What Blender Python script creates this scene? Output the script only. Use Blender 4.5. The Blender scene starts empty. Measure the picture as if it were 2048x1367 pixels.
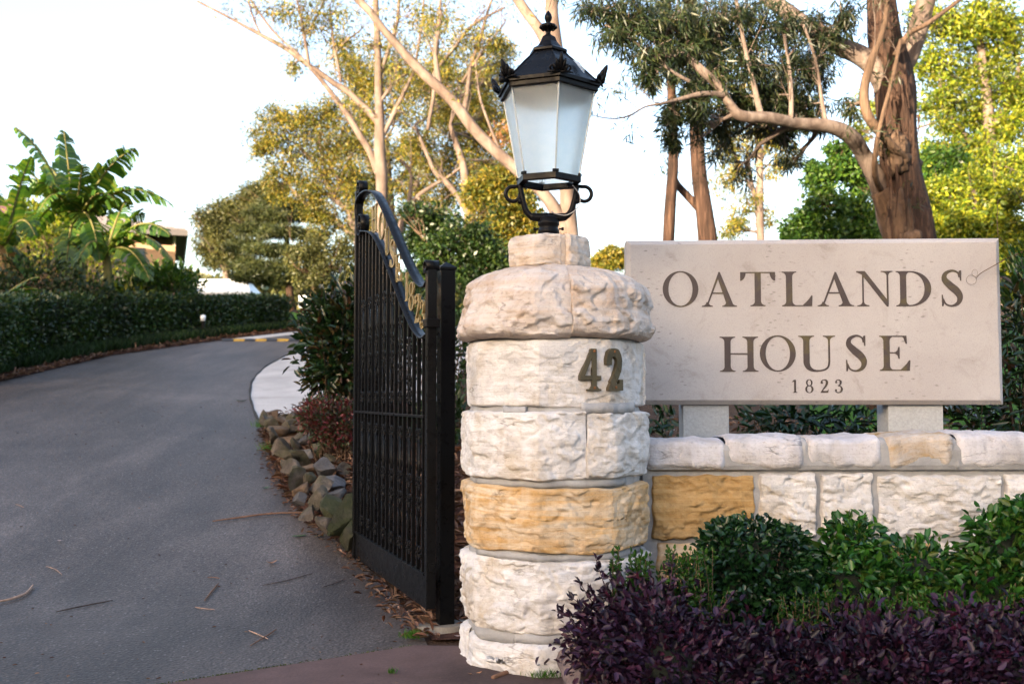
import bpy, bmesh, math, random
import numpy as np
from mathutils import Vector, Matrix, noise

# ------------------------------------------------------------------ camera
SC = bpy.context.scene
COL = SC.collection
F = 1991.0                       # focal length in photo pixels (35 mm lens, 2048 px wide)
CAM_H = 1.23
PITCH = math.atan(106.5 / F)
cam_data = bpy.data.cameras.new('camera')
cam_data.lens = 35.0
cam_data.sensor_width = 36.0
cam_data.clip_start = 0.05
cam_data.clip_end = 3000.0
cam_data.dof.use_dof = True
cam_data.dof.focus_distance = 4.75
cam_data.dof.aperture_fstop = 3.2
cam = bpy.data.objects.new('camera', cam_data)
COL.objects.link(cam)
cam.location = (0, 0, CAM_H)
cam.rotation_euler = (math.pi / 2 + PITCH, 0, 0)
SC.camera = cam

# ------------------------------------------------------------------ sky, sun, exposure
SUN_EL = math.radians(9.0)
SUN_DIR = Vector((-0.60, -0.80, 0)).normalized()      # horizontal direction towards the sun
world = bpy.data.worlds.new('World')
SC.world = world
world.use_nodes = True
wn = world.node_tree
bg = wn.nodes['Background']
sky = wn.nodes.new('ShaderNodeTexSky')
sky.sky_type = 'NISHITA'
sky.sun_disc = False
sky.sun_elevation = SUN_EL
sky.sun_rotation = math.atan2(SUN_DIR.x, SUN_DIR.y)
sky.altitude = 0.0
sky.air_density = 1.0
sky.dust_density = 3.4
sky.ozone_density = 0.0
wn.links.new(sky.outputs['Color'], bg.inputs['Color'])
bg.inputs['Strength'].default_value = 0.15

sun_data = bpy.data.lights.new('sun', 'SUN')
sun_data.energy = 5.0
sun_data.angle = math.radians(0.6)
sun_data.color = (1.0, 0.78, 0.44)
sun = bpy.data.objects.new('sun', sun_data)
COL.objects.link(sun)
to_sun = Vector((SUN_DIR.x * math.cos(SUN_EL), SUN_DIR.y * math.cos(SUN_EL), math.sin(SUN_EL)))
sun.rotation_euler = to_sun.to_track_quat('Z', 'Y').to_euler()
sun.location = (-20, -30, 30)

vs = SC.view_settings
vs.view_transform = 'Standard'
vs.look = 'None'
vs.gamma = 1.0
vs.use_curve_mapping = False
vs.exposure = 2.30
vs.use_white_balance = True
vs.white_balance_temperature = 5650
vs.white_balance_tint = 17
SC.cycles.use_denoising = True
SC.cycles.max_bounces = 8
SC.cycles.transparent_max_bounces = 16

# ------------------------------------------------------------------ helpers
rng = np.random.default_rng(7)
random.seed(7)
CP, SP = math.cos(PITCH), math.sin(PITCH)


def ray(px, py):
    a = (px - 1024.0) / F
    b = (683.5 - py) / F
    return Vector((a, CP - b * SP, SP + b * CP))


def at(px, py, Y):
    d = ray(px, py)
    return Vector((0, 0, CAM_H)) + d * (Y / d.y)


def _h(Y):
    # integral of a slope profile: level forecourt, then a driveway climbing a hill
    pts = [(5.4, 0.0), (7.0, 0.165), (21.0, 0.165), (25.0, 0.11), (40.0, 0.11), (50.0, 0.02), (400.0, 0.0)]
    if Y <= pts[0][0]:
        return 0.0
    z = 0.0
    for (a, sa), (b, sb) in zip(pts, pts[1:]):
        if Y >= b:
            z += (sa + sb) * 0.5 * (b - a)
        else:
            t = Y - a
            z += sa * t + (sb - sa) * t * t / (2 * (b - a))
            break
    return z


def ground_at(px, py):
    d = ray(px, py)
    lo, hi = 1.0, 200.0
    Y = 1.0
    while Y < 120:
        if CAM_H + d.z * Y / d.y <= _h(Y):
            break
        Y += 0.02
    return Vector((d.x * Y / d.y, Y, _h(Y)))


def tag(o, label=None, cat=None, group=None, kind=None):
    if label:
        o['label'] = label
    if cat:
        o['category'] = cat
    if group:
        o['group'] = group
    if kind:
        o['kind'] = kind
    return o


def empty(name, loc=(0, 0, 0), rz=0.0):
    o = bpy.data.objects.new(name, None)
    o.empty_display_size = 0.1
    COL.objects.link(o)
    o.location = loc
    o.rotation_euler = (0, 0, rz)
    return o


def link(name, me, mat=None, parent=None, smooth=False):
    if mat is not None and not me.materials:
        me.materials.append(mat)
    if smooth:
        me.polygons.foreach_set('use_smooth', [True] * len(me.polygons))
    o = bpy.data.objects.new(name, me)
    COL.objects.link(o)
    if parent is not None:
        o.parent = parent
        # world-space meshes under an empty that has been moved keep their place
    return o


def local_to(o, parent):
    """mesh given in world coordinates: keep it there under a moved parent"""
    o.matrix_parent_inverse = (Matrix.Translation(parent.location) @ parent.rotation_euler.to_matrix().to_4x4()).inverted()
    return o


def mesh_from(name, v, f):
    me = bpy.data.meshes.new(name)
    me.from_pydata([tuple(p) for p in v], [], f)
    me.validate()
    me.update()
    return me


class MB:
    """collects simple shapes into one mesh"""

    def __init__(self):
        self.v = []
        self.f = []

    def add(self, v, f):
        o = len(self.v)
        self.v += [Vector(p) for p in v]
        self.f += [tuple(i + o for i in q) for q in f]
        return self

    def box(self, c, s, rot=None):
        c = Vector(c)
        v = []
        for x in (-.5, .5):
            for y in (-.5, .5):
                for z in (-.5, .5):
                    p = Vector((x * s[0], y * s[1], z * s[2]))
                    if rot is not None:
                        p = rot @ p
                    v.append(c + p)
        return self.add(v, [(0, 1, 3, 2), (4, 6, 7, 5), (0, 4, 5, 1), (2, 3, 7, 6), (0, 2, 6, 4), (1, 5, 7, 3)])

    def tube(self, pts, rad, n=8, cap=True):
        pts = [Vector(p) for p in pts]
        if not hasattr(rad, '__len__'):
            rad = [rad] * len(pts)
        V, Fc = [], []
        prev = None
        for i, p in enumerate(pts):
            a = pts[max(i - 1, 0)]
            b = pts[min(i + 1, len(pts) - 1)]
            t = (b - a)
            if t.length < 1e-9:
                t = Vector((0, 0, 1))
            t.normalize()
            if prev is None:
                ref = Vector((0, 0, 1)) if abs(t.z) < 0.9 else Vector((1, 0, 0))
                u = t.cross(ref).normalized()
            else:
                u = (prev - t * prev.dot(t))
                u = u.normalized() if u.length > 1e-6 else t.orthogonal().normalized()
            prev = u
            w = t.cross(u)
            for k in range(n):
                an = 2 * math.pi * k / n
                V.append(p + (u * math.cos(an) + w * math.sin(an)) * rad[i])
        for i in range(len(pts) - 1):
            for k in range(n):
                k2 = (k + 1) % n
                Fc.append((i * n + k, i * n + k2, (i + 1) * n + k2, (i + 1) * n + k))
        if cap:
            Fc.append(tuple(range(n - 1, -1, -1)))
            Fc.append(tuple((len(pts) - 1) * n + k for k in range(n)))
        return self.add(V, Fc)

    def lathe(self, prof, n=16, c=(0, 0, 0), rot0=0.0):
        c = Vector(c)
        V, Fc = [], []
        for r, z in prof:
            for k in range(n):
                an = 2 * math.pi * k / n + rot0
                V.append(c + Vector((r * math.cos(an), r * math.sin(an), z)))
        for i in range(len(prof) - 1):
            for k in range(n):
                k2 = (k + 1) % n
                Fc.append((i * n + k, i * n + k2, (i + 1) * n + k2, (i + 1) * n + k))
        Fc.append(tuple(range(n - 1, -1, -1)))
        Fc.append(tuple((len(prof) - 1) * n + k for k in range(n)))
        return self.add(V, Fc)

    def prism(self, poly, z0, z1, m=None):
        n = len(poly)
        V = [Vector((p[0], p[1], z0)) for p in poly] + [Vector((p[0], p[1], z1)) for p in poly]
        if m is not None:
            V = [m @ p for p in V]
        Fc = [tuple(range(n - 1, -1, -1)), tuple(range(n, 2 * n))]
        for i in range(n):
            j = (i + 1) % n
            Fc.append((i, j, n + j, n + i))
        return self.add(V, Fc)

    def build(self, name, mat=None, parent=None, smooth=False, bevel=0.0):
        me = mesh_from(name, self.v, self.f)
        o = link(name, me, mat, parent, smooth)
        if bevel:
            b = o.modifiers.new('bevel', 'BEVEL')
            b.width = bevel
            b.segments = 2
            b.limit_method = 'ANGLE'
        return o


def spline(pts, n=6):
    """Catmull-Rom through tuples of any length"""
    P = [np.array(p, float) for p in pts]
    out = []
    for i in range(len(P) - 1):
        p0 = P[max(i - 1, 0)]
        p1, p2 = P[i], P[i + 1]
        p3 = P[min(i + 2, len(P) - 1)]
        for k in range(n):
            t = k / n
            out.append(0.5 * ((2 * p1) + (-p0 + p2) * t + (2 * p0 - 5 * p1 + 4 * p2 - p3) * t * t + (-p0 + 3 * p1 - 3 * p2 + p3) * t ** 3))
    out.append(P[-1])
    return out


# ------------------------------------------------------------------ materials
MATS = {}


def nodes(name):
    m = bpy.data.materials.new(name)
    m.use_nodes = True
    nt = m.node_tree
    b = nt.nodes['Principled BSDF']
    MATS[name] = m
    return m, nt, b


def N(nt, typ, **kw):
    n = nt.nodes.new(typ)
    for k, v in kw.items():
        if k.startswith('i_'):
            key = k[2:].replace('_', ' ')
            n.inputs[key].default_value = v
        else:
            setattr(n, k, v)
    return n


def ramp(nt, src, stops):
    r = nt.nodes.new('ShaderNodeValToRGB')
    els = r.color_ramp.elements
    while len(els) < len(stops):
        els.new(0.5)
    for e, (p, c) in zip(els, stops):
        e.position = p
        e.color = (*c, 1) if len(c) == 3 else c
    nt.links.new(src, r.inputs['Fac'])
    return r


def mixc(nt, fac, a, b, mode='MIX'):
    m = nt.nodes.new('ShaderNodeMix')
    m.data_type = 'RGBA'
    m.blend_type = mode
    L = nt.links
    if isinstance(fac, (int, float)):
        m.inputs[0].default_value = fac
    else:
        L.new(fac, m.inputs[0])
    for i, s in ((6, a), (7, b)):
        if isinstance(s, tuple):
            m.inputs[i].default_value = (*s, 1)
        else:
            L.new(s, m.inputs[i])
    return m.outputs[2]


def coords(nt, kind='Object', scale=None):
    tc = nt.nodes.new('ShaderNodeTexCoord')
    src = tc.outputs[kind]
    if scale is not None:
        mp = nt.nodes.new('ShaderNodeMapping')
        mp.inputs['Scale'].default_value = scale
        nt.links.new(src, mp.inputs['Vector'])
        src = mp.outputs['Vector']
    return src


def world_pos(nt, scale=None):
    g = nt.nodes.new('ShaderNodeNewGeometry')
    src = g.outputs['Position']
    if scale is not None:
        mp = nt.nodes.new('ShaderNodeMapping')
        mp.inputs['Scale'].default_value = scale
        nt.links.new(src, mp.inputs['Vector'])
        src = mp.outputs['Vector']
    return src


def nz(nt, vec, scale, detail=4, rough=0.55, dist=0.0):
    n = nt.nodes.new('ShaderNodeTexNoise')
    n.inputs['Scale'].default_value = scale
    n.inputs['Detail'].default_value = detail
    n.inputs['Roughness'].default_value = rough
    n.inputs['Distortion'].default_value = dist
    nt.links.new(vec, n.inputs['Vector'])
    return n.outputs['Fac']


def bump(nt, b, height, strength=0.4, dist=0.02):
    n = nt.nodes.new('ShaderNodeBump')
    n.inputs['Strength'].default_value = strength
    n.inputs['Distance'].default_value = dist
    nt.links.new(height, n.inputs['Height'])
    nt.links.new(n.outputs['Normal'], b.inputs['Normal'])
    return n


def leaf_mat(name, cols, rough=0.45, trans=0.3, spec=0.35):
    """leaf colour differs from leaf to leaf (one mesh island = one leaf)"""
    m, nt, b = nodes(name)
    g = nt.nodes.new('ShaderNodeNewGeometry')
    r = ramp(nt, g.outputs['Random Per Island'], [(i / max(len(cols) - 1, 1), c) for i, c in enumerate(cols)])
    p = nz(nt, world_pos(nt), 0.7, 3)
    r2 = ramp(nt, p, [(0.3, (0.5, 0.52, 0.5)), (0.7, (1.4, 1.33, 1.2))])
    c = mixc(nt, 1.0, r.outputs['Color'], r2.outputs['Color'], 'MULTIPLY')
    nt.links.new(c, b.inputs['Base Color'])
    b.inputs['Roughness'].default_value = rough
    b.inputs['Specular IOR Level'].default_value = spec
    if trans > 0:
        t = nt.nodes.new('ShaderNodeBsdfTranslucent')
        c2 = mixc(nt, 1.0, c, (1.3, 1.25, 0.6), 'MULTIPLY')
        nt.links.new(c2, t.inputs['Color'])
        mx = nt.nodes.new('ShaderNodeMixShader')
        mx.inputs[0].default_value = trans
        nt.links.new(b.outputs[0], mx.inputs[1])
        nt.links.new(t.outputs[0], mx.inputs[2])
        nt.links.new(mx.outputs[0], nt.nodes['Material Output'].inputs['Surface'])
    return m


def plain(name, col, rough=0.5, metal=0.0, spec=0.5, var=0.0, vscale=8.0, bstr=0.0, bscale=60.0):
    m, nt, b = nodes(name)
    b.inputs['Roughness'].default_value = rough
    b.inputs['Metallic'].default_value = metal
    b.inputs['Specular IOR Level'].default_value = spec
    if var > 0:
        f = nz(nt, world_pos(nt), vscale, 5, 0.6)
        r = ramp(nt, f, [(0.3, tuple(c * (1 - var) for c in col)), (0.7, tuple(min(c * (1 + var), 1) for c in col))])
        nt.links.new(r.outputs['Color'], b.inputs['Base Color'])
    else:
        b.inputs['Base Color'].default_value = (*col, 1)
    if bstr > 0:
        bump(nt, b, nz(nt, world_pos(nt), bscale, 4), bstr, 0.01)
    return m


def sandstone(name, base, stain, band=None, stain_amt=0.5, band_amt=0.0, speck=0.25):
    """weathered sandstone: base tone, brown stains with their own shape, iron bands, pits"""
    m, nt, b = nodes(name)
    p = world_pos(nt)
    oi = nt.nodes.new('ShaderNodeObjectInfo')
    add = nt.nodes.new('ShaderNodeVectorMath')
    add.operation = 'ADD'
    nt.links.new(p, add.inputs[0])
    sc = nt.nodes.new('ShaderNodeMath'); sc.operation = 'MULTIPLY'; sc.inputs[1].default_value = 37.0
    nt.links.new(oi.outputs['Random'], sc.inputs[0])
    nt.links.new(sc.outputs[0], add.inputs[1])
    p = add.outputs[0]
    K = 1.0
    base = tuple(x * K for x in base); stain = tuple(x * K for x in stain); band = tuple(x * K for x in band) if band else None
    f1 = nz(nt, p, 5.0, 6, 0.62, 0.4)
    c = ramp(nt, f1, [(0.30, tuple(x * 0.74 for x in base)), (0.50, base), (0.72, tuple(min(x * 1.10, 0.9) for x in base))]).outputs['Color']
    f2 = nz(nt, p, 2.6, 5, 0.65, 0.8)
    s = ramp(nt, f2, [(0.49, (0, 0, 0)), (0.64, (stain_amt,) * 3)]).outputs['Color']
    c = mixc(nt, s, c, stain)
    # horizontal bedding lines
    mp = nt.nodes.new('ShaderNodeMapping')
    mp.inputs['Scale'].default_value = (1.2, 1.2, 16.0)
    mp.inputs['Rotation'].default_value = (0.05, 0.07, 0)
    nt.links.new(p, mp.inputs['Vector'])
    f3 = nz(nt, mp.outputs['Vector'], 2.2, 5, 0.6, 0.7)
    if band is not None:
        s3 = ramp(nt, f3, [(0.40, (0, 0, 0)), (0.62, (band_amt,) * 3)]).outputs['Color']
        c = mixc(nt, s3, c, band)
    else:
        s3 = ramp(nt, f3, [(0.35, (0.95, 0.94, 0.93)), (0.55, (1, 1, 1))]).outputs['Color']
        c = mixc(nt, 1.0, c, s3, 'MULTIPLY')
    f4 = nz(nt, p, 85.0, 3, 0.7)
    s4 = ramp(nt, f4, [(0.28, (1 - speck, 1 - speck, 1 - speck)), (0.45, (1, 1, 1))]).outputs['Color']
    c = mixc(nt, 1.0, c, s4, 'MULTIPLY')
    # hairline cracks and dark pits in the bedding
    mpc = nt.nodes.new('ShaderNodeMapping')
    mpc.inputs['Scale'].default_value = (2.2, 2.2, 7.0)
    mpc.inputs['Rotation'].default_value = (0.1, 0.16, 0)
    nt.links.new(p, mpc.inputs['Vector'])
    f5 = nz(nt, mpc.outputs['Vector'], 1.5, 5, 0.55, 0.4)
    cr = ramp(nt, f5, [(0.478, (0, 0, 0)), (0.494, (1, 1, 1)), (0.500, (1, 1, 1)), (0.516, (0, 0, 0))]).outputs['Color']
    mk = ramp(nt, nz(nt, p, 4.0, 4, 0.6), [(0.53, (0, 0, 0)), (0.63, (0.45,) * 3)]).outputs['Color']
    cr = mixc(nt, 1.0, cr, mk, 'MULTIPLY')
    c = mixc(nt, cr, c, tuple(x * 0.30 for x in stain))
    # pale run marks down the face
    mpd = nt.nodes.new('ShaderNodeMapping')
    mpd.inputs['Scale'].default_value = (14.0, 14.0, 0.9)
    nt.links.new(p, mpd.inputs['Vector'])
    rn = ramp(nt, nz(nt, mpd.outputs['Vector'], 1.2, 3, 0.5), [(0.52, (0, 0, 0)), (0.66, (0.34,) * 3)]).outputs['Color']
    c = mixc(nt, rn, c, tuple(min(0.72, x * 1.12) for x in (base[0], base[1] * 1.02, base[2] * 1.06)))
    nt.links.new(c, b.inputs['Base Color'])
    b.inputs['Roughness'].default_value = 0.92
    b.inputs['Specular IOR Level'].default_value = 0.2
    h1 = nz(nt, p, 26.0, 6, 0.65, 0.3)
    h2 = nz(nt, mp.outputs['Vector'], 6.0, 4, 0.6, 0.4)
    mm = nt.nodes.new('ShaderNodeMath'); mm.operation = 'MULTIPLY_ADD'; mm.inputs[1].default_value = 0.35
    nt.links.new(h2, mm.inputs[0]); nt.links.new(h1, mm.inputs[2])
    inv = nt.nodes.new('ShaderNodeMath'); inv.operation = 'MULTIPLY_ADD'; inv.inputs[1].default_value = -0.8
    nt.links.new(cr, inv.inputs[0]); nt.links.new(mm.outputs[0], inv.inputs[2])
    bump(nt, b, inv.outputs[0], 0.75, 0.014)
    return m

def wpart(mb, name, mat, parent, smooth=False, bevel=0.0):
    """build a world-coordinate mesh as a part of an (unrotated) empty"""
    loc = parent.location
    # location of a part's parent chain
    p = parent
    off = Vector((0, 0, 0))
    while p is not None:
        off += p.location
        p = p.parent
    mb.v = [q - off for q in mb.v]
    return mb.build(name, mat, parent, smooth, bevel)


# ---- setting materials
def mat_asphalt():
    m, nt, b = nodes('asphalt')
    p = world_pos(nt)
    f = nz(nt, p, 0.42, 6, 0.62, 0.9)
    c = ramp(nt, f, [(0.30, (0.036, 0.0285, 0.0245)), (0.5, (0.056, 0.0450, 0.0390)), (0.70, (0.086, 0.0710, 0.0630))]).outputs['Color']
    v = N(nt, 'ShaderNodeTexVoronoi')
    v.inputs['Scale'].default_value = 62.0
    nt.links.new(p, v.inputs['Vector'])
    s = ramp(nt, v.outputs['Color'], [(0.58, (0, 0, 0)), (0.78, (0.22,) * 3), (0.90, (0.8, 0.8, 0.8))]).outputs['Color']
    d = ramp(nt, v.outputs['Distance'], [(0.25, (1, 1, 1)), (0.5, (0, 0, 0))]).outputs['Color']
    s = mixc(nt, 1.0, s, d, 'MULTIPLY')
    f2 = nz(nt, p, 52.0, 5, 0.8)
    g = ramp(nt, f2, [(0.36, (0.30, 0.30, 0.30)), (0.64, (1.85, 1.85, 1.85))]).outputs['Color']
    c = mixc(nt, 1.0, c, g, 'MULTIPLY')
    c = mixc(nt, s, c, (0.24, 0.22, 0.205))
    # long scuffs and tyre-worn streaks
    f3 = nz(nt, world_pos(nt, (2.6, 0.5, 1)), 1.1, 5, 0.65, 0.5)
    g3 = ramp(nt, f3, [(0.35, (0.78, 0.78, 0.78)), (0.65, (1.2, 1.2, 1.21))]).outputs['Color']
    c = mixc(nt, 1.0, c, g3, 'MULTIPLY')
    nt.links.new(c, b.inputs['Base Color'])
    b.inputs['Roughness'].default_value = 0.55
    b.inputs['Specular IOR Level'].default_value = 0.30
    bump(nt, b, v.outputs['Distance'], 0.7, 0.004)
    return m


def mat_concrete(name, col, var=0.2):
    m, nt, b = nodes(name)
    p = world_pos(nt)
    f = nz(nt, p, 1.3, 6, 0.62, 0.5)
    c = ramp(nt, f, [(0.3, tuple(x * (1 - var) for x in col)), (0.7, tuple(min(x * (1 + var), 0.85) for x in col))]).outputs['Color']
    g = ramp(nt, nz(nt, p, 70, 4, 0.7), [(0.3, (0.82,) * 3), (0.65, (1.1,) * 3)]).outputs['Color']
    c = mixc(nt, 1.0, c, g, 'MULTIPLY')
    st = ramp(nt, nz(nt, world_pos(nt, (0.5, 2.2, 1)), 1.6, 5, 0.6, 0.7), [(0.55, (1, 1, 1)), (0.75, (0.74, 0.72, 0.70))]).outputs['Color']
    c = mixc(nt, 1.0, c, st, 'MULTIPLY')
    nt.links.new(c, b.inputs['Base Color'])
    b.inputs['Roughness'].default_value = 0.85
    b.inputs['Specular IOR Level'].default_value = 0.3
    bump(nt, b, nz(nt, p, 60, 5, 0.65), 0.35, 0.006)
    return m


def mat_soil(name, a, bcol, scale=9.0, bd=0.05):
    m, nt, b = nodes(name)
    p = world_pos(nt)
    c = ramp(nt, nz(nt, p, scale, 6, 0.7, 0.5), [(0.3, a), (0.68, bcol)]).outputs['Color']
    nt.links.new(c, b.inputs['Base Color'])
    b.inputs['Roughness'].default_value = 0.95
    b.inputs['Specular IOR Level'].default_value = 0.1
    bump(nt, b, nz(nt, p, scale * 2.5, 5, 0.7), 1.0, bd)
    return m


M_ASPH = mat_asphalt()
M_CONC = mat_concrete('pale_concrete', (0.42, 0.40, 0.385), 0.16)
M_PATH = mat_concrete('red_brown_concrete', (0.090, 0.056, 0.051), 0.45)
M_SOIL = mat_soil('soil', (0.035, 0.022, 0.015), (0.085, 0.055, 0.04))
M_LAWN = mat_soil('lawn_green', (0.018, 0.055, 0.006), (0.045, 0.115, 0.013), 5.0, 0.03)
M_MULCH = mat_soil('mulch', (0.05, 0.025, 0.018), (0.15, 0.075, 0.055), 22.0, 0.04)


def sheet(name, Ys, left, right, nx, mat, dz=0.0, kind='structure', zfun=None):
    V, Fc = [], []
    for Y in Ys:
        xl, xr = left(Y), right(Y)
        for i in range(nx + 1):
            X = xl + (xr - xl) * i / nx
            z = (zfun(X, Y) if zfun else _h(Y)) + dz
            V.append((X, Y, z))
    w = nx + 1
    for j in range(len(Ys) - 1):
        for i in range(nx):
            a = j * w + i
            Fc.append((a, a + 1, a + w + 1, a + w))
    o = link(name, mesh_from(name, V, Fc), mat, None, True)
    o['kind'] = kind
    return o


def interp(pts):
    ys = [p[1] for p in pts]
    xs = [p[0] for p in pts]
    return lambda Y: float(np.interp(Y, ys, xs))


gy = list(np.arange(-160, 4, 8.0)) + list(np.arange(4, 56, 0.25)) + list(np.arange(56, 420, 14.0))
sheet('ground', gy, lambda Y: -220, lambda Y: 220, 40, M_SOIL, -0.006)

# driveway ------------------------------------------------------------
road_left = [(-5.6, -1), (-6.0, 5), (-6.8, 9), (-7.4, 12), (-7.65, 14.8), (-7.25, 18), (-6.0, 20.6), (-4.6, 22.8), (-2.0, 25), (2.5, 27.5), (9, 30)]
edge_px = [(520, 850), (506, 820), (499, 795), (501, 768), (512, 750), (534, 731), (570, 712), (612, 694), (690, 668)]
edge_w = [ground_at(*p) for p in edge_px]
rl = [(p.x, p.y) for p in edge_w]
bed_edge = [(-0.40, 4.9), (-0.52, 5.5), (-0.82, 6.4), (-1.08, 6.95), (-1.25, 7.25), (-1.55, 7.7), (-1.92, 8.5), (-2.36, 9.8), (-2.80, 11.2)]
road_right = [(-0.2, -1), (-0.2, 4.3)] + bed_edge + rl + [(1.5, 25.0), (6, 27.0), (10, 28)]
RL, RR = interp(road_left), interp(road_right)
dy = list(np.arange(-1, 4, 0.5)) + list(np.arange(4, 28.01, 0.2))
sheet('driveway', dy, RL, RR, 24, M_ASPH, 0.0)
# pale concrete apron that meets the driveway at a curved joint
AY = list(np.arange(edge_w[0].y - 0.02, 21.5, 0.12))
AL = interp([(p[0] + 0.012, p[1]) for p in rl])
sheet('concrete_apron', AY, AL, lambda Y: max(-0.8, AL(Y) + 1.2), 10, M_CONC, 0.006)
# concrete edge strip on the far side of the hump
sheet('concrete_edge', list(np.arange(20.75, 26, 0.2)), lambda Y: RL(Y) + 0.02, lambda Y: RL(Y) + 0.55 + 0.02 * (Y - 20), 3, M_CONC, 0.005)

# dark joint filler between driveway and apron
mb = MB()
jp = [Vector((AL(Y) - 0.005, Y, _h(Y) + 0.006)) for Y in np.arange(rl[0][1], 20.6, 0.25)]
jp = [p + Vector((0.012 * noise.noise(p * 3.1), 0, 0)) for p in jp]
mb.tube(jp, [0.016 + 0.008 * noise.noise(p * 5) for p in jp], 5)
o = mb.build('expansion_joint', plain('joint_black', (0.012, 0.011, 0.01), 0.9)); o['kind'] = 'structure'

# footpath slab in the right foreground ------------------------------
poly = [(-7.0, 0.60), (-1.56, 4.235), (-1.0, 4.60), (-0.48, 4.945), (-0.20, 4.93), (0.1, 4.6), (0.75, 4.3), (1.0, 2.5), (1.0, -2.0), (-7.0, -2.0)]
mb = MB()
mb.prism(poly[::-1], -0.05, 0.012)
o = mb.build('footpath', M_PATH, None, False, 0.006); o['kind'] = 'structure'

# lawns ------------------------------------------------------------------
sheet('lawn', list(np.arange(29, 62, 0.5)), lambda Y: -40, lambda Y: 40, 30, M_LAWN, 0.004)
sheet('side_lawn', list(np.arange(9.6, 29.0, 0.4)), lambda Y: 3.0 + 0.25 * (Y - 9.6), lambda Y: 40, 16, M_LAWN, 0.004)

# raised garden bed between the driveway and the gate pillar ---------------
BE = interp(bed_edge)


def bed_z(X, Y):
    d = X - BE(Y)
    d2 = Y - 5.2
    k = max(0.0, min(1.0, d / 0.9)) * max(0.0, min(1.0, d2 / 1.5))
    k = k * k * (3 - 2 * k)
    return _h(Y) + 0.26 * k + 0.03 * noise.noise(Vector((X * 2, Y * 2, 0)))


sheet('garden_bed', list(np.arange(5.05, 11.6, 0.1)), lambda Y: BE(Y) + 0.03, lambda Y: 6.5 if Y < 8.4 else max(0.6, 6.5 - (Y - 8.4) * 6), 60, M_MULCH, 0.012, zfun=bed_z)
# planting bed in front of the low wall
sheet('front_bed', list(np.arange(2.2, 5.1, 0.1)), lambda Y: 0.45 if Y > 4.3 else 0.45 + (4.3 - Y) * 0.3, lambda Y: 6.0, 30, M_SOIL, 0.03, zfun=lambda X, Y: 0.03 * noise.noise(Vector((X * 3, Y * 3, 1))))
# mulch strip on the outer side of the driveway
sheet('mulch_strip', list(np.arange(9, 27, 0.15)), lambda Y: RL(Y) - 1.4 - max(0, Y - 20) * 0.35, lambda Y: RL(Y) + 0.03 * noise.noise(Vector((Y * 2, 0, 0))) - 0.02, 8, M_MULCH, 0.008)

# ------------------------------------------------------------------ leaves
def quads_mesh(name, V, nv, faces_local):
    """V: (n, nv, 3) array; same faces for each"""
    n = V.shape[0]
    me = bpy.data.meshes.new(name)
    fl = np.array(faces_local, dtype=np.int32)          # (nf, k)
    nf, k = fl.shape
    idx = (np.arange(n, dtype=np.int32)[:, None, None] * nv + fl[None]).reshape(-1)
    me.vertices.add(n * nv)
    me.vertices.foreach_set('co', V.reshape(-1).astype(np.float32))
    me.loops.add(n * nf * k)
    me.loops.foreach_set('vertex_index', idx)
    me.polygons.add(n * nf)
    me.polygons.foreach_set('loop_start', np.arange(0, n * nf * k, k, dtype=np.int32))
    me.update(calc_edges=True)
    return me


def unit(a):
    return a / np.maximum(np.linalg.norm(a, axis=1, keepdims=True), 1e-9)


def leaves(name, pos, dirs, nrm, L, W, mat, parent=None, shape='far', fold=0.25):
    """one mesh of many separate leaves in world coordinates"""
    pos = np.asarray(pos, float)
    d = unit(np.asarray(dirs, float))
    s = unit(np.cross(d, np.asarray(nrm, float)))
    u = np.cross(s, d)
    L = np.broadcast_to(np.asarray(L, float).reshape(-1, 1), (len(pos), 1))
    W = np.broadcast_to(np.asarray(W, float).reshape(-1, 1), (len(pos), 1))
    if shape == 'far':
        V = np.stack([pos, pos + d * L * .45 + s * W * .5 + u * W * fold * .5, pos + d * L, pos + d * L * .45 - s * W * .5 + u * W * fold * .5], 1)
        fl = [(0, 1, 2, 3)]
        nv = 4
    else:
        tip = pos + d * L - u * L * .10
        V = np.stack([pos,
                      pos + d * L * .30 + s * W * .42 + u * W * fold,
                      pos + d * L * .68 + s * W * .36 + u * W * fold * .8,
                      tip,
                      pos + d * L * .68 - s * W * .36 + u * W * fold * .8,
                      pos + d * L * .30 - s * W * .42 + u * W * fold], 1)
        fl = [(0, 1, 2, 3), (0, 3, 4, 5)]
        nv = 6
    off = np.zeros(3)
    p = parent
    while p is not None:
        off += np.array(p.location)
        p = p.parent
    V = V - off
    me = quads_mesh(name, V, nv, fl)
    o = link(name, me, mat, parent)
    return o


def rand_dir(n):
    return unit(rng.normal(size=(n, 3)))

# ------------------------------------------------------------------ stone pieces
def fbm(p, o=4):
    return noise.fractal(p, 0.9, 2.1, o, noise_basis='PERLIN_ORIGINAL')


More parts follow.
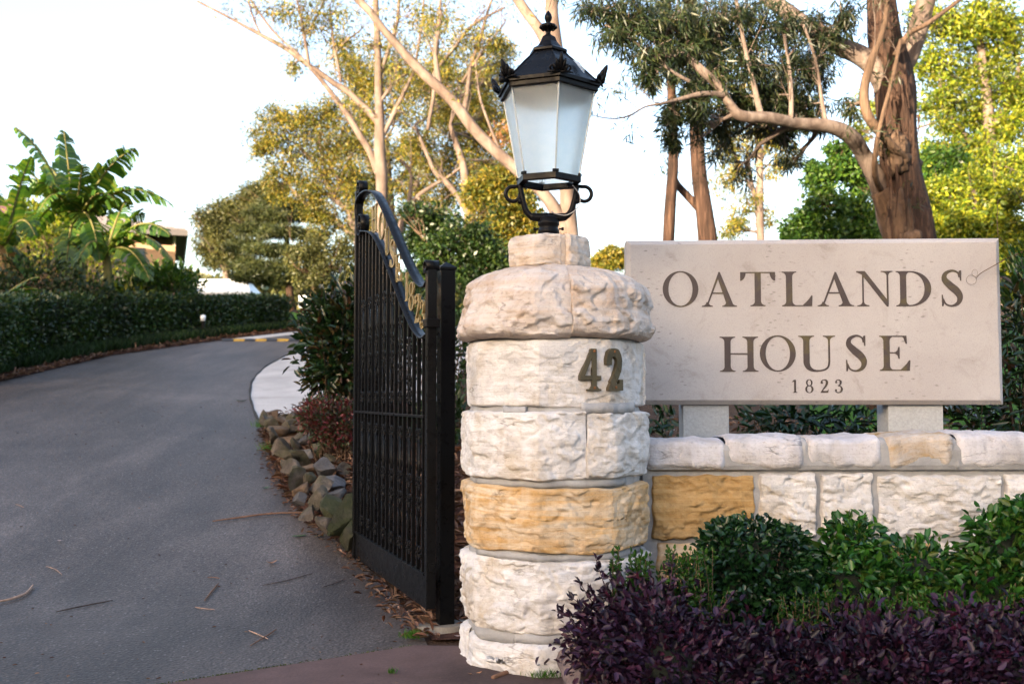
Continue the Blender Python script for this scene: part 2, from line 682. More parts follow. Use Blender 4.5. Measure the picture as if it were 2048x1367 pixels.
def stone_face(name, mapf, u0, u1, v0, v1, mat, parent, nu=44, nv=26, edge=0.03, edge_u=None, amp=0.02, depth=0.06, depth_u=None, seed=0, jag=0.006, bulge=0.01, chip=1.0, wob=0.0):
    """a rock-faced block: mapf(u, v, d) -> world point; u and v are metres, d is proud of the nominal face"""
    V, Fc = [], []
    sv = Vector((seed * 7.31, seed * 3.77, seed * 1.93))
    U, H = u1 - u0, v1 - v0
    for j in range(nv + 1):
        # finer rows near the edges
        t = j / nv
        t = 0.5 - 0.5 * math.cos(math.pi * t) if True else t
        for i in range(nu + 1):
            s = 0.5 - 0.5 * math.cos(math.pi * i / nu)
            u = u0 + U * s
            v = v0 + H * t
            q = Vector((u * 1.0, v * 1.0, 0)) + sv
            eu = min(s, 1 - s) * U
            ev = min(t, 1 - t) * H
            # irregular outline
            ju = jag * noise.noise(Vector((v * 14, seed * 3.1 + (0 if s < .5 else 9), 0))) + wob * noise.noise(Vector((v * 4, seed * 5.1, 3)))
            jv = jag * noise.noise(Vector((u * 14, seed * 2.7 + (0 if t < .5 else 9), 5))) + wob * noise.noise(Vector((u * 4, seed * 4.3 + (0 if t < .5 else 7), 8)))
            a = max(0.0, min(1.0, eu / (edge_u or edge)))
            b = max(0.0, min(1.0, ev / edge))
            k = math.sqrt(max(0.0, 1 - (1 - a) ** 2)) * math.sqrt(max(0.0, 1 - (1 - b) ** 2))
            n1 = fbm(Vector((q.x * 4.2, q.y * 6.5, q.z)), 5)
            tn = fbm(Vector((q.x * 3.0, q.y * 5.6 + q.x * .5, q.z + 21)), 4) * 2.3
            tf = tn - math.floor(tn)
            terr = (math.floor(tn) + min(1.0, tf / .13)) / 2.3
            rdg = 1 - abs(noise.noise(Vector((q.x * 5.5 + n1 * .8, q.y * 8.5, q.z + 4)))) * 2.0
            n2 = fbm(Vector((q.x * 16, q.y * 26, q.z + 9)), 4)
            # chisel-chipped hollows, mostly low on the face
            cell = noise.voronoi(Vector((q.x * 6.5, q.y * 9.5, q.z)))[0]
            ch = max(0.0, cell[1] - cell[0])
            fp = noise.voronoi(Vector((q.x * 6.5, q.y * 9.5, q.z)))[1][0]
            tv = noise.noise_vector(fp * 3.7 + Vector((5.1, 2.2, 7.7)))
            fac = tv.x * (q.x * 6.5 - fp.x) * 1.1 + tv.y * (q.y * 9.5 - fp.y) * 1.3 + tv.z * .35
            fp2 = noise.voronoi(Vector((q.x * 15 + n1, q.y * 22, q.z + 3)))[1][0]
            tv2 = noise.noise_vector(fp2 * 2.9 + Vector((1.1, 8.2, 3.7)))
            fac2 = tv2.x * (q.x * 15 + n1 - fp2.x) + tv2.y * (q.y * 22 - fp2.y)
            d = bulge * (1 - (2 * s - 1) ** 4) * (1 - (2 * t - 1) ** 4)
            d += amp * (0.22 * n1 + 0.66 * terr + 0.13 * n2 - 0.20 * max(0, rdg) ** 3 + 0.20 * chip * fac + 0.06 * chip * fac2) * (0.25 + 0.75 * k)
            d = max(d + amp * 0.30, -0.004) if k > 0.85 else d + amp * 0.30 * k
            ku = math.sqrt(max(0.0, 1 - (1 - a) ** 2)); kv = math.sqrt(max(0.0, 1 - (1 - b) ** 2))
            d -= depth * (1 - kv) + (depth_u if depth_u is not None else depth) * (1 - ku)
            V.append(mapf(u + ju * (1 - abs(2 * s - 1) * 0.0), v + jv, d))
    w = nu + 1
    for j in range(nv):
        for i in range(nu):
            a = j * w + i
            Fc.append((a, a + 1, a + w + 1, a + w))
    mb = MB()
    mb.v = [Vector(p) for p in V]
    mb.f = Fc
    o = wpart(mb, name, mat, parent, True)
    return o


M_WHITE = sandstone('white_sandstone', (0.59, 0.575, 0.57), (0.38, 0.295, 0.185), None, 0.62)
M_CREAM = sandstone('cream_sandstone', (0.53, 0.485, 0.45), (0.36, 0.25, 0.15), (0.48, 0.34, 0.20), 0.55, 0.45)
M_CAP = sandstone('cap_sandstone', (0.51, 0.465, 0.435), (0.31, 0.20, 0.12), (0.44, 0.31, 0.20), 0.6, 0.45, 0.3)
M_YEL = sandstone('golden_sandstone', (0.53, 0.44, 0.325), (0.38, 0.235, 0.10), (0.46, 0.28, 0.10), 0.7, 0.9)
M_OCH = sandstone('ochre_sandstone', (0.46, 0.31, 0.14), (0.15, 0.10, 0.05), (0.33, 0.195, 0.065), 0.9, 0.8)
M_COPE = sandstone('grey_coping_sandstone', (0.53, 0.52, 0.545), (0.40, 0.36, 0.34), None, 0.6, 0.0, 0.3)
M_COPE2 = sandstone('stained_coping_sandstone', (0.50, 0.47, 0.45), (0.40, 0.26, 0.09), None, 0.9, 0.0, 0.3)
M_MORT = plain('mortar', (0.30, 0.30, 0.305), 0.95, 0, 0.15, 0.22, 9.0, 0.5, 45.0)

# ------------------------------------------------------------------ gate pillar
PC = Vector((0.205, 4.83, 0))
pillar = empty('gate_pillar', PC)
tag(pillar, 'round sandstone gate pillar with bulging cap and number 42 beside the open gate', 'pillar')


def rocta(a, R, k=0.5):
    """rounded octagon radius; corners at multiples of 45 degrees"""
    t = ((a + math.pi / 8) % (math.pi / 4)) - math.pi / 8
    flat = math.cos(math.pi / 8) / math.cos(abs(abs(t) - math.pi / 8)) if False else math.cos(math.pi / 8) / math.cos(math.pi / 8 - abs(t))
    return R * (1 - k + k * flat)


def pillar_map(R, prof=None, kk=0.6, rot=0.2):
    def f(u, v, d):
        a = u / R                       # u in metres of arc; a=0 faces the camera (-Y)
        r = rocta(a + rot, R, kk) + d + (prof(v) if prof else 0.0)
        return Vector((PC.x + r * math.sin(a), PC.y - r * math.cos(a), v))
    return f


def course(z0, z1, R, cuts, mats, seed, gap=0.002, prof=None, **kw):
    """one course of blocks round the pillar; cuts are joint angles in degrees"""
    m = pillar_map(R, prof)
    cs = cuts + [cuts[0] + 360]
    for i in range(len(cuts)):
        u0, u1 = math.radians(cs[i]) * R + gap, math.radians(cs[i + 1]) * R - gap
        mat = mats[i % len(mats)]
        vis = -120 < cs[i] < 110 or -120 < cs[i + 1] < 110
        arc = cs[i + 1] - cs[i]
        stone_face('stone', m, u0, u1, z0, z1, mat, pillar, nu=max(20, int(arc * (1.6 if vis else 0.25))), nv=64 if vis else 12, seed=seed + i, **kw)


course(-0.03, 0.150, 0.445, [-150, -70, 5, 80, 150], [M_WHITE], 11, edge=0.03, edge_u=0.010, depth_u=0.005, amp=0.025, jag=0.006, wob=0.03, depth=0.03)
course(0.182, 0.500, 0.438, [-165, -95, 62, 130], [M_WHITE], 21, edge=0.018, edge_u=0.005, depth_u=0.0025, amp=0.042, depth=0.016, bulge=0.012, wob=0.012, gap=0.001)
course(0.532, 0.822, 0.434, [-170, -88, 75, 140], [M_YEL], 31, edge=0.013, edge_u=0.004, depth_u=0.002, amp=0.032, depth=0.013, bulge=0.006, wob=0.012, gap=0.0005)
course(0.855, 1.155, 0.437, [-160, -80, 17, 96, 150], [M_WHITE], 41, edge=0.014, edge_u=0.004, depth_u=0.002, amp=0.031, depth=0.016, bulge=0.0122, wob=0.01, gap=0.0008)
course(1.178, 1.478, 0.425, [-165, -85, 78, 135], [M_WHITE], 51, edge=0.014, edge_u=0.004, depth_u=0.002, amp=0.018, depth=0.013, bulge=0.005, wob=0.008, gap=0.001, chip=0.5)


def cap_prof(v):
    t = (v - 1.49) / (1.83 - 1.49)
    return -0.19 * max(0.0, (t - 0.50) / 0.50) ** 2.0 + 0.012 * math.sin(t * 9)


course(1.488, 1.835, 0.455, [-150, -62, 8, 72, 140], [M_CAP, M_CAP, M_CAP], 61, edge=0.035, edge_u=0.006, depth_u=0.003, amp=0.046, depth=0.034, bulge=0.004, prof=cap_prof, wob=0.012, gap=0.0005)
# mortar core and pointing
mb = MB()
mb.lathe([(0.405, -0.05), (0.41, 0.10), (0.414, 0.17), (0.412, 0.51), (0.404, 0.535), (0.404, 0.82), (0.410, 0.85), (0.410, 1.16), (0.400, 1.18), (0.400, 1.48), (0.38, 1.5), (0.38, 1.6), (0.34, 1.75), (0.25, 1.815), (0.05, 1.83)], 48, PC)
wpart(mb, 'mortar', M_MORT, pillar, True)
# flat slips of pointing on the joint below the number
for a0, a1, z0, z1, r in ((-36, -20, 1.140, 1.180, 0.440), (14, 60, 1.148, 1.196, 0.440), (-70, 50, 0.825, 0.853, 0.432), (-60, 70, 0.503, 0.530, 0.432), (-62, -28, 0.13, 0.19, 0.436), (-28, 40, 0.145, 0.185, 0.440)):
    V = []
    n = 26
    for i in range(n + 1):
        a = math.radians(a0 + (a1 - a0) * i / n)
        for z in (z0, z1):
            zz = z + 0.008 * noise.noise(Vector((a * 9, z * 30, 2)))
            rr = rocta(a + .2, r, .6) + 0.004 * noise.noise(Vector((a * 13, z * 11, 0)))
            V.append(Vector((PC.x + rr * math.sin(a), PC.y - rr * math.cos(a), zz)))
    mb = MB(); mb.v = V
    mb.f = [(2 * i, 2 * i + 2, 2 * i + 3, 2 * i + 1) for i in range(n)]
    o = wpart(mb, 'pointing', M_MORT, pillar, True)
    sm = o.modifiers.new('solid', 'SOLIDIFY'); sm.thickness = 0.02; sm.offset = -1

# upper block that carries the lantern
PB = Vector((0.183, 4.83, 0))


def block_map(R):
    def f(u, v, d):
        a = u / R
        t = (v - 1.83) / 0.165
        r = rocta(a + 0.35, R, 0.9) + d - 0.012 * max(0, t - .6)
        return Vector((PB.x + r * math.sin(a), PB.y - r * math.cos(a), v))
    return f


bm_ = block_map(0.196)
cs = [-150, -78, 16, 21, 78, 150, 210]
for i in range(len(cs) - 1):
    if cs[i] == 16:
        continue
    stone_face('stone', bm_, math.radians(cs[i]) * .196, math.radians(cs[i + 1]) * .196, 1.828, 1.992, M_CREAM, pillar, nu=44, nv=30, edge=0.022, amp=0.032, depth=0.012, edge_u=0.010, depth_u=0.006, seed=80 + i, chip=2.2)
mb = MB()
mb.lathe([(0.176, 1.80), (0.180, 1.84), (0.180, 1.972), (0.165, 1.988), (0.10, 1.998), (0.02, 2.0)], 24, PB)
wpart(mb, 'bedding_top', M_CREAM, pillar, True)

# ------------------------------------------------------------------ low wall with coping
WY = 4.93
wall = empty('low_stone_wall', (2.6, WY + 0.17, 0))
tag(wall, 'low white and golden sandstone wall with rounded coping in front of the sign', 'wall')


def wall_map(u, v, d):
    return Vector((u, WY + 0.012 * (u - .6) - d, v))


def wx(px):
    return at(px, 950, WY).x


def wz(py):
    return at(1600, py, WY).z


row2 = [(1304, 1509, M_OCH), (1518, 1633, M_WHITE), (1641, 1746, M_WHITE), (1756, 2004, M_WHITE), (2012, 2150, M_WHITE), (2160, 2330, M_CREAM), (2340, 2600, M_OCH)]
for i, (a, b, m) in enumerate(row2):
    stone_face('stone', wall_map, wx(a), wx(b), wz(1064 + (i % 2) * 10 if i else 1078), wz(946 + 4 * (i % 3 == 0)), m, wall, nu=80, nv=54, edge=0.012, amp=0.042, depth=0.022, seed=100 + i, jag=0.014, bulge=0.006)
row3 = [(1312, 1500, M_YEL), (1510, 1690, M_WHITE), (1700, 1870, M_OCH), (1878, 2010, M_WHITE), (2020, 2230, M_YEL), (2240, 2600, M_WHITE)]
for i, (a, b, m) in enumerate(row3):
    stone_face('stone', wall_map, wx(a), wx(b), wz(1195), wz(1085), m, wall, nu=24, nv=16, edge=0.018, amp=0.026, depth=0.022, seed=120 + i, jag=0.01)
row4 = [(1300, 1450, M_WHITE), (1460, 1720, M_CREAM), (1730, 1930, M_WHITE), (1940, 2200, M_WHITE), (2210, 2600, M_CREAM)]
for i, (a, b, m) in enumerate(row4):
    stone_face('stone', wall_map, wx(a), wx(b), wz(1330), wz(1203), m, wall, nu=20, nv=12, edge=0.018, amp=0.026, depth=0.022, seed=140 + i)
mb = MB()
x0, x1 = wx(1285), wx(2600)
mb.box(((x0 + x1) / 2, WY + 0.198, 0.425), (x1 - x0, 0.34, 0.95), Matrix.Rotation(0.012, 3, 'Z').to_3x3())
wpart(mb, 'mortar', M_MORT, wall)


def coping(a, b, ztop, m, seed, name='coping_stone', inset=0.0):
    """rounded capping stone: the front, crown and back of one block as a closed loop section"""
    u0, u1 = wx(a), wx(b)
    zb = wz(939)
    D = 0.42 - 2 * inset
    ztop -= inset * .8
    nu, ns = 30, 30
    V, Fc = [], []
    for i in range(nu + 1):
        s = 0.5 - 0.5 * math.cos(math.pi * i / nu)
        u = u0 + (u1 - u0) * s
        eu = min(s, 1 - s) * (u1 - u0)
        k = min(1.0, eu / 0.035)
        k = math.sqrt(max(0, 1 - (1 - k) ** 2))
        for j in range(ns):
            an = 2 * math.pi * j / ns
            ca, sa = math.cos(an), math.sin(an)
            e = 0.42
            hy = D / 2 * (abs(ca) ** e) * (1 if ca >= 0 else -1)
            hz = (ztop - zb) / 2 * (abs(sa) ** e) * (1 if sa >= 0 else -1)
            q = Vector((u * 5 + seed * 3.3, hy * 6, hz * 7 + seed))
            nn = 0.020 * fbm(q, 5) + 0.006 * fbm(q * 4, 3)
            if ca < 0 and sa < 0.2:
                nn += 0.012 * noise.noise(q * 1.7)
            sc = (0.86 + 0.14 * k)
            dirv = Vector((0, ca, sa))
            top = 0.010 * noise.noise(Vector((u * 3, seed, 0)))
            p = Vector((u + 0.012 * noise.noise(Vector((hz * 15, seed, hy * 5))) * (1 - k), WY + 0.012 * (u - .6) - 0.045 + inset + D / 2 + hy * sc, (zb + ztop) / 2 + top + hz * sc))
            V.append(p + dirv * nn * (0.3 + 0.7 * k))
    for i in range(nu):
        for j in range(ns):
            j2 = (j + 1) % ns
            Fc.append((i * ns + j, i * ns + j2, (i + 1) * ns + j2, (i + 1) * ns + j))
    Fc.append(tuple(range(ns)))
    Fc.append(tuple(nu * ns + j for j in range(ns - 1, -1, -1)))
    mb = MB(); mb.v = V; mb.f = Fc
    wpart(mb, name, m, wall, True)


for i, (a, b, m) in enumerate([(1292, 1449, M_COPE), (1451, 1606, M_COPE), (1613, 1761, M_COPE), (1772, 1907, M_COPE2), (1916, 2062, M_COPE), (2070, 2230, M_COPE), (2238, 2400, M_COPE2), (2408, 2600, M_COPE)]):
    coping(a, b, [1.018, 1.030, 1.026, 1.040, 1.048][i % 5], m, 160 + i)
for i, (a, b) in enumerate([(1440, 1460), (1598, 1622), (1750, 1784), (1898, 1926), (2052, 2080), (2222, 2246), (2392, 2416)]):
    coping(a, b, [1.018, 1.026, 1.026, 1.036][i % 4], M_MORT, 190 + i, 'joint_mortar', 0.016)
mb = MB()
mb.box(((x0 + x1) / 2, WY + 0.18, 0.925), (x1 - x0 - .02, 0.385, 0.135), Matrix.Rotation(0.012, 3, 'Z').to_3x3())
wpart(mb, 'coping_mortar', M_MORT, wall, False, 0.03)

# ------------------------------------------------------------------ lettering
def brk(xe, xs, y0, y1, n=5):
    """concave bracket from serif end (xe, y0) to stem side (xs, y1)"""
    out = []
    for i in range(n + 1):
        f = math.pi / 2 * i / n
        out.append((xs + (xe - xs) * (1 - math.sin(f)), y0 + (y1 - y0) * (1 - math.cos(f))))
    return out


def stem(xa, xb, s=0.13, bot=True, top=True, y0=0.0, y1=1.0, t=0.028, b=0.15):
    p = []
    if bot:
        p += [(xa - s, y0), (xb + s, y0)] + brk(xb + s, xb, y0 + t, y0 + b)
    else:
        p += [(xa, y0), (xb, y0)]
    if top:
        p += brk(xb + s, xb, y1 - t, y1 - b)[::-1] + [(xb + s, y1), (xa - s, y1)] + brk(xa - s, xa, y1 - t, y1 - b)
    else:
        p += [(xb, y1), (xa, y1)]
    if bot:
        p += brk(xa - s, xa, y0 + t, y0 + b)[::-1]
    return p


def ell(cx, cy, rx, ry, a0, a1, n=20):
    return [(cx + rx * math.cos(math.radians(a0 + (a1 - a0) * i / n)), cy + ry * math.sin(math.radians(a0 + (a1 - a0) * i / n))) for i in range(n + 1)]


def ring(cx, cy, rx, ry, ix, iy, dx=0.0):
    return [ell(cx, cy, rx, ry, 90, 270) + ell(cx + dx, cy, ix, iy, 270, 90), ell(cx, cy, rx, ry, -90, 90) + ell(cx + dx, cy, ix, iy, 90, -90)]


def stroke(pts, n=7):
    """variable-width stroke: (x, y, width)"""
    P = spline(pts, n)
    L_, R_ = [], []
    for i, p in enumerate(P):
        a, b = P[max(i - 1, 0)], P[min(i + 1, len(P) - 1)]
        t = np.array([b[0] - a[0], b[1] - a[1]])
        t = t / (np.linalg.norm(t) + 1e-9)
        nn = np.array([-t[1], t[0]])
        L_.append((p[0] + nn[0] * p[2] / 2, p[1] + nn[1] * p[2] / 2))
        R_.append((p[0] - nn[0] * p[2] / 2, p[1] - nn[1] * p[2] / 2))
    out = []
    for i in range(len(P) - 1):          # quads: robust on tight curves
        out.append([R_[i], R_[i + 1], L_[i + 1], L_[i]])
    return out


def serif_glyph(c):
    """list of polygons in cap-height units, and the nominal width"""
    if c == 'O':
        return ring(.51, .5, .51, .512, .345, .475), 1.02
    if c == 'A':
        return [[(.13, .03), (.175, .03), (.50, .87), (.475, .97), (.455, .93)],
                [(.475, 1.0), (.52, 1.0), (.885, .08), (.70, .08), (.45, .84)],
                [(.28, .37), (.66, .37), (.66, .41), (.28, .41)],
                [(0, 0), (.31, 0)] + brk(.31, .19, .028, .13) + [(.15, .13)] + brk(0, .13, .028, .13)[::-1],
                [(.58, 0), (1.0, 0)] + brk(1.0, .868, .028, .13) + [(.68, .13)] + brk(.58, .69, .028, .13)[::-1]], 1.0
    if c == 'T':
        return [stem(.42, .60, .13, True, False, 0, .965), [(.0, 1), (.0, .74)] + [(0.02 + .14 * math.sin(f), .74 + .225 * (1 - math.cos(f)) ** .8) for f in (0.2, .5, .8, 1.1, 1.35, 1.57)] + [(.86 + .14 * (1 - math.sin(f)), .74 + .225 * (1 - math.cos(f)) ** .8) for f in (1.57, 1.35, 1.1, .8, .5, .2)] + [(1.02, .74), (1.02, 1)]], 1.02
    if c == 'L':
        return [stem(.12, .30, .12), [(.28, 0), (.86, 0), (.87, .31), (.84, .31)] + [(.84 - .25 * math.sin(f), .31 - .28 * (math.sin(f)) ** .8) for f in (.3, .6, .9, 1.2, 1.57)] + [(.28, .03)]], .87
    if c == 'N':
        return [[(.17, .02), (.215, .02), (.215, .96), (.17, .96)],
                [(.0, 1.0), (.25, 1.0), (.93, .14), (.93, -.01), (.88, -.01), (.16, .90), (.0, .965)],
                [(.885, .05), (.935, .05), (.935, .98), (.885, .98)],
                [(.02, 0), (.37, 0)] + brk(.37, .22, .028, .12) + [(.165, .12)] + brk(.02, .165, .028, .12)[::-1],
                [(.72, 1), (.72, .972)] + brk(.72, .88, .972, .88)[1:] + [(.94, .88)] + brk(1.06, .94, .972, .88)[::-1] + [(1.06, 1)]], 1.06
    if c == 'D':
        return [stem(.12, .30, .12), ell(.42, .5, .60, .5, -90, 90) + [(.28, 1), (.28, .965)] + ell(.40, .5, .43, .465, 90, -90) + [(.28, .035), (.28, 0)]], 1.02
    if c == 'S':
        g = stroke([(.55, .80, .05), (.50, .93, .045), (.34, .985, .06), (.15, .90, .11), (.12, .74, .165), (.28, .57, .205), (.46, .42, .21), (.555, .26, .175), (.50, .09, .11), (.32, .01, .055), (.15, .06, .045), (.07, .20, .05)])
        g += [[(.535, .97), (.535, .88), (.575, .70), (.605, .70), (.605, .99), (.575, .99)], [(.035, .0), (.07, .0), (.095, .10), (.06, .32), (.03, .32)]]
        return g, .64
    if c == 'H':
        return [stem(.13, .30, .13), stem(.76, .93, .13), [(.29, .49), (.77, .49), (.77, .53), (.29, .53)]], 1.06
    if c == 'U':
        bowl = stroke([(.22, .32, .17), (.225, .22, .165), (.28, .10, .13), (.40, .025, .075), (.55, .012, .05), (.72, .05, .05), (.81, .14, .05), (.835, .28, .05)])
        return [stem(.135, .305, .13, False, True, .30, 1.0)] + bowl + [stem(.81, .86, .14, False, True, .27, 1.0)], 1.0
    if c == 'E':
        return [stem(.12, .30, .12),
                [(.28, .965), (.66, .965), (.70, .94), (.76, .77), (.80, .77), (.79, 1.0), (.28, 1.0)],
                [(.28, .49), (.45, .49), (.52, .44), (.55, .34), (.585, .34), (.585, .68), (.55, .68), (.52, .58), (.45, .53), (.28, .53)],
                [(.28, 0), (.87, 0), (.89, .30), (.855, .30)] + [(.855 - .25 * math.sin(f), .30 - .265 * math.sin(f) ** .8) for f in (.3, .6, .9, 1.2, 1.57)] + [(.28, .035)]], .89
    if c == '1':
        return [stem(.15, .30, .12, True, False, 0, 1.0, .035, .12), [(.0, .86), (.0, .83), (.15, .84), (.15, .97), (.3, 1.0), (.15, 1.0)]], .45
    if c == '8':
        return ring(.30, .745, .235, .255, .125, .21) + ring(.30, .27, .30, .285, .165, .24), .60
    if c == '2':
        g = stroke([(.10, .72, .13), (.11, .86, .10), (.26, .96, .07), (.44, .90, .13), (.48, .72, .16), (.38, .48, .13), (.20, .24, .085), (.06, .05, .06)])
        g += [[(.02, 0), (.56, 0), (.60, .26), (.565, .26), (.52, .16), (.40, .14), (.12, .15), (.02, .05)]]
        return g + ring(.12, .74, .085, .08, .01, .01), .62
    if c == '3':
        g = stroke([(.09, .78, .10), (.13, .90, .07), (.27, .965, .06), (.42, .88, .12), (.44, .74, .14), (.36, .58, .08), (.22, .53, .045)])
        g += stroke([(.22, .53, .045), (.40, .49, .07), (.50, .36, .13), (.51, .23, .15), (.43, .07, .10), (.26, .015, .055), (.11, .07, .06), (.07, .20, .10)])
        return g + ring(.11, .77, .075, .07, .01, .01) + ring(.09, .20, .08, .075, .01, .01), .60
    raise KeyError(c)


def glyph_mesh(c, m, w, h, thick, z0=0.0):
    polys, nw = serif_glyph(c)
    mb = MB()
    for i, p in enumerate(polys):
        q = [(x / nw * w, y * h) for x, y in p]
        a = sum(q[k][0] * q[(k + 1) % len(q)][1] - q[(k + 1) % len(q)][0] * q[k][1] for k in range(len(q)))
        if abs(a) < 1e-10:
            continue
        if a < 0:
            q = q[::-1]
        mb.prism(q, z0, z0 + thick * (1 + 0.012 * (i % 9)), m)
    return mb


# ------------------------------------------------------------------ the stone sign
def mat_sign():
    m, nt, b = nodes('sawn_sandstone')
    p = world_pos(nt)
    c = ramp(nt, nz(nt, p, 1.6, 5, 0.6, 0.4), [(0.3, (0.375, 0.345, 0.335)), (0.7, (0.445, 0.42, 0.41))]).outputs['Color']
    s = ramp(nt, nz(nt, p, 210, 2, 0.7), [(0.30, (0.80,) * 3), (0.5, (1,) * 3)]).outputs['Color']
    c = mixc(nt, 1.0, c, s, 'MULTIPLY')
    v = N(nt, 'ShaderNodeTexVoronoi'); v.inputs['Scale'].default_value = 30.0
    nt.links.new(world_pos(nt, (0.55, 1, 1.5)), v.inputs['Vector'])
    d = ramp(nt, v.outputs['Distance'], [(0.10, (1, 1, 1)), (0.24, (0, 0, 0))]).outputs['Color']
    pick = ramp(nt, v.outputs['Color'], [(0.52, (0, 0, 0)), (0.72, (0.75,) * 3)]).outputs['Color']
    d = mixc(nt, 1.0, d, pick, 'MULTIPLY')
    d2 = ramp(nt, nz(nt, p, 60, 4, 0.7), [(0.40, (0, 0, 0)), (0.52, (1,) * 3)]).outputs['Color']
    d = mixc(nt, 1.0, d, d2, 'MULTIPLY')
    c = mixc(nt, d, c, (0.17, 0.155, 0.145))
    # faint smudges with a shape of their own
    sm = ramp(nt, nz(nt, p, 4.5, 5, 0.7, 1.0), [(0.55, (1, 1, 1)), (0.74, (0.76, 0.74, 0.70))]).outputs['Color']
    c = mixc(nt, 1.0, c, sm, 'MULTIPLY')
    nt.links.new(c, b.inputs['Base Color'])
    b.inputs['Roughness'].default_value = 0.88
    b.inputs['Specular IOR Level'].default_value = 0.25
    bump(nt, b, nz(nt, p, 120, 4, 0.7), 0.25, 0.003)
    return m


M_SIGN = mat_sign()
M_POST = mat_concrete('pale_post_stone', (0.38, 0.39, 0.40), 0.08)


def mat_bronze(name, a, bcol, c3, metal=0.6, rough=0.45, sc=7.0):
    m, nt, b = nodes(name)
    f = nz(nt, world_pos(nt), sc, 5, 0.65, 0.5)
    c = ramp(nt, f, [(0.32, a), (0.52, bcol), (0.68, c3)]).outputs['Color']
    nt.links.new(c, b.inputs['Base Color'])
    b.inputs['Metallic'].default_value = metal
    b.inputs['Roughness'].default_value = rough
    return m


M_BRZ = mat_bronze('dark_bronze_letter', (0.040, 0.027, 0.026), (0.052, 0.036, 0.032), (0.085, 0.066, 0.020), 0.15, 0.5)
M_NUM = mat_bronze('brown_number', (0.055, 0.045, 0.024), (0.07, 0.058, 0.03), (0.09, 0.07, 0.04), 0.35, 0.5, 12)

SA = at(1253, 645, 5.60)
SB = at(2006, 645, 5.505)
sw = Vector((SB.x - SA.x, SB.y - SA.y, 0))
S_LEN = sw.length
S_ANG = math.atan2(sw.y, sw.x)
sx = sw.normalized()
sn = Vector((sx.y, -sx.x, 0))          # towards the viewer
S_TOP = at(1253, 480, 5.60).z
S_BOT = at(1253, 809, 5.60).z
smid = (SA + SB) / 2
sign = empty('stone_sign', (smid.x, smid.y, _h(5.7)), S_ANG)
tag(sign, 'pale sandstone slab sign reading OATLANDS HOUSE 1823 above the low wall', 'sign')
sz0 = sign.location.z
# slab with a chamfered front edge
W2, ch, D = S_LEN / 2, 0.026, 0.16
zb, zt = S_BOT - sz0, S_TOP - sz0
mb = MB()


def rect(x, z0, z1, y):
    return [Vector((-x, y, z0)), Vector((x, y, z0)), Vector((x, y, z1)), Vector((-x, y, z1))]


mb.v = rect(W2 - ch, zb + ch, zt - ch, 0) + rect(W2, zb, zt, ch) + rect(W2, zb, zt, D)
mb.f = [(0, 1, 2, 3)] + [(4 + i, 4 + (i + 1) % 4, (i + 1) % 4, i) for i in range(4)] + [(8 + i, 8 + (i + 1) % 4, 4 + (i + 1) % 4, 4 + i) for i in range(4)] + [(11, 10, 9, 8)]
mb.build('slab', M_SIGN, sign, False, 0.003)


def on_sign(px, py):
    d = ray(px, py)
    o = Vector((0, 0, CAM_H))
    t = (SA - o).dot(sn) / d.dot(sn)
    p = o + d * t
    return (p - smid).dot(sx), p.z - sz0


for a, b, z in ((1376, 1466, 0), (1778, 1886, 0)):
    x0 = on_sign(a, 840)[0] * 1.03 + (0.0)
    x1 = on_sign(b, 840)[0] * 1.03
    mb = MB()
    mb.box(((x0 + x1) / 2, 0.15, (zb + 0.0 - 0.25) / 2), (x1 - x0, 0.20, zb + 0.25 - 0.002))
    mb.build('support_post', M_POST, sign, False, 0.004)

LET = [('O', 1325, 1397, 543, 613), ('A', 1403, 1474, 544, 613), ('T', 1480, 1551, 544, 612), ('L', 1563, 1625, 543, 612), ('A', 1634, 1708, 544, 612), ('N', 1712, 1786, 542, 612), ('D', 1791, 1863, 542, 612), ('S', 1880, 1926, 540, 612),
       ('H', 1439, 1517, 673, 743), ('O', 1519, 1592, 671, 742), ('U', 1596, 1671, 671, 742), ('S', 1689, 1734, 670, 742), ('E', 1758, 1821, 671, 741),
       ('1', 1584, 1596, 759, 785), ('8', 1610, 1627, 758, 785), ('2', 1640, 1658, 758, 785), ('3', 1669, 1686, 758, 785)]
for c, a, b, t, bo in LET:
    x0, z1 = on_sign(a, t)
    x1, z0 = on_sign(b, bo)
    m = Matrix(((1, 0, 0, x0), (0, 0, -1, 0.0), (0, 1, 0, z0), (0, 0, 0, 1)))
    glyph_mesh(c, m, x1 - x0, z1 - z0, 0.0035, -0.001).build('letter' if c.isalpha() else 'numeral', M_BRZ, sign)

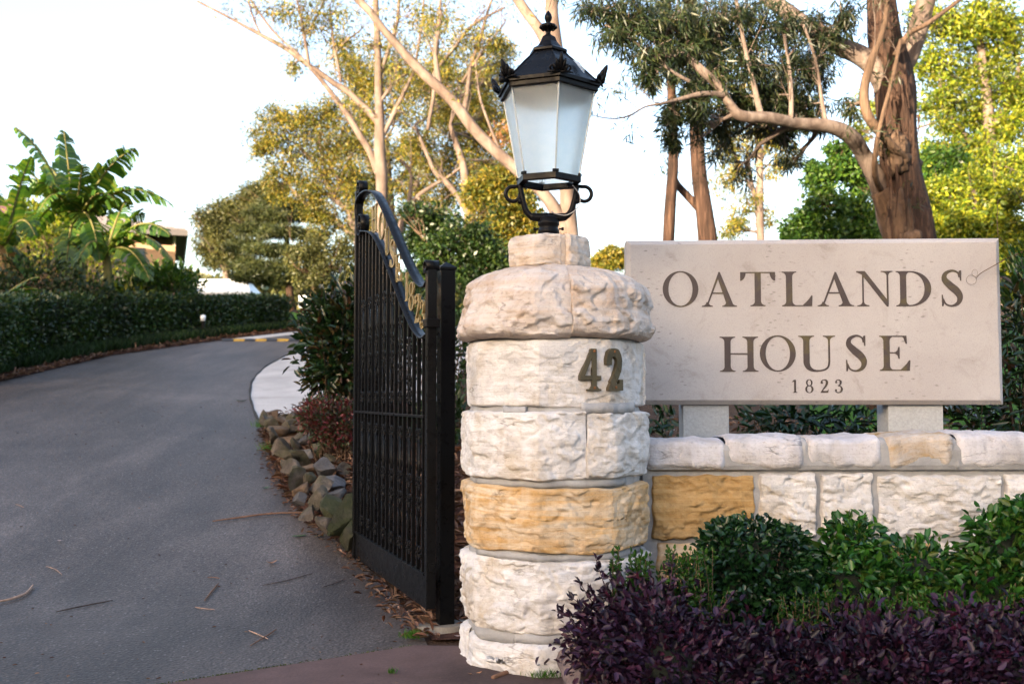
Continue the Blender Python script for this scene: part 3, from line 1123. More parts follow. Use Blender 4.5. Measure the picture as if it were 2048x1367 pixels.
# ------------------------------------------------------------------ house number on the pillar
def number_part(polys, nw, ang, zc, h, w, screws):
    a = math.radians(ang)
    r = rocta(a + .2, 0.425, .6) + 0.012
    o = Vector((r * math.sin(a), -r * math.cos(a), zc))
    tx = Vector((math.cos(a), math.sin(a), 0))
    nrm = Vector((math.sin(a), -math.cos(a), 0))
    m = Matrix(((tx.x, 0, nrm.x, o.x - tx.x * w / 2), (tx.y, 0, nrm.y, o.y - tx.y * w / 2), (0, 1, 0, o.z - h / 2), (0, 0, 0, 1)))
    mb = MB()
    for i, p in enumerate(polys):
        q = [(x / nw * w, y * h) for x, y in p]
        ar = sum(q[k][0] * q[(k + 1) % len(q)][1] - q[(k + 1) % len(q)][0] * q[k][1] for k in range(len(q)))
        mb.prism(q if ar > 0 else q[::-1], -0.02, 0.013 + 0.0003 * (i % 7), m)
    d = mb.build('house_number', M_NUM, pillar, False, 0.0012)
    for sxx, syy in screws:
        s = MB()
        s.lathe([(0.0065, 0), (0.0062, 0.002), (0.004, 0.0035)], 10, (0, 0, 0))
        s.v = [m @ (p + Vector((sxx / nw * w, syy * h, 0.0135))) for p in s.v]
        s.build('screw', plain('rusty_screw', (0.22, 0.09, 0.03), 0.6, 0.6), d)


four = [[(.50, 1.0), (.70, 1.0), (.70, .08), (.50, .08)],
        [(.0, .36), (.0, .25), (.50, .25), (.50, .36)], [(.70, .25), (.88, .25), (.88, .36), (.70, .36)],
        [(.0, .355), (.215, .355), (.50, .78), (.50, 1.0), (.45, 1.0)],
        [(.30, 0), (.88, 0), (.88, .035), (.78, .05), (.70, .12), (.50, .12), (.42, .05), (.30, .035)]]
two = stroke([(.15, .62, .32), (.16, .75, .30), (.26, .89, .23), (.47, .93, .20), (.68, .86, .28), (.76, .70, .32), (.70, .52, .30), (.50, .30, .27), (.28, .12, .26)]) + [[(.10, 0), (.98, 0), (.98, .27), (.76, .27), (.76, .17), (.45, .15), (.22, .18), (.12, .08)]]
zn = at(1180, 739, 4.45).z
number_part(four, .88, 19.5, zn, 0.187, 0.104, [(.60, .94), (.60, .07)])
number_part(two, 1.0, 35.3, zn - 0.001, 0.184, 0.098, [(.47, .95), (.55, .08)])

# ------------------------------------------------------------------ lantern
def mat_black(name, rough=0.32, col=(0.0045, 0.0045, 0.005)):
    m, nt, b = nodes(name)
    f = nz(nt, world_pos(nt), 18, 5, 0.65)
    r = ramp(nt, f, [(0.35, (rough * 0.75,) * 3), (0.7, (min(rough * 1.6, 1),) * 3)])
    nt.links.new(r.outputs['Color'], b.inputs['Roughness'])
    b.inputs['Base Color'].default_value = (*col, 1)
    b.inputs['Specular IOR Level'].default_value = 0.10
    bump(nt, b, nz(nt, world_pos(nt), 55, 3, 0.6), 0.10, 0.004)
    return m


M_BLK = mat_black('black_enamel', 0.30)
M_IRON = mat_black('black_cast_iron', 0.34, (0.005, 0.005, 0.006))


def mat_glass():
    m, nt, b = nodes('frosted_glass')
    p = world_pos(nt)
    c = ramp(nt, nz(nt, p, 30, 5, 0.7), [(0.3, (0.80, 0.88, 0.93)), (0.65, (0.90, 0.95, 0.98))]).outputs['Color']
    nt.links.new(c, b.inputs['Base Color'])
    b.inputs['Transmission Weight'].default_value = 0.88
    b.inputs['Roughness'].default_value = 0.42
    b.inputs['IOR'].default_value = 1.22
    return m


M_GLASS = mat_glass()
LX, LY = at(1097, 300, 4.83).x, 4.83


def lz(py):
    return at(1097, py, LY).z


def lr(px):
    return px / F * LY


z_base = lz(461)
lamp = empty('lantern', (LX, LY, z_base))
tag(lamp, 'black six sided lantern with frosted glass standing on the gate pillar', 'lantern')
PH = math.radians(10)


def hexpt(r, z, k, ph=PH):
    a = PH + k * math.pi / 3
    return Vector((r * math.sin(a), -r * math.cos(a), z - z_base))


# collar with set screws
mb = MB()
mb.lathe([(0.052, -0.02), (0.052, 0.0), (0.047, 0.006), (0.047, 0.022), (0.052, 0.026), (0.052, 0.045), (0.046, 0.05), (0.046, 0.062), (0.03, 0.07)], 24)
mb.build('collar', M_IRON, lamp, True)
for s in (-1, 1):
    mb = MB()
    mb.tube([(s * 0.05, 0, 0.008), (s * 0.062, 0, 0.008)], 0.004, 8)
    mb.tube([(s * 0.062, 0, 0.008), (s * 0.074, 0, 0.008)], 0.0085, 6)
    mb.build('set_screw', M_IRON, lamp)
zr0 = lz(369)
zr1 = lz(357)
RB = lr(64)
RT = lr(97)
# two bracket arms with loop handles
for s in (-1, 1):
    arm = MB()
    pts = [(0, 0, lz(434)), (s * lr(30), 0, lz(434)), (s * lr(44), 0, lz(424)), (s * lr(51), 0, lz(405)), (s * lr(55), 0, lz(386)), (s * lr(58), 0, lz(370))]
    pts = [(p[0], p[1], p[2] - z_base) for p in spline(pts, 6)]
    n = len(pts)
    arm.tube(pts, [0.017 - 0.005 * i / n + (0.004 if i < 8 else 0) for i in range(n)], 10)
    a = arm.build('bracket_arm', M_IRON, lamp, True)
    lp = MB()
    cx, cz = s * lr(72), lz(388) - z_base
    ring_pts = []
    for i in range(25):
        an = math.radians(100 - 290 * i / 24)
        ring_pts.append((cx + s * lr(14.5) * math.cos(an) * 1.0, 0, cz + lr(15) * math.sin(an)))
    ring_pts = [(s * lr(48), 0, cz + lr(17))] + ring_pts + [(s * lr(54), 0, cz - lr(16))]
    lp.tube(ring_pts, 0.0095, 8)
    lp.build('loop_handle', M_IRON, lamp, True)
    kn = MB()
    kn.lathe([(0.004, -0.016), (0.013, -0.010), (0.015, 0), (0.012, 0.010), (0.004, 0.015)], 10, (s * lr(57), 0, cz - lr(14)))
    kn.build('boss', M_IRON, lamp, True)
# thin supply cable on the right arm
mb = MB()
cp = [(lr(48), -0.02, lz(372)), (lr(62), -0.022, lz(392)), (lr(60), -0.022, lz(414)), (lr(38), -0.022, lz(431)), (lr(14), -0.03, lz(430)), (lr(4), -0.05, lz(426))]
mb.tube([(p[0], p[1], p[2] - z_base) for p in spline(cp, 6)], 0.0028, 6)
mb.build('cable', plain('grey_cable', (0.35, 0.33, 0.31), 0.6), lamp, True)


def hexring(r0, r1, za, zb_, name, mat):
    V = []
    for k in range(6):
        V += [hexpt(r0, za, k), hexpt(r1, za, k), hexpt(r1, zb_, k), hexpt(r0, zb_, k)]
    Fc = []
    for k in range(6):
        a, b = 4 * k, 4 * ((k + 1) % 6)
        for i in range(4):
            j = (i + 1) % 4
            Fc.append((a + i, b + i, b + j, a + j))
    mb = MB(); mb.v = V; mb.f = Fc
    return mb.build(name, mat, lamp, False, 0.002)


hexring(RB * 0.84, RB * 1.07, zr0, zr1, 'bottom_ring', M_IRON)
# small glazing clips on the ring corners
for k in range(6):
    mb = MB()
    p = hexpt(RB * 1.03, zr1 + 0.006, k)
    mb.box(p, (0.03, 0.012, 0.014), Matrix.Rotation(PH + k * math.pi / 3, 3, 'Z'))
    mb.build('glazing_clip', M_IRON, lamp, False, 0.002)
zg0, zg1 = zr1, lz(190)
for k in range(6):
    a, b = hexpt(RB * 1.0, zg0, k), hexpt(RB * 1.0, zg0, k + 1)
    c, d = hexpt(RT, zg1, k + 1), hexpt(RT, zg1, k)
    e = 0.03
    a2, b2, c2, d2 = a.lerp(b, e), b.lerp(a, e), c.lerp(d, e * .8), d.lerp(c, e * .8)
    nrm = (b2 - a2).cross(d2 - a2).normalized()
    mb = MB()
    q = [a2, b2, c2, d2]
    mb.v = q + [p - nrm * 0.004 for p in q]
    mb.f = [(0, 1, 2, 3), (7, 6, 5, 4), (0, 4, 5, 1), (1, 5, 6, 2), (2, 6, 7, 3), (3, 7, 4, 0)]
    mb.build('glass_pane', M_GLASS, lamp)
    mb = MB()
    mb.tube([hexpt(RB * 1.0, zg0, k), hexpt(RT, zg1, k)], 0.0045, 6)
    mb.build('glazing_bar', plain('pale_glazing_bar', (0.42, 0.45, 0.46), 0.35, 0.2) if k == 0 else MATS['pale_glazing_bar'], lamp)
# lamp holder inside
mb = MB()
mb.lathe([(0.02, 0), (0.07, 0.0), (0.075, 0.012), (0.03, 0.03), (0.02, 0.06)], 20, (0, 0, lz(205) - z_base))
mb.build('reflector', plain('white_reflector', (0.6, 0.6, 0.58), 0.4), lamp, True)
# rim moulding
RR_ = lr(106)
hexring(RT * 0.93, RR_ * 0.985, lz(193), lz(184), 'lower_rim', M_IRON)
hexring(RT * 0.95, RR_ * 1.03, lz(184), lz(176), 'upper_rim', M_IRON)
# six roof panels, each slightly hollow
prof = [(RR_ * 1.0, lz(177)), (lr(86), lz(158)), (lr(64), lz(136)), (lr(44), lz(118)), (lr(36), lz(109))]
for k in range(6):
    mb = MB()
    V = []
    for r, z in prof:
        V += [hexpt(r, z, k), hexpt(r, z, k + 1)]
    mb.v = V
    mb.f = [(2 * i, 2 * i + 1, 2 * i + 3, 2 * i + 2) for i in range(len(prof) - 1)]
    o = mb.build('roof_panel', M_BLK, lamp)
    sm = o.modifiers.new('solid', 'SOLIDIFY'); sm.thickness = 0.003; sm.offset = -1
    mb = MB()
    mb.tube([hexpt(r, z + 0.0015, k) for r, z in prof], 0.0035, 6)
    mb.build('roof_rib', M_IRON, lamp, True)
# bird dropping streak on the right roof panel
mb = MB()
a, b = hexpt(lr(62), lz(134), 0.82), hexpt(lr(98), lz(171), 0.62)
M_SPLAT = plain('pale_splash', (0.42, 0.45, 0.46), 0.7)
up = Vector((math.sin(PH + 0.5), -math.cos(PH + 0.5), 0.75)).normalized()
for (t0, t1, w0, w1, off) in ((0.0, 0.42, .020, .013, 0), (0.35, .95, .005, .0035, .012), (.3, .62, .005, .004, -.012), (0.38, .8, .004, .003, 0.0)):
    pa, pb = a.lerp(b, t0), a.lerp(b, t1)
    tt = (pb - pa).normalized()
    ss = tt.cross(up).normalized()
    mb.v += [pa + ss * (w0 + off) + up * .004, pa - ss * (w0 - off) + up * .004, pb - ss * (w1 - off) + up * .004, pb + ss * (w1 + off) + up * .004]
    n = len(mb.v)
    mb.f.append((n - 4, n - 3, n - 2, n - 1))
mb.build('splash_mark', M_SPLAT, lamp)
# upper cap and finial
mb = MB()
for i, (r, z) in enumerate([(lr(36), lz(111)), (lr(40), lz(109)), (lr(40), lz(104)), (lr(28), lz(97)), (lr(19), lz(86)), (lr(15), lz(76)), (lr(8), lz(71))]):
    mb.v += [hexpt(r, z, k) for k in range(6)]
for i in range(6):
    for k in range(6):
        k2 = (k + 1) % 6
        mb.f.append((i * 6 + k, i * 6 + k2, i * 6 + 6 + k2, i * 6 + 6 + k))
mb.f.append(tuple(36 + k for k in range(6)))
mb.build('vent_cap', M_IRON, lamp, False, 0.002)
fin = MB()
fin.lathe([(lr(r), lz(y) - z_base) for r, y in [(9, 73), (5, 69), (4.5, 64), (10, 60), (16, 56), (17.5, 53), (13, 50), (5, 49), (4, 46), (6, 42), (8, 37), (7, 31), (4, 26), (1.2, 22)]], 18)
f = fin.build('finial', M_IRON, lamp, True)
for k in range(8):
    an = k * math.pi / 4
    mb = MB()
    mb.lathe([(0.002, -0.012), (0.010, -0.006), (0.012, 0), (0.008, 0.008), (0.002, 0.011)], 8, (lr(14) * math.cos(an), lr(14) * math.sin(an), lz(55) - z_base))
    mb.build('petal', M_IRON, f, True)
# palmette crests on the roof corners
def crest():
    mb = MB()

    def lobe(x, z, ang, L, w):
        t = Vector((math.sin(ang), 0, math.cos(ang)))
        s = Vector((t.z, 0, -t.x))
        base = Vector((x, 0, z))
        pts = [base + t * L * q for q in (0, .25, .55, .8, 1.0)]
        mb.tube(pts, [w * .55, w, w * .9, w * .7, w * .25], 7)
    lobe(0, 0.012, 0, 0.078, .013)
    for s in (-1, 1):
        lobe(s * .008, 0.012, s * .30, 0.052, .012)
        lobe(s * .018, 0.008, s * .55, 0.036, .012)
        # side volutes
        pts = []
        for i in range(14):
            an = i / 13 * 4.6
            r = .019 * (1 - i / 13 * .75)
            pts.append((s * (.040 - r * math.cos(an)), 0, .018 + r * math.sin(an) * .9))
        mb.tube(pts, .005, 6)
        mb.tube([(0, 0, .004), (s * .03, 0, .006), (s * .062, 0, .002)], [.008, .007, .004], 6)
    return mb


cm = crest()
cme = mesh_from('crest', cm.v, cm.f)
cme.polygons.foreach_set('use_smooth', [True] * len(cme.polygons))
cme.materials.append(M_IRON)
for k in range(6):
    a = PH + k * math.pi / 3
    o = bpy.data.objects.new('crest', cme)
    COL.objects.link(o)
    o.parent = lamp
    p = hexpt(RR_ * 1.0, lz(178), k)
    o.location = p
    o.scale = (1.0, 1.25, 1.05)
    o.rotation_euler = (Matrix.Rotation(a, 3, 'Z') @ Matrix.Rotation(math.radians(26), 3, 'X')).to_euler()
# knob at one corner
mb = MB()
p = hexpt(RR_ * 1.02, lz(183), -1)
q = hexpt(RR_ * 1.20, lz(184), -1)
mb.tube([p, p.lerp(q, .4), p.lerp(q, .6), p.lerp(q, .9), q], [.010, .010, .017, .016, .006], 10)
mb.build('hinge_knob', M_IRON, lamp, True)

# ------------------------------------------------------------------ gate leaf and post
GN = Vector((-0.432, 5.20, 0))
GF = Vector((-1.078, 6.905, 0))
gdir = (GF - GN)
G_LEN = gdir.length
gdir.normalize()
G_ANG = math.atan2(gdir.y, gdir.x)
gnorm = Vector((-gdir.y, gdir.x, 0))             # local +y: faces the driveway
gate = empty('iron_gate', GN, G_ANG)
tag(gate, 'tall black iron gate leaf standing open with gold HOUSE 1823 lettering', 'gate')


def gp(px, py):
    d = ray(px, py)
    o = Vector((0, 0, CAM_H))
    t = (GN - o).dot(gnorm) / d.dot(gnorm)
    p = o + d * t
    return (p - GN).dot(gdir), p.z


z_bot, z_pan, z_bar = 0.125, 0.30, 1.118
up_px = [(721, 452), (718, 432), (717.5, 414), (721, 398), (730, 386), (741, 381.5), (753, 386), (764, 403), (778, 432), (797, 477), (816, 521), (834, 556), (846, 571), (855, 573), (860, 565)]
lo_px = [(727, 462.5), (738, 463), (748, 467), (759, 482), (774, 515), (793, 564), (812, 614), (831, 655), (845, 673), (853, 675), (859, 670)]
UP = [gp(*p) for p in up_px]
LO = [gp(*p) for p in lo_px]


def band(pts, hw, th, name, y0=0.0):
    P = spline(pts, 6)
    V, Fc = [], []
    for i, p in enumerate(P):
        a, b = P[max(i - 1, 0)], P[min(i + 1, len(P) - 1)]
        t = np.array([b[0] - a[0], b[1] - a[1]])
        t /= (np.linalg.norm(t) + 1e-9)
        n = np.array([-t[1], t[0]]) * th / 2
        for yy in (-hw, hw):
            V += [Vector((p[0] + n[0], y0 + yy, p[1] + n[1])), Vector((p[0] - n[0], y0 + yy, p[1] - n[1]))]
    for i in range(len(P) - 1):
        a, b = 4 * i, 4 * (i + 1)
        Fc += [(a, a + 2, b + 2, b), (a + 1, b + 1, b + 3, a + 3), (a, b, b + 1, a + 1), (a + 2, a + 3, b + 3, b + 2)]
    Fc += [(0, 1, 3, 2), (len(V) - 4, len(V) - 2, len(V) - 1, len(V) - 3)]
    mb = MB(); mb.v = V; mb.f = Fc
    return mb.build(name, M_BLK, gate, True)


BW = 0.030
band(UP, BW, 0.008, 'upper_band')
band(LO, BW, 0.008, 'lower_band')


def spiral(cx, cz, r0, turns, a0, sgn, shrink=.2, n=40):
    out = []
    for i in range(n):
        t = i / (n - 1)
        r = r0 * (1 - (1 - shrink) * t)
        a = a0 + sgn * turns * 2 * math.pi * t
        out.append((cx + r * math.cos(a), cz + r * math.sin(a)))
    return out


# scroll where the bands meet at the free end
c = gp(726, 446)
band(spiral(c[0], c[1], 0.098, 1.35, math.radians(10), -1, .22), BW, 0.007, 'band_scroll')
# curled tip of the free stile
c = gp(724.5, 377)
band(spiral(c[0], c[1], 0.060, 1.2, math.radians(0), 1, .25), BW, 0.007, 'stile_scroll')
# scroll on the hinge stile
c = gp(863, 533)
band(spiral(c[0], c[1], 0.040, 1.2, math.radians(-60), 1, .3), 0.036, 0.007, 'hinge_scroll')

# stiles, rails, panel
mb = MB(); mb.box((-0.028, 0, (z_bot + 1.93 - .02) / 2), (0.050, 0.050, 1.88 - z_bot)); mb.build('hinge_stile', M_BLK, gate, False, 0.004)
ztop = gp(722, 378)[1]
mb = MB(); mb.box((G_LEN - 0.022, 0, (z_bot + ztop) / 2), (0.044, 0.044, ztop - z_bot)); mb.build('free_stile', M_BLK, gate, False, 0.004)
mb = MB(); mb.box((G_LEN / 2 - .006, 0, (z_bot + z_pan) / 2), (G_LEN - .08, 0.020, z_pan - z_bot - 0.004)); mb.build('kick_panel', M_BLK, gate, False, 0.003)
mb = MB(); mb.box((G_LEN / 2 - .006, 0, z_pan), (G_LEN - .08, 0.040, 0.010)); mb.build('bottom_rail', M_BLK, gate, False, 0.002)
mb = MB(); mb.box((G_LEN / 2 - .006, 0.0, z_bar), (G_LEN - .08, 0.044, 0.014)); mb.build('middle_rail', M_BLK, gate, False, 0.002)

lo_s = sorted([(p[0], p[1]) for p in spline(LO, 6)])
lx, lzv = [p[0] for p in lo_s], [p[1] for p in lo_s]
nb = 17
us = [0.10 + (G_LEN - 0.20) * i / (nb - 1) for i in range(nb)]
for u in us:
    zt_ = float(np.interp(u, lx, lzv))
    mb = MB()
    mb.box((u, 0, (z_pan + zt_) / 2), (0.020, 0.020, zt_ - z_pan - 0.004), Matrix.Rotation(0.0, 3, 'Z'))
    mb.build('bar', M_BLK, gate, False, 0.002)


def cscroll(mb, u, z, s, h):
    """a pair of small C scrolls back to back"""
    pts = []
    for i in range(17):
        t = i / 16
        a = math.radians(-150 + 300 * t)
        k = 1 - 0.45 * abs(2 * t - 1) ** 3
        pts.append((u + s * (0.026 - 0.021 * math.cos(a) * k), 0.014, z + h * 0.5 * math.sin(a) * k))
    mb.tube(pts, 0.0042, 5)
    for zz in (-1, 1):
        e = pts[0] if zz < 0 else pts[-1]
        mb.lathe([(0.002, -.005), (0.007, -0.003), (0.007, .003), (0.002, .005)], 7, e)


def ornament(u, za, zb_):
    """thin rod between two bars with collars and C scrolls top, middle and bottom"""
    mb = MB()
    zm = (za + zb_) / 2
    L = zb_ - za
    for z in (zb_ - 0.03, zm + 0.055, zm - 0.055, za + 0.03):
        for s in (-1, 1):
            cscroll(mb, u, z, s, 0.075)
    mb.tube([(u, 0.012, za), (u, 0.012, zm - 0.1), (u, 0.012, zm + .1), (u, 0.012, zb_)], [0.0045, 0.006, 0.006, 0.0045], 6)
    for s in (-1, 1):
        mb.tube([(u + s * .045, .012, zm - .12), (u + s * 0.012, .012, (zm + za) / 2), (u, .012, za + .06)], 0.0035, 5)
        mb.tube([(u + s * .045, .012, zm + .12), (u + s * 0.012, .012, (zm + zb_) / 2), (u, .012, zb_ - .06)], 0.0035, 5)
    mb.build('scroll_ornament', M_BLK, gate, True)


for i in range(0, nb - 1, 2):
    u = (us[i] + us[i + 1]) / 2
    zt_ = float(np.interp(u, lx, lzv))
    ornament(u, z_pan + 0.07, z_bar - 0.07)
    hi = min(zt_ - 0.10, 1.86)
    if hi > z_bar + 0.35:
        ornament(u, z_bar + 0.07, hi)

# gold letters between the bands
M_GOLD = mat_bronze('worn_gold', (0.26, 0.19, 0.07), (0.34, 0.25, 0.105), (0.42, 0.32, 0.16), 0.55, 0.42, 14)
glet = [('H', 749, 762, 438, 11), ('O', 764, 766, 451, 12), ('U', 776, 779, 482, 12), ('S', 786, 786, 507, 11), ('E', 797, 798, 536, 12), ('1', 814, 815, 573, 8), ('8', 824, 825, 592, 11), ('2', 836, 837, 616, 11), ('3', 846, 847, 628, 10)]
for ch_, x_, _, yc, wpx in glet:
    u, z = gp(x_, yc)
    u2, _z = gp(x_ + wpx * .5, yc)
    w = abs(u2 - u) * 2 * (1.0 if ch_ != '1' else .7)
    sc = (GN + gdir * u).y
    h = 56 / F * sc if ch_.isalpha() else 58 / F * sc
    w = min(w, h * 1.0)
    # right = -x local, up = z, towards viewer = +y
    m = Matrix(((-1, 0, 0, u + w / 2), (0, 0, 1, 0.0), (0, 1, 0, z - h / 2), (0, 0, 0, 1)))
    # letters lean with the sweep of the bands
    glyph_mesh(ch_, m, w, h, 0.012, -0.006).build('letter' if ch_.isalpha() else 'numeral', M_GOLD, gate)
# thin back rod that carries the letters
mid = [((a[0] + b[0]) / 2, (a[1] + b[1]) / 2) for a, b in zip(spline(UP[5:], 4)[2:-6], spline(LO[1:], 4)[2:])]
n = min(len(mid), 30)
# hinge strap
mb = MB(); mb.box((-0.035, 0.0, gp(868, 645)[1]), (0.075, 0.072, 0.045)); mb.build('hinge_strap', M_BLK, gate, False, 0.004)
mb = MB(); mb.box((-0.045, 0.0, .35), (0.045, 0.03, 0.045)); mb.build('hinge_strap', M_BLK, gate, False, 0.004)

# hinge post
post = empty('gate_post', (at(890, 1255, 5.31).x, 5.31, 0), math.radians(21))
tag(post, 'square black steel hinge post with pointed top between gate and pillar', 'post')
hp = at(893, 540, 5.31).z
mb = MB(); mb.box((0, 0, hp / 2 - .03), (0.080, 0.080, hp + 0.06)); mb.build('shaft', M_BLK, post, False, 0.004)
mb = MB()
mb.v = [Vector(p) for p in ((-.046, -.046, hp), (.046, -.046, hp), (.046, .046, hp), (-.046, .046, hp), (-.046, -.046, hp + .012), (.046, -.046, hp + .012), (.046, .046, hp + .012), (-.046, .046, hp + .012), (0, 0, hp + .045))]
mb.f = [(3, 2, 1, 0), (0, 1, 5, 4), (1, 2, 6, 5), (2, 3, 7, 6), (3, 0, 4, 7), (4, 5, 8), (5, 6, 8), (6, 7, 8), (7, 4, 8)]
mb.build('post_cap', M_BLK, post)
# concrete footing under the post
mb = MB()
for i in range(10):
    a = 2 * math.pi * i / 10
    r = 0.15 + 0.03 * noise.noise(Vector((i * 1.7, 0, 0)))
    mb.v.append(Vector((r * math.cos(a) * 1.15, r * math.sin(a) * .8, -0.02)))
for i in range(10):
    a = 2 * math.pi * i / 10
    r = 0.125 + 0.03 * noise.noise(Vector((i * 1.7, 3, 0)))
    mb.v.append(Vector((r * math.cos(a) * 1.15, r * math.sin(a) * .8, 0.035)))
mb.f = [(i, (i + 1) % 10, 10 + (i + 1) % 10, 10 + i) for i in range(10)] + [tuple(range(10, 20))]
mb.build('footing', mat_concrete('rough_concrete', (0.16, 0.145, 0.125), 0.35), post)

# ------------------------------------------------------------------ trees
def mat_bark(name, a, bcol, c3, stretch=(9, 9, 1.3), bs=0.8, sc=1.6):
    m, nt, b = nodes(name)
    p = world_pos(nt, stretch)
    f = nz(nt, p, sc, 6, 0.65, 0.8)
    c = ramp(nt, f, [(0.30, a), (0.50, bcol), (0.70, c3)]).outputs['Color']
    f2 = nz(nt, world_pos(nt), 1.3, 4, 0.6, 0.6)
    c = mixc(nt, ramp(nt, f2, [(0.5, (0, 0, 0)), (0.62, (0.55,) * 3)]).outputs['Color'], c, a)
    nt.links.new(c, b.inputs['Base Color'])
    b.inputs['Roughness'].default_value = 0.85
    b.inputs['Specular IOR Level'].default_value = 0.2
    bump(nt, b, f, bs, 0.05)
    return m


M_BARK_RED = mat_bark('stringy_red_bark', (0.014, 0.009, 0.007), (0.050, 0.027, 0.018), (0.125, 0.072, 0.048), (13, 13, 0.8), 1.0)
M_BARK_PALE = mat_bark('smooth_pale_bark', (0.075, 0.052, 0.042), (0.145, 0.108, 0.090), (0.21, 0.168, 0.145), (2.2, 2.2, 0.8), 0.25, 1.2)
M_BARK_MIX = mat_bark('peeling_bark', (0.060, 0.042, 0.034), (0.14, 0.105, 0.088), (0.23, 0.185, 0.16), (5, 5, 1.5), 0.4, 1.2)
M_BARK_DK = mat_bark('dark_bark', (0.05, 0.032, 0.022), (0.11, 0.07, 0.045), (0.17, 0.11, 0.075), (8, 8, 1.5), 0.7)

L_GUM_DK = leaf_mat('dark_gum_leaf', [(0.010, 0.020, 0.008), (0.017, 0.030, 0.010), (0.026, 0.042, 0.013), (0.050, 0.050, 0.016)], 0.4, 0.22)  # base colour darkened to stand in for backlit, shaded foliage
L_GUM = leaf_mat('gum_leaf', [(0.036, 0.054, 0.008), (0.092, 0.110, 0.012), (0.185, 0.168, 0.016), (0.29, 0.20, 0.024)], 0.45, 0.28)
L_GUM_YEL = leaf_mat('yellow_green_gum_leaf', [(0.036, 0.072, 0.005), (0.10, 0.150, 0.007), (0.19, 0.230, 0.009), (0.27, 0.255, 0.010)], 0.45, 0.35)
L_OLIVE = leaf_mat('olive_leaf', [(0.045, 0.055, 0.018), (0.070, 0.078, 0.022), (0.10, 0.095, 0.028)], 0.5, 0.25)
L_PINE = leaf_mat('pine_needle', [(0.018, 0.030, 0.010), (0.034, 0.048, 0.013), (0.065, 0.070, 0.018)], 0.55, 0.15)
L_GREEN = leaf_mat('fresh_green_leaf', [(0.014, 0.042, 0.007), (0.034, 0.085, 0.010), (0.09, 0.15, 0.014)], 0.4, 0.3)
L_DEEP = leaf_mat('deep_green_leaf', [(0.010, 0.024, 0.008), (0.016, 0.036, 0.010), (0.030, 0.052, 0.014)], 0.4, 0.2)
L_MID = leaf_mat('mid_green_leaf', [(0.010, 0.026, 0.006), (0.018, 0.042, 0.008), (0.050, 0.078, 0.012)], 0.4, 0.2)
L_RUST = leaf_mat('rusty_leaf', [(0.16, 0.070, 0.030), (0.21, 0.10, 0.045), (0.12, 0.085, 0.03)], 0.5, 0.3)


def wlimb(pts, Y):
    """trace points (px, py, half width px[, depth]) -> world points and radii"""
    P, R = [], []
    for p in spline([(q[0], q[1], q[2], q[3] if len(q) > 3 else Y) for q in pts], 5):
        P.append(at(p[0], p[1], p[3]))
        R.append(max(p[2] / F * p[3], 0.006))
    return P, R


def gnarl(P, R, amp=0.25, seed=0):
    return [p + Vector((noise.noise(p * .9 + Vector((seed, 0, 0))), noise.noise(p * .9 + Vector((0, seed, 5))), 0)) * r * amp for p, r in zip(P, R)]


def trunk_mesh(P, R, n=14, rough=0.10, seed=0):
    """tapered limb with fluted, uneven girth"""
    mb = MB()
    mb.tube(P, R, n)
    k = 0
    for i in range(len(P)):
        for j in range(n):
            v = mb.v[k]
            d = v - P[i]
            s = 1 + rough * (noise.noise(Vector((math.cos(j / n * 6.283) * 1.5, math.sin(j / n * 6.283) * 1.5, P[i].z * 1.3 + seed))) + .6 * noise.noise(Vector((j * 1.7, P[i].z * .5, seed))))
            mb.v[k] = P[i] + d * s
            k += 1
    return mb


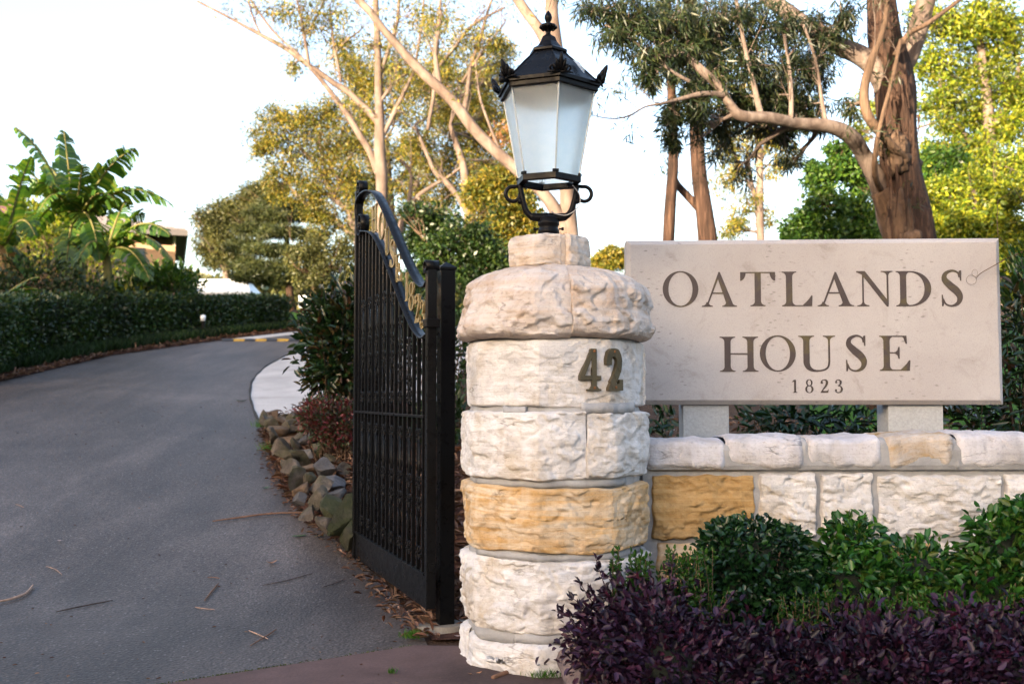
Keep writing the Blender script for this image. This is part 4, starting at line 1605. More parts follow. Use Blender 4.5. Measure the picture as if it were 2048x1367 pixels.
def tree(name, label, Y, trunk, limbs, clumps, bark, leafm, leafL=0.16, leafW=0.05, droop=0.4, per=26, sub=16, group=None, base_y=True, twigs=True, tight=0.30, depthf=0.9, limb_bark=None, limb_barks=None, leaf_shape='far', fine=2.0, sprigs=5, rust=None, spread_flat=1.0, seed=0, bend=0.25):
    P, R = wlimb(trunk, Y)
    gz = _h(P[0].y) - 0.05
    if base_y and P[0].z > gz:
        b = Vector((P[0].x + 0.0, P[0].y, gz))
        nb_ = 4
        PP = [b.lerp(P[0], t / nb_) for t in range(nb_)]
        RR2 = [R[0] * (1.45 - .45 * t / nb_) for t in range(nb_)]
        P, R = PP + P, RR2 + R
    root = empty(name, (P[0].x, P[0].y, gz))
    tag(root, label, 'tree', group)
    P = gnarl(P, R, bend, seed)
    wpart(trunk_mesh(P, R, 16, 0.10, seed), 'trunk', bark, root, True)
    skel = [(p, r) for p, r in zip(P, R)]
    for i, lm in enumerate(limbs):
        LP, LR = wlimb(lm, Y)
        LP = gnarl(LP, LR, 1.1, seed + i * 3.1)
        wpart(trunk_mesh(LP, LR, 9, 0.12, seed + i), 'limb', (limb_barks or {}).get(i, limb_bark or bark), root, True)
        skel += [(p, r) for p, r in zip(LP, LR)]
    sp = MB()
    sprig_pos = []
    for i, lm in enumerate(limbs):
        LP, LR = wlimb(lm, Y)
        for k in range(sprigs):
            q = random.randrange(len(LP) // 4, len(LP))
            b = LP[q]
            tdir = (LP[q] - LP[q - 1]).normalized()
            dv = (tdir * .6 + Vector(rand_dir(1)[0]) * .7 + Vector((0, 0, .55))).normalized()
            ln = random.uniform(.5, 1.6) * Y / 30
            p1 = b + dv * ln * .5 + Vector(rng.normal(size=3) * .06 * ln)
            p2 = p1 + (dv + Vector(rng.normal(size=3) * .35)).normalized() * ln * .5
            r0 = min(LR[q] * .45, .016 * Y / 30)
            sp.tube([b, p1, p2], [r0, r0 * .6, r0 * .25], 4, False)
            for _ in range(2):
                t0 = b.lerp(p1, random.uniform(.4, 1))
                e_ = t0 + (dv + Vector(rng.normal(size=3) * .6)).normalized() * ln * .4
                sp.tube([t0, e_], [r0 * .5, r0 * .2], 3, False)
                sprig_pos.append(e_)
            sprig_pos.append(p2)
    if sp.v:
        wpart(sp, 'fine_twigs', limb_bark or bark, root, True)['kind'] = 'stuff'
    SKP = np.array([list(p) for p, r in skel])
    SKR = np.array([r for p, r in skel])
    tw = MB()
    pos_all, dir_all = [], []
    rpos = []
    for cl in clumps:
        px, py, rx, rz = cl[:4]
        cy = cl[4] if len(cl) > 4 else Y
        dens = cl[5] if len(cl) > 5 else 1.0
        c = np.array(at(px, py, cy))
        RX, RZ = rx / F * cy, rz / F * cy
        rad = np.array([RX, RX * depthf, RZ])
        k = max(4, int(sub * 1.25 * dens))
        d = rand_dir(k) * (rng.random((k, 1)) ** 0.42)
        sc = c + d * rad
        # anchor: nearest skeleton point that lies below/near
        dist = np.linalg.norm((SKP - c) * np.array([1, 1, 1.0]), axis=1) + np.maximum(0, SKP[:, 2] - c[2]) * .6
        ai = int(np.argmin(dist))
        A = Vector(SKP[ai])
        r0 = min(SKR[ai] * .6, 0.09)
        C = Vector(c)
        if twigs:
            mid = A.lerp(C, .5) + Vector(rng.normal(size=3) * .10 * (C - A).length)
            pp = [A, A.lerp(mid, .5), mid, mid.lerp(C, .5), C]
            tw.tube(pp, [r0, r0 * .8, r0 * .62, r0 * .45, r0 * .3], 5, False)
        for s in sc:
            S = Vector(s)
            if twigs:
                t0 = C.lerp(mid, random.random())
                m2 = t0.lerp(S, .5) + Vector(rng.normal(size=3) * .06 * (S - t0).length)
                tw.tube([t0, m2, S], [max(r0 * .35, .006), max(r0 * .22, .005), .004], 4, False)
        nl = int(per * 1.8 * fine)
        sr = np.mean([RX, RZ]) * tight
        pp = np.repeat(sc, nl, 0) + rng.normal(size=(len(sc) * nl, 3)) * sr * np.array([1, 1, 0.75 * spread_flat])
        pos_all.append(pp)
        dd = unit(pp - np.repeat(sc, nl, 0)) * .6 + rand_dir(len(pp)) * .8
        dd[:, 2] -= droop
        dir_all.append(dd)
    if twigs and tw.v:
        wpart(tw, 'twigs', limb_bark or bark, root, True)['kind'] = 'stuff'
    if sprig_pos:
        sp_ = np.repeat(np.array([list(q) for q in sprig_pos]), 7, 0)
        sp_ = sp_ + rng.normal(size=sp_.shape) * .12 * Y / 30
        pos_all.append(sp_)
        dd = rand_dir(len(sp_)); dd[:, 2] -= droop
        dir_all.append(dd)
    pos = np.concatenate(pos_all)
    dirs = np.concatenate(dir_all)
    n = len(pos)
    L = leafL * (0.75 + 0.8 * rng.random(n)) / math.sqrt(fine)
    crown = leaves('crown', pos, dirs, rand_dir(n), L, L * (leafW / leafL), leafm, root, leaf_shape)
    if rust:
        px, py, rx, rz = rust[:4]
        cy = rust[4]
        k = rust[5]
        c = np.array(at(px, py, cy))
        pr = c + rand_dir(k) * (rng.random((k, 1)) ** .5) * np.array([rx, rx, rz]) / F * cy
        leaves('dry_foliage', pr, rand_dir(k), rand_dir(k), leafL, leafW, L_RUST, root)
    return root


# big red-barked gum behind the sign
big = tree('gum_tree', 'massive red brown gum tree with a low sweeping limb rising behind the sign', 12.6,
     [(1838, 700, 66), (1828, 600, 60), (1822, 520, 54), (1815, 430, 46), (1803, 340, 38), (1797, 260, 37), (1792, 190, 39), (1784, 130, 34), (1768, 80, 33), (1762, 20, 30), (1756, -60, 26)],
     [[(1785, 185, 26), (1750, 138, 22), (1715, 112, 20), (1672, 92, 18), (1630, 66, 17), (1580, 30, 16), (1530, -2, 15), (1470, -50, 12)],
      [(1800, 175, 30), (1828, 110, 23), (1842, 55, 20), (1856, -5, 19), (1880, -90, 15)],
      [(1822, 500, 30), (1800, 440, 31), (1778, 395, 24), (1752, 352, 19), (1726, 310, 17), (1697, 274, 17, 12.3), (1662, 254, 15, 12.1), (1600, 247, 13, 11.9), (1540, 236, 13, 11.7), (1482, 232, 12, 11.6), (1460, 212, 10, 11.6), (1440, 178, 9, 11.6), (1402, 142, 9, 11.6), (1372, 116, 8, 11.6), (1320, 88, 7, 11.6), (1285, 64, 6, 11.6), (1225, 20, 4, 11.6)],
      [(1830, 540, 34), (1812, 470, 36), (1792, 420, 31), (1770, 382, 24)],
      [(1450, 192, 7, 11.6), (1400, 189, 6, 11.4), (1350, 201, 4, 11.3), (1320, 208, 3, 11.2), (1290, 214, 2, 11.2), (1262, 230, 2, 11.2), (1235, 237, 1.6, 11.2), (1210, 236, 1.4, 11.2), (1186, 231, 1, 11.2)],
      [(1832, 330, 12, 12.8), (1812, 318, 11, 12.45), (1796, 306, 10, 12.28), (1772, 274, 9, 12.12), (1742, 232, 10, 12.0), (1734, 180, 9, 12.0), (1746, 120, 8, 12.0), (1768, 50, 6, 12.0), (1778, -20, 5, 12.0)],
      [(1768, 385, 6, 12.55), (1752, 350, 6, 12.2), (1752, 290, 5, 12.0), (1768, 220, 4, 12.0), (1785, 160, 4, 12.0), (1800, 80, 4, 12.1)],
      [(1792, 110, 7, 12.2), (1820, 68, 6, 12.2), (1860, 46, 5, 12.2), (1922, 0, 4, 12.2)],
      [(1522, 233, 7, 11.7), (1506, 160, 5, 11.7), (1486, 80, 4, 11.7), (1472, 0, 3, 11.7)],
      [(1652, 250, 5, 12.0), (1644, 205, 4, 12.0), (1630, 120, 3, 12.0), (1606, 50, 3, 12.0)],
      [(1582, 238, 5, 11.8), (1580, 150, 4, 11.8), (1570, 70, 3, 11.8)],
      [(1362, 112, 5, 11.6), (1300, 105, 4, 11.5), (1240, 60, 3, 11.4), (1180, 20, 2, 11.4)],
      [(1382, 165, 4, 11.5), (1340, 140, 3, 11.4), (1270, 85, 3, 11.3), (1210, 50, 2, 11.3)]],
     [(1205, 18, 60, 36, 11.4, .9), (1270, 40, 55, 45, 11.4), (1340, 40, 60, 50, 11.6), (1300, 105, 55, 45, 11.4, .8), (1375, 95, 45, 40, 11.7), (1430, 45, 60, 55, 11.8, 1.2), (1500, 40, 60, 55, 11.9, 1.2), (1570, 55, 50, 55, 12.2, 1.1),
      (1430, 150, 45, 55, 11.9, 1.1), (1500, 125, 55, 55, 11.9, 1.2), (1570, 140, 45, 55, 12.2, 1.1), (1390, 205, 40, 40, 11.5, .7), (1345, 230, 26, 34, 11.5, .7), (1545, 195, 50, 40, 12.2, 1.0), (1620, 150, 34, 60, 12.3, .8), (1650, 60, 40, 60, 12.4, .6), (1480, 200, 40, 35, 12.0, .8),
      (1450, 235, 50, 30, 12.0, .6), (1530, 255, 40, 30, 12.2, .5), (1600, 215, 45, 40, 12.4, .8), (1640, 110, 40, 60, 12.4, .8), (1240, 80, 50, 40, 11.3, .6), (1590, 240, 45, 30, 12.4, .6), (1690, 30, 26, 40, 12.2, .5), (1700, 210, 16, 40, 12.2, .3), (1300, 150, 20, 30, 11.4, .5), (1440, 290, 36, 40, 12.4, .35), (1490, 330, 36, 40, 12.6, .25), (1560, 290, 36, 45, 12.5, .35), (1640, 225, 30, 40, 12.4, .35), (1590, 320, 20, 26, 12.5, .2), (1400, 260, 26, 40, 12.0, .4), (1345, 270, 20, 30, 11.6, .4)],
     M_BARK_RED, L_GUM_DK, 0.125, 0.0155, 0.9, 10, 38, limb_bark=M_BARK_MIX, limb_barks={3: M_BARK_DK, 5: M_BARK_DK, 6: M_BARK_DK, 7: M_BARK_DK}, tight=.15, seed=3, fine=1.3)
for (px, py, w, h, Yd, sd) in ((1790, 306, 26, 44, 12.36, 3.3), (1768, 290, 15, 26, 12.3, 6.1), (1800, 445, 26, 60, 12.36, 9.7), (1812, 500, 30, 50, 12.34, 5.2)):
    bm = bmesh.new(); bmesh.ops.create_icosphere(bm, subdivisions=4, radius=1.0)
    c = at(px, py, Yd)
    mb = MB()
    for v in bm.verts:
        q = v.co
        k = 1 + .35 * noise.noise(q * 2.1 + Vector((sd, 0, 0))) + .28 * noise.noise(Vector((q.x * 7, q.y * 7, q.z * 1.6 + sd)))
        mb.v.append(c + Vector((q.x * w / F * Yd, q.y * w / F * Yd * .8, q.z * h / F * Yd)) * k)
    mb.f = [tuple(v.index for v in f.verts) for f in bm.faces]
    bm.free()
    wpart(mb, 'bark_burl', M_BARK_DK, big, True)
# loose strips of peeling bark
for k in range(16):
    px, py = random.uniform(1760, 1835), random.uniform(120, 430)
    c = at(px, py, 12.22)
    ln = random.uniform(.25, .7)
    dx = random.uniform(-.06, .06)
    mb = MB()
    w0 = random.uniform(.008, .022)
    for i in range(7):
        t = i / 6
        p = c + Vector((dx * t * t, -.05 * math.sin(t * 2.2) - .02, -ln * t))
        mb.v += [p + Vector((-w0 * (1 - .7 * t), 0, 0)), p + Vector((w0 * (1 - .7 * t), -.01, 0))]
    mb.f = [(2 * i, 2 * i + 1, 2 * i + 3, 2 * i + 2) for i in range(6)]
    wpart(mb, 'bark_strip', M_BARK_RED, big, True)
# twin trunks behind the left end of the sign
tree('gum_tree', 'slender brown trunk nearest the lantern, left one of the twin gums', 17.0,
     [(1334, 560, 13), (1338, 480, 12), (1342, 400, 11), (1346, 330, 11), (1345, 260, 10), (1341, 150, 9), (1336, 40, 10), (1330, -60, 8)],
     [[(1340, 170, 6), (1365, 90, 5), (1375, 0, 4)]],
     [(1330, 20, 60, 40, 17, .7), (1345, 120, 40, 50, 16.6, .7), (1330, -50, 80, 40, 17, .6)], M_BARK_RED, L_GUM_DK, 0.16, 0.026, 0.9, 26, 16, tight=.26, seed=9, bend=.2)
tree('gum_tree', 'thicker fibrous brown trunk, right one of the twin gums behind the sign', 17.3,
     [(1422, 580, 22), (1416, 500, 20), (1408, 430, 18), (1400, 350, 15), (1392, 270, 14), (1388, 180, 13), (1382, 60, 14), (1376, -60, 11)],
     [[(1398, 420, 9), (1376, 392, 8), (1356, 368, 7), (1346, 345, 7)], [(1388, 190, 7), (1430, 110, 6), (1450, 10, 4)]],
     [(1400, 60, 45, 50, 17.3, .8), (1440, 90, 45, 60, 17.6, .8), (1390, 180, 30, 40, 17, .7), (1400, -40, 80, 40, 17, .6)], M_BARK_RED, L_GUM_DK, 0.16, 0.026, 0.9, 26, 16, tight=.26, seed=12, bend=.2)
tree('gum_tree', 'thin young gum with golden leaves standing between twin gums and big tree', 24.0,
     [(1521, 560, 9), (1521, 480, 8), (1519, 400, 8), (1519, 320, 7), (1514, 240, 6), (1506, 150, 5), (1500, 60, 3)],
     [[(1518, 420, 5), (1500, 360, 4), (1495, 290, 3)], [(1520, 330, 5), (1540, 260, 4), (1548, 190, 3)], [(1517, 400, 4), (1490, 350, 3), (1470, 310, 2)]],
     [(1462, 285, 42, 40), (1455, 360, 40, 45, 24, .6), (1485, 420, 38, 45, 24, .6), (1545, 270, 42, 42), (1560, 330, 30, 40, 24, .5), (1500, 210, 60, 50), (1470, 455, 30, 26, 24, .5), (1550, 200, 45, 50), (1540, 420, 26, 30, 24, .25)],
     M_BARK_PALE, L_GUM, 0.15, 0.035, 0.7, 24, 15, tight=.26, seed=15)

# pale gum seen through and beside the lantern
tree('gum_tree', 'pale trunk directly behind the lantern with a long pink limb leaning left', 24.0,
     [(1146, 560, 19), (1141, 470, 17), (1135, 380, 16), (1124, 250, 15), (1114, 120, 14), (1106, 30, 13), (1102, -60, 11)],
     [[(1136, 470, 14), (1112, 420, 14), (1085, 385, 13), (1058, 357, 13), (1030, 327, 13), (982, 291, 12), (932, 241, 12), (892, 192, 11), (850, 148, 10), (805, 104, 9), (766, 62, 8), (740, 24, 8), (708, -10, 7)],
      [(1104, 100, 13), (1072, 54, 11), (1034, 0, 10), (1000, -50, 8)],
      [(880, 180, 6), (872, 100, 5), (880, 20, 4)], [(1000, 300, 3), (960, 200, 2.5), (950, 120, 2)]],
     [(1120, -40, 80, 40, 24, .6), (760, -30, 70, 40, 24, .4), (880, 20, 50, 40, 24, .35)], M_BARK_PALE, L_GUM, 0.16, 0.035, .6, 18, 14, tight=.3, seed=21)

# tall central gum with the pale straight trunk
tree('gum_tree', 'tall pale gum rising straight up behind the top of the gate', 30.0,
     [(772, 640, 16), (768, 540, 14), (764, 460, 13), (763, 390, 12), (761, 330, 12), (759, 250, 10), (758, 160, 8), (754, 60, 7), (750, -40, 5)],
     [[(758, 250, 8), (730, 216, 7), (699, 184, 6), (666, 163, 6), (617, 131, 5), (572, 98, 5), (522, 70, 4), (470, 42, 3), (395, 2, 2.5)],
      [(757, 345, 9), (748, 325, 8), (728, 283, 7), (707, 243, 6.5), (682, 209, 6), (658, 176, 5), (625, 140, 4), (592, 104, 3), (545, 60, 2.5), (495, -10, 2)],
      [(760, 275, 6), (775, 250, 5), (790, 220, 4.5), (806, 190, 4), (830, 130, 3), (842, 60, 2.5), (848, -10, 2)],
      [(757, 160, 5), (775, 110, 4), (792, 50, 3.5), (800, -20, 3)],
      [(617, 130, 4), (608, 74, 3), (600, 30, 2.2), (590, -20, 2)], [(682, 164, 3.5), (668, 100, 3), (660, 20, 2)], [(660, 120, 2.5), (690, 85, 2), (722, 60, 1.5)], [(615, 70, 2.5), (632, 35, 2), (650, 0, 1.6)], [(522, 70, 2.5), (505, 30, 2), (492, -20, 1.5)],
      [(856, 260, 4), (866, 180, 4), (874, 90, 3.5), (882, -10, 3)], [(758, 210, 4), (790, 165, 3), (815, 148, 2.5)],
      [(866, 150, 4), (905, 100, 3.5), (945, 50, 3), (1010, 15, 2)], [(930, 220, 5), (938, 150, 4.5), (955, 90, 4), (975, 30, 3), (990, -20, 2.5)], [(925, 165, 3), (960, 110, 2.5), (1010, 45, 2)]],
     [(540, 10, 50, 22, 30, .3), (600, 15, 60, 30, 30, .35), (660, 40, 50, 40, 30, .4), (600, 60, 40, 30, 30, .3), (690, 70, 40, 40, 30, .3), (820, 30, 60, 40, 30, .35), (900, 40, 60, 40, 30, .35), (960, 80, 40, 30, 30, .5), (990, 90, 30, 24, 30, .5), (870, 90, 50, 40, 30, .3), (580, 130, 26, 24, 30, .2), (740, 90, 30, 40, 30, .3), (820, 120, 40, 40, 30, .3)],
     M_BARK_PALE, L_GUM, 0.17, 0.045, .5, 20, 18, tight=.3, seed=25, sprigs=9)
tree('gum_tree', 'pale forked gum between the tall pale gum and the lantern', 31.0,
     [(948, 560, 13), (941, 470, 11), (935, 400, 10), (927, 335, 8), (913, 290, 6), (900, 250, 4)],
     [[(932, 425, 7), (915, 395, 6), (897, 368, 6), (872, 344, 5), (856, 310, 4), (845, 285, 3.5), (830, 250, 3)], [(800, 470, 6), (806, 434, 6), (830, 400, 5), (866, 372, 4), (900, 350, 3), (935, 320, 2)], [(815, 425, 4), (822, 350, 3.5), (800, 320, 2.5)], [(838, 395, 3), (870, 430, 2.5), (885, 452, 2)]],
     [(990, 330, 60, 50, 33), (1040, 330, 40, 60, 33), (940, 340, 60, 50, 33), (880, 330, 60, 50, 33.4), (1010, 120, 40, 40, 33.5, .5), (900, 260, 60, 50, 33), (850, 300, 55, 50, 33), (960, 290, 60, 60, 33), (980, 230, 50, 50, 33), (1020, 260, 36, 60, 33), (930, 190, 60, 50, 33.5), (870, 210, 60, 50, 33.5, .9), (1000, 170, 46, 40, 33.5, .8), (830, 370, 60, 50, 33), (900, 390, 60, 45, 33)],
     M_BARK_PALE, L_GUM, 0.17, 0.06, .4, 15, 24, tight=.21, fine=3.4, seed=29, rust=(1000, 270, 26, 30, 30.5, 130))
tree('gum_tree', 'broad golden gum with bare pale limbs left of the gate top', 35.0,
     [(725, 640, 14), (722, 540, 12), (714, 470, 9), (700, 440, 8)],
     [[(712, 476, 7), (682, 450, 6), (650, 426, 5), (620, 410, 4.5), (604, 401, 4)], [(714, 432, 7), (674, 401, 6), (649, 352, 5), (625, 320, 4), (600, 295, 3)], [(684, 410, 4), (640, 380, 3.5), (590, 360, 2.5), (565, 330, 2)], [(650, 350, 3.5), (640, 290, 3), (628, 240, 2)], [(652, 360, 3), (672, 300, 2.5), (690, 250, 2)], [(604, 401, 3), (585, 380, 2), (560, 350, 1.5)], [(700, 440, 5), (690, 380, 4), (660, 330, 3), (655, 280, 2)], [(668, 395, 3), (690, 330, 2.5), (718, 290, 2)]],
     [(560, 270, 60, 45), (515, 290, 34, 30, 35, .6), (600, 230, 50, 40), (640, 270, 60, 55), (690, 290, 50, 60), (580, 320, 60, 45), (650, 340, 60, 55), (700, 370, 50, 50), (625, 395, 60, 40), (560, 370, 40, 35, 35, .7), (660, 220, 40, 30, 35, .7), (720, 430, 40, 40, 35), (640, 440, 50, 30, 35), (545, 235, 30, 20, 35, .3)],
     M_BARK_PALE, L_GUM, 0.18, 0.065, .4, 15, 24, tight=.21, fine=3.4, seed=33)
tree('gum_tree', 'dense golden crowned gum behind the tall straight trunk', 40.0,
     [(790, 640, 12), (786, 540, 11), (780, 400, 9), (770, 280, 6)], [[(781, 400, 6), (740, 330, 5), (720, 250, 3)], [(780, 380, 6), (830, 320, 5), (860, 250, 3)]],
     [(690, 120, 40, 40, 40, .6), (800, 110, 60, 40, 40, .6), (880, 95, 60, 36, 40, .5), (900, 230, 60, 50, 40), (950, 220, 50, 50, 40), (715, 160, 50, 45), (760, 150, 55, 45), (720, 220, 50, 50), (790, 215, 60, 55), (740, 290, 60, 55), (810, 290, 60, 55), (850, 170, 50, 45), (790, 370, 70, 50), (720, 370, 50, 45), (900, 150, 46, 38), (960, 140, 40, 34), (850, 440, 60, 40), (760, 450, 60, 40)],
     M_BARK_PALE, L_GUM, 0.20, 0.075, .35, 16, 26, tight=.21, fine=3.4, seed=37, rust=(880, 190, 40, 30, 36, 150))
# conifer
root = tree('pine_tree', 'dark conifer with layered branches and a pink lit trunk above the lawn', 38.0,
     [(590, 640, 10), (582, 610, 8), (577, 540, 7), (572, 470, 5), (564, 410, 3), (556, 365, 1.5)],
     [[(576, 560, 3), (620, 552, 2), (660, 540, 1.2)], [(574, 530, 3), (530, 545, 2), (490, 550, 1)], [(574, 500, 2.5), (620, 480, 2), (655, 470, 1)], [(571, 470, 2.5), (520, 480, 2), (480, 500, 1)], [(569, 440, 2), (530, 450, 1.5), (500, 455, 1)], [(567, 430, 2), (600, 420, 1.5), (625, 415, 1)], [(561, 400, 1.6), (540, 405, 1.2), (520, 412, 1)]],
     [(556, 378, 16, 10, 38), (545, 402, 28, 9, 38), (580, 412, 30, 9, 38), (520, 425, 32, 10, 37.5), (560, 434, 40, 10, 37.5), (605, 432, 26, 9, 38), (505, 458, 36, 11, 37.5), (560, 464, 46, 11, 37), (620, 470, 32, 10, 38), (490, 492, 36, 12, 37.5), (545, 498, 50, 12, 37), (610, 505, 40, 12, 38), (495, 528, 36, 12, 37.5), (548, 534, 46, 12, 37), (500, 555, 40, 10, 37.5), (640, 540, 30, 10, 38, .6), (555, 562, 36, 9, 38, .6)],
     M_BARK_RED, L_PINE, 0.22, 0.03, .1, 52, 20, tight=.30, spread_flat=.5, seed=41)
tree('gum_tree', 'rounded olive gum at the left edge of the tree line behind the marquee', 53.0,
     [(452, 640, 9), (455, 580, 8), (450, 520, 7), (445, 470, 5)], [[(452, 540, 5), (430, 500, 4), (415, 460, 2)], [(452, 530, 4), (475, 500, 3), (490, 460, 2)]],
     [(425, 440, 30, 28), (460, 425, 34, 26), (415, 480, 24, 30, 53, .7), (450, 480, 36, 34), (490, 440, 36, 34), (500, 410, 34, 28), (470, 520, 40, 26, 53, .7), (430, 520, 28, 26, 53, .5), (520, 390, 36, 30)],
     M_BARK_PALE, L_OLIVE, 0.22, 0.085, .3, 34, 22, tight=.28, seed=45)
tree('small_tree', 'small dark rounded tree on the lawn behind the white notice', 33.0,
     [(629, 640, 8), (627, 590, 7), (632, 560, 5), (640, 530, 4)], [[(628, 580, 4), (650, 550, 3), (670, 520, 2)], [(630, 565, 4), (612, 540, 3), (600, 520, 2)]],
     [(610, 540, 30, 24), (650, 520, 36, 28), (690, 530, 34, 30), (600, 510, 28, 24, 33, .8), (640, 490, 40, 24), (690, 490, 34, 28), (640, 560, 40, 20, 33, .8), (700, 565, 26, 24)],
     M_BARK_DK, L_OLIVE, 0.16, 0.07, .3, 15, 14, tight=.22, seed=49)
tree('leafy_tree', 'green and gold bushy tree just left of the lantern post', 27.0,
     [(1000, 640, 9), (1000, 540, 8), (1000, 440, 5)], [[(1000, 520, 4), (970, 440, 3), (960, 400, 2)], [(1000, 500, 4), (1030, 430, 3), (1045, 390, 2)]],
     [(985, 370, 36, 32), (1020, 350, 30, 26), (1040, 400, 36, 36), (990, 420, 46, 36), (960, 390, 34, 30), (1030, 450, 46, 36), (970, 470, 46, 36), (1070, 450, 26, 36, 27, .7), (1010, 510, 46, 30)],
     M_BARK_PALE, L_GUM, 0.15, 0.06, .3, 34, 22, tight=.27, seed=53)
tree('leafy_tree', 'deep green bushy tree behind the gate hinge post', 22.0,
     [(880, 640, 9), (880, 560, 8), (885, 480, 5)], [[(882, 540, 4), (920, 470, 3), (950, 440, 2)], [(881, 530, 4), (850, 480, 3), (830, 460, 2)]],
     [(840, 480, 36, 34, 22.5), (880, 450, 40, 34, 22.5), (930, 470, 46, 40, 22), (890, 510, 50, 40, 22), (960, 510, 46, 40, 22), (860, 550, 50, 36, 22), (940, 560, 56, 36, 22), (1000, 540, 30, 30, 22), (830, 430, 30, 24, 22.5, .7)],
     M_BARK_DK, L_MID, 0.13, 0.06, .3, 24, 20, tight=.23, seed=57)
tree('far_tree', 'small distant pale tree in the gap between pillar and sign', 60.0,
     [(1218, 600, 3), (1218, 550, 3), (1216, 520, 2)], [], [(1200, 520, 18, 14), (1225, 508, 22, 12), (1240, 522, 18, 12), (1215, 530, 26, 10)], M_BARK_PALE, L_GUM, 0.3, 0.12, .3, 26, 14, seed=61)

# right-hand background
tree('gum_tree', 'tall sunlit yellow green gum filling the top right corner', 27.0,
     [(2000, 620, 18), (1996, 520, 16), (1985, 420, 14), (1982, 300, 12), (1975, 200, 10), (1960, 80, 7), (1955, -20, 5)],
     [[(1984, 330, 7), (1930, 270, 6), (1890, 210, 4), (1880, 150, 3)], [(1982, 260, 7), (2020, 200, 5), (2040, 120, 4)], [(1985, 420, 6), (1930, 380, 5), (1890, 340, 3)], [(1990, 450, 6), (2030, 400, 5), (2060, 340, 3)]],
     [(1900, 60, 55, 50, 27), (1960, 40, 60, 50, 27), (2020, 70, 55, 55, 27), (1880, 140, 50, 50, 27, .9), (1940, 130, 60, 55, 27.5), (2010, 160, 60, 55, 27), (1890, 220, 50, 50, 27), (1950, 230, 55, 55, 27.5, .8), (2020, 250, 55, 55, 27), (1880, 300, 40, 45, 27, .8), (1930, 310, 55, 45, 27, .8), (1990, 330, 55, 50, 26.5), (2045, 330, 40, 50, 27), (1850, 30, 26, 50, 27, .6), (2060, 180, 40, 60, 27), (1800, 230, 30, 26, 27, .3), (1745, 210, 34, 40, 28, .3), (1720, 260, 26, 30, 28, .3)],
     M_BARK_PALE, L_GUM_YEL, 0.17, 0.06, .35, 26, 22, tight=.23, seed=65)
tree('leafy_tree', 'yellow green leafy tree rising behind the right end of the sign', 20.0,
     [(1962, 620, 9), (1958, 520, 8), (1952, 440, 6), (1946, 380, 4)], [[(1955, 470, 4), (1920, 420, 3), (1900, 390, 2)], [(1954, 450, 4), (1990, 400, 3), (2010, 380, 2)], [(1957, 500, 4), (2010, 470, 3), (2040, 450, 2)]],
     [(1890, 400, 46, 40, 20), (1940, 380, 50, 40, 20.4), (2000, 400, 50, 45, 20), (1900, 450, 50, 36, 19.7), (1960, 440, 50, 45, 20), (2020, 460, 46, 45, 19.7), (1880, 480, 40, 30, 19.7), (1990, 500, 50, 40, 19.6), (2050, 520, 40, 50, 19.6), (1930, 500, 50, 30, 19.8), (2040, 590, 40, 50, 19.6, .6)],
     M_BARK_PALE, L_GUM_YEL, 0.12, 0.055, .3, 26, 22, tight=.23, seed=69)
tree('leafy_tree', 'dark green bushy tree left of the massive gum trunk', 17.5,
     [(1690, 620, 9), (1688, 540, 8), (1690, 460, 6), (1692, 400, 4)], [[(1689, 500, 4), (1650, 420, 3), (1640, 380, 2)], [(1690, 480, 4), (1720, 410, 3), (1740, 370, 2)]],
     [(1640, 350, 34, 34, 17.5), (1690, 335, 34, 30, 17.5), (1730, 360, 36, 36, 17.8), (1650, 410, 46, 36, 17.3), (1710, 420, 46, 36, 17.5), (1610, 450, 40, 26, 17.3, .9), (1670, 460, 50, 30, 17.2), (1730, 470, 46, 30, 17.4), (1590, 475, 26, 14, 17.3, .7), (1680, 300, 26, 16, 17.5, .5)],
     M_BARK_DK, L_GREEN, 0.11, 0.05, .3, 20, 20, tight=.21, seed=73)
tree('leafy_tree', 'dark green crown showing right of the massive gum trunk', 22.0,
     [(1872, 620, 9), (1870, 520, 8), (1868, 420, 6)], [[(1869, 450, 4), (1885, 380, 3), (1890, 330, 2)]],
     [(1868, 330, 34, 34, 22), (1900, 360, 36, 36, 22), (1870, 400, 40, 40, 22), (1910, 320, 26, 24, 22, .8), (1900, 430, 40, 36, 22), (1840, 440, 36, 40, 22.5), (1770, 450, 46, 40, 22.5, .8)],
     M_BARK_DK, L_GREEN, 0.13, 0.06, .3, 36, 22, tight=.28, seed=77)
tree('leafy_tree', 'golden green shrubby tree low behind the middle of the sign', 24.0,
     [(1790, 600, 6), (1788, 520, 5), (1786, 460, 4)], [[(1788, 500, 3), (1750, 450, 2)], [(1788, 500, 3), (1830, 450, 2)]],
     [(1760, 440, 40, 30, 24), (1800, 430, 40, 30, 24), (1740, 475, 46, 24, 24), (1800, 475, 46, 24, 24), (1660, 490, 40, 16, 24, .6), (1850, 470, 40, 26, 24)],
     M_BARK_PALE, L_GUM_YEL, 0.13, 0.055, .3, 32, 20, tight=.28, seed=81)

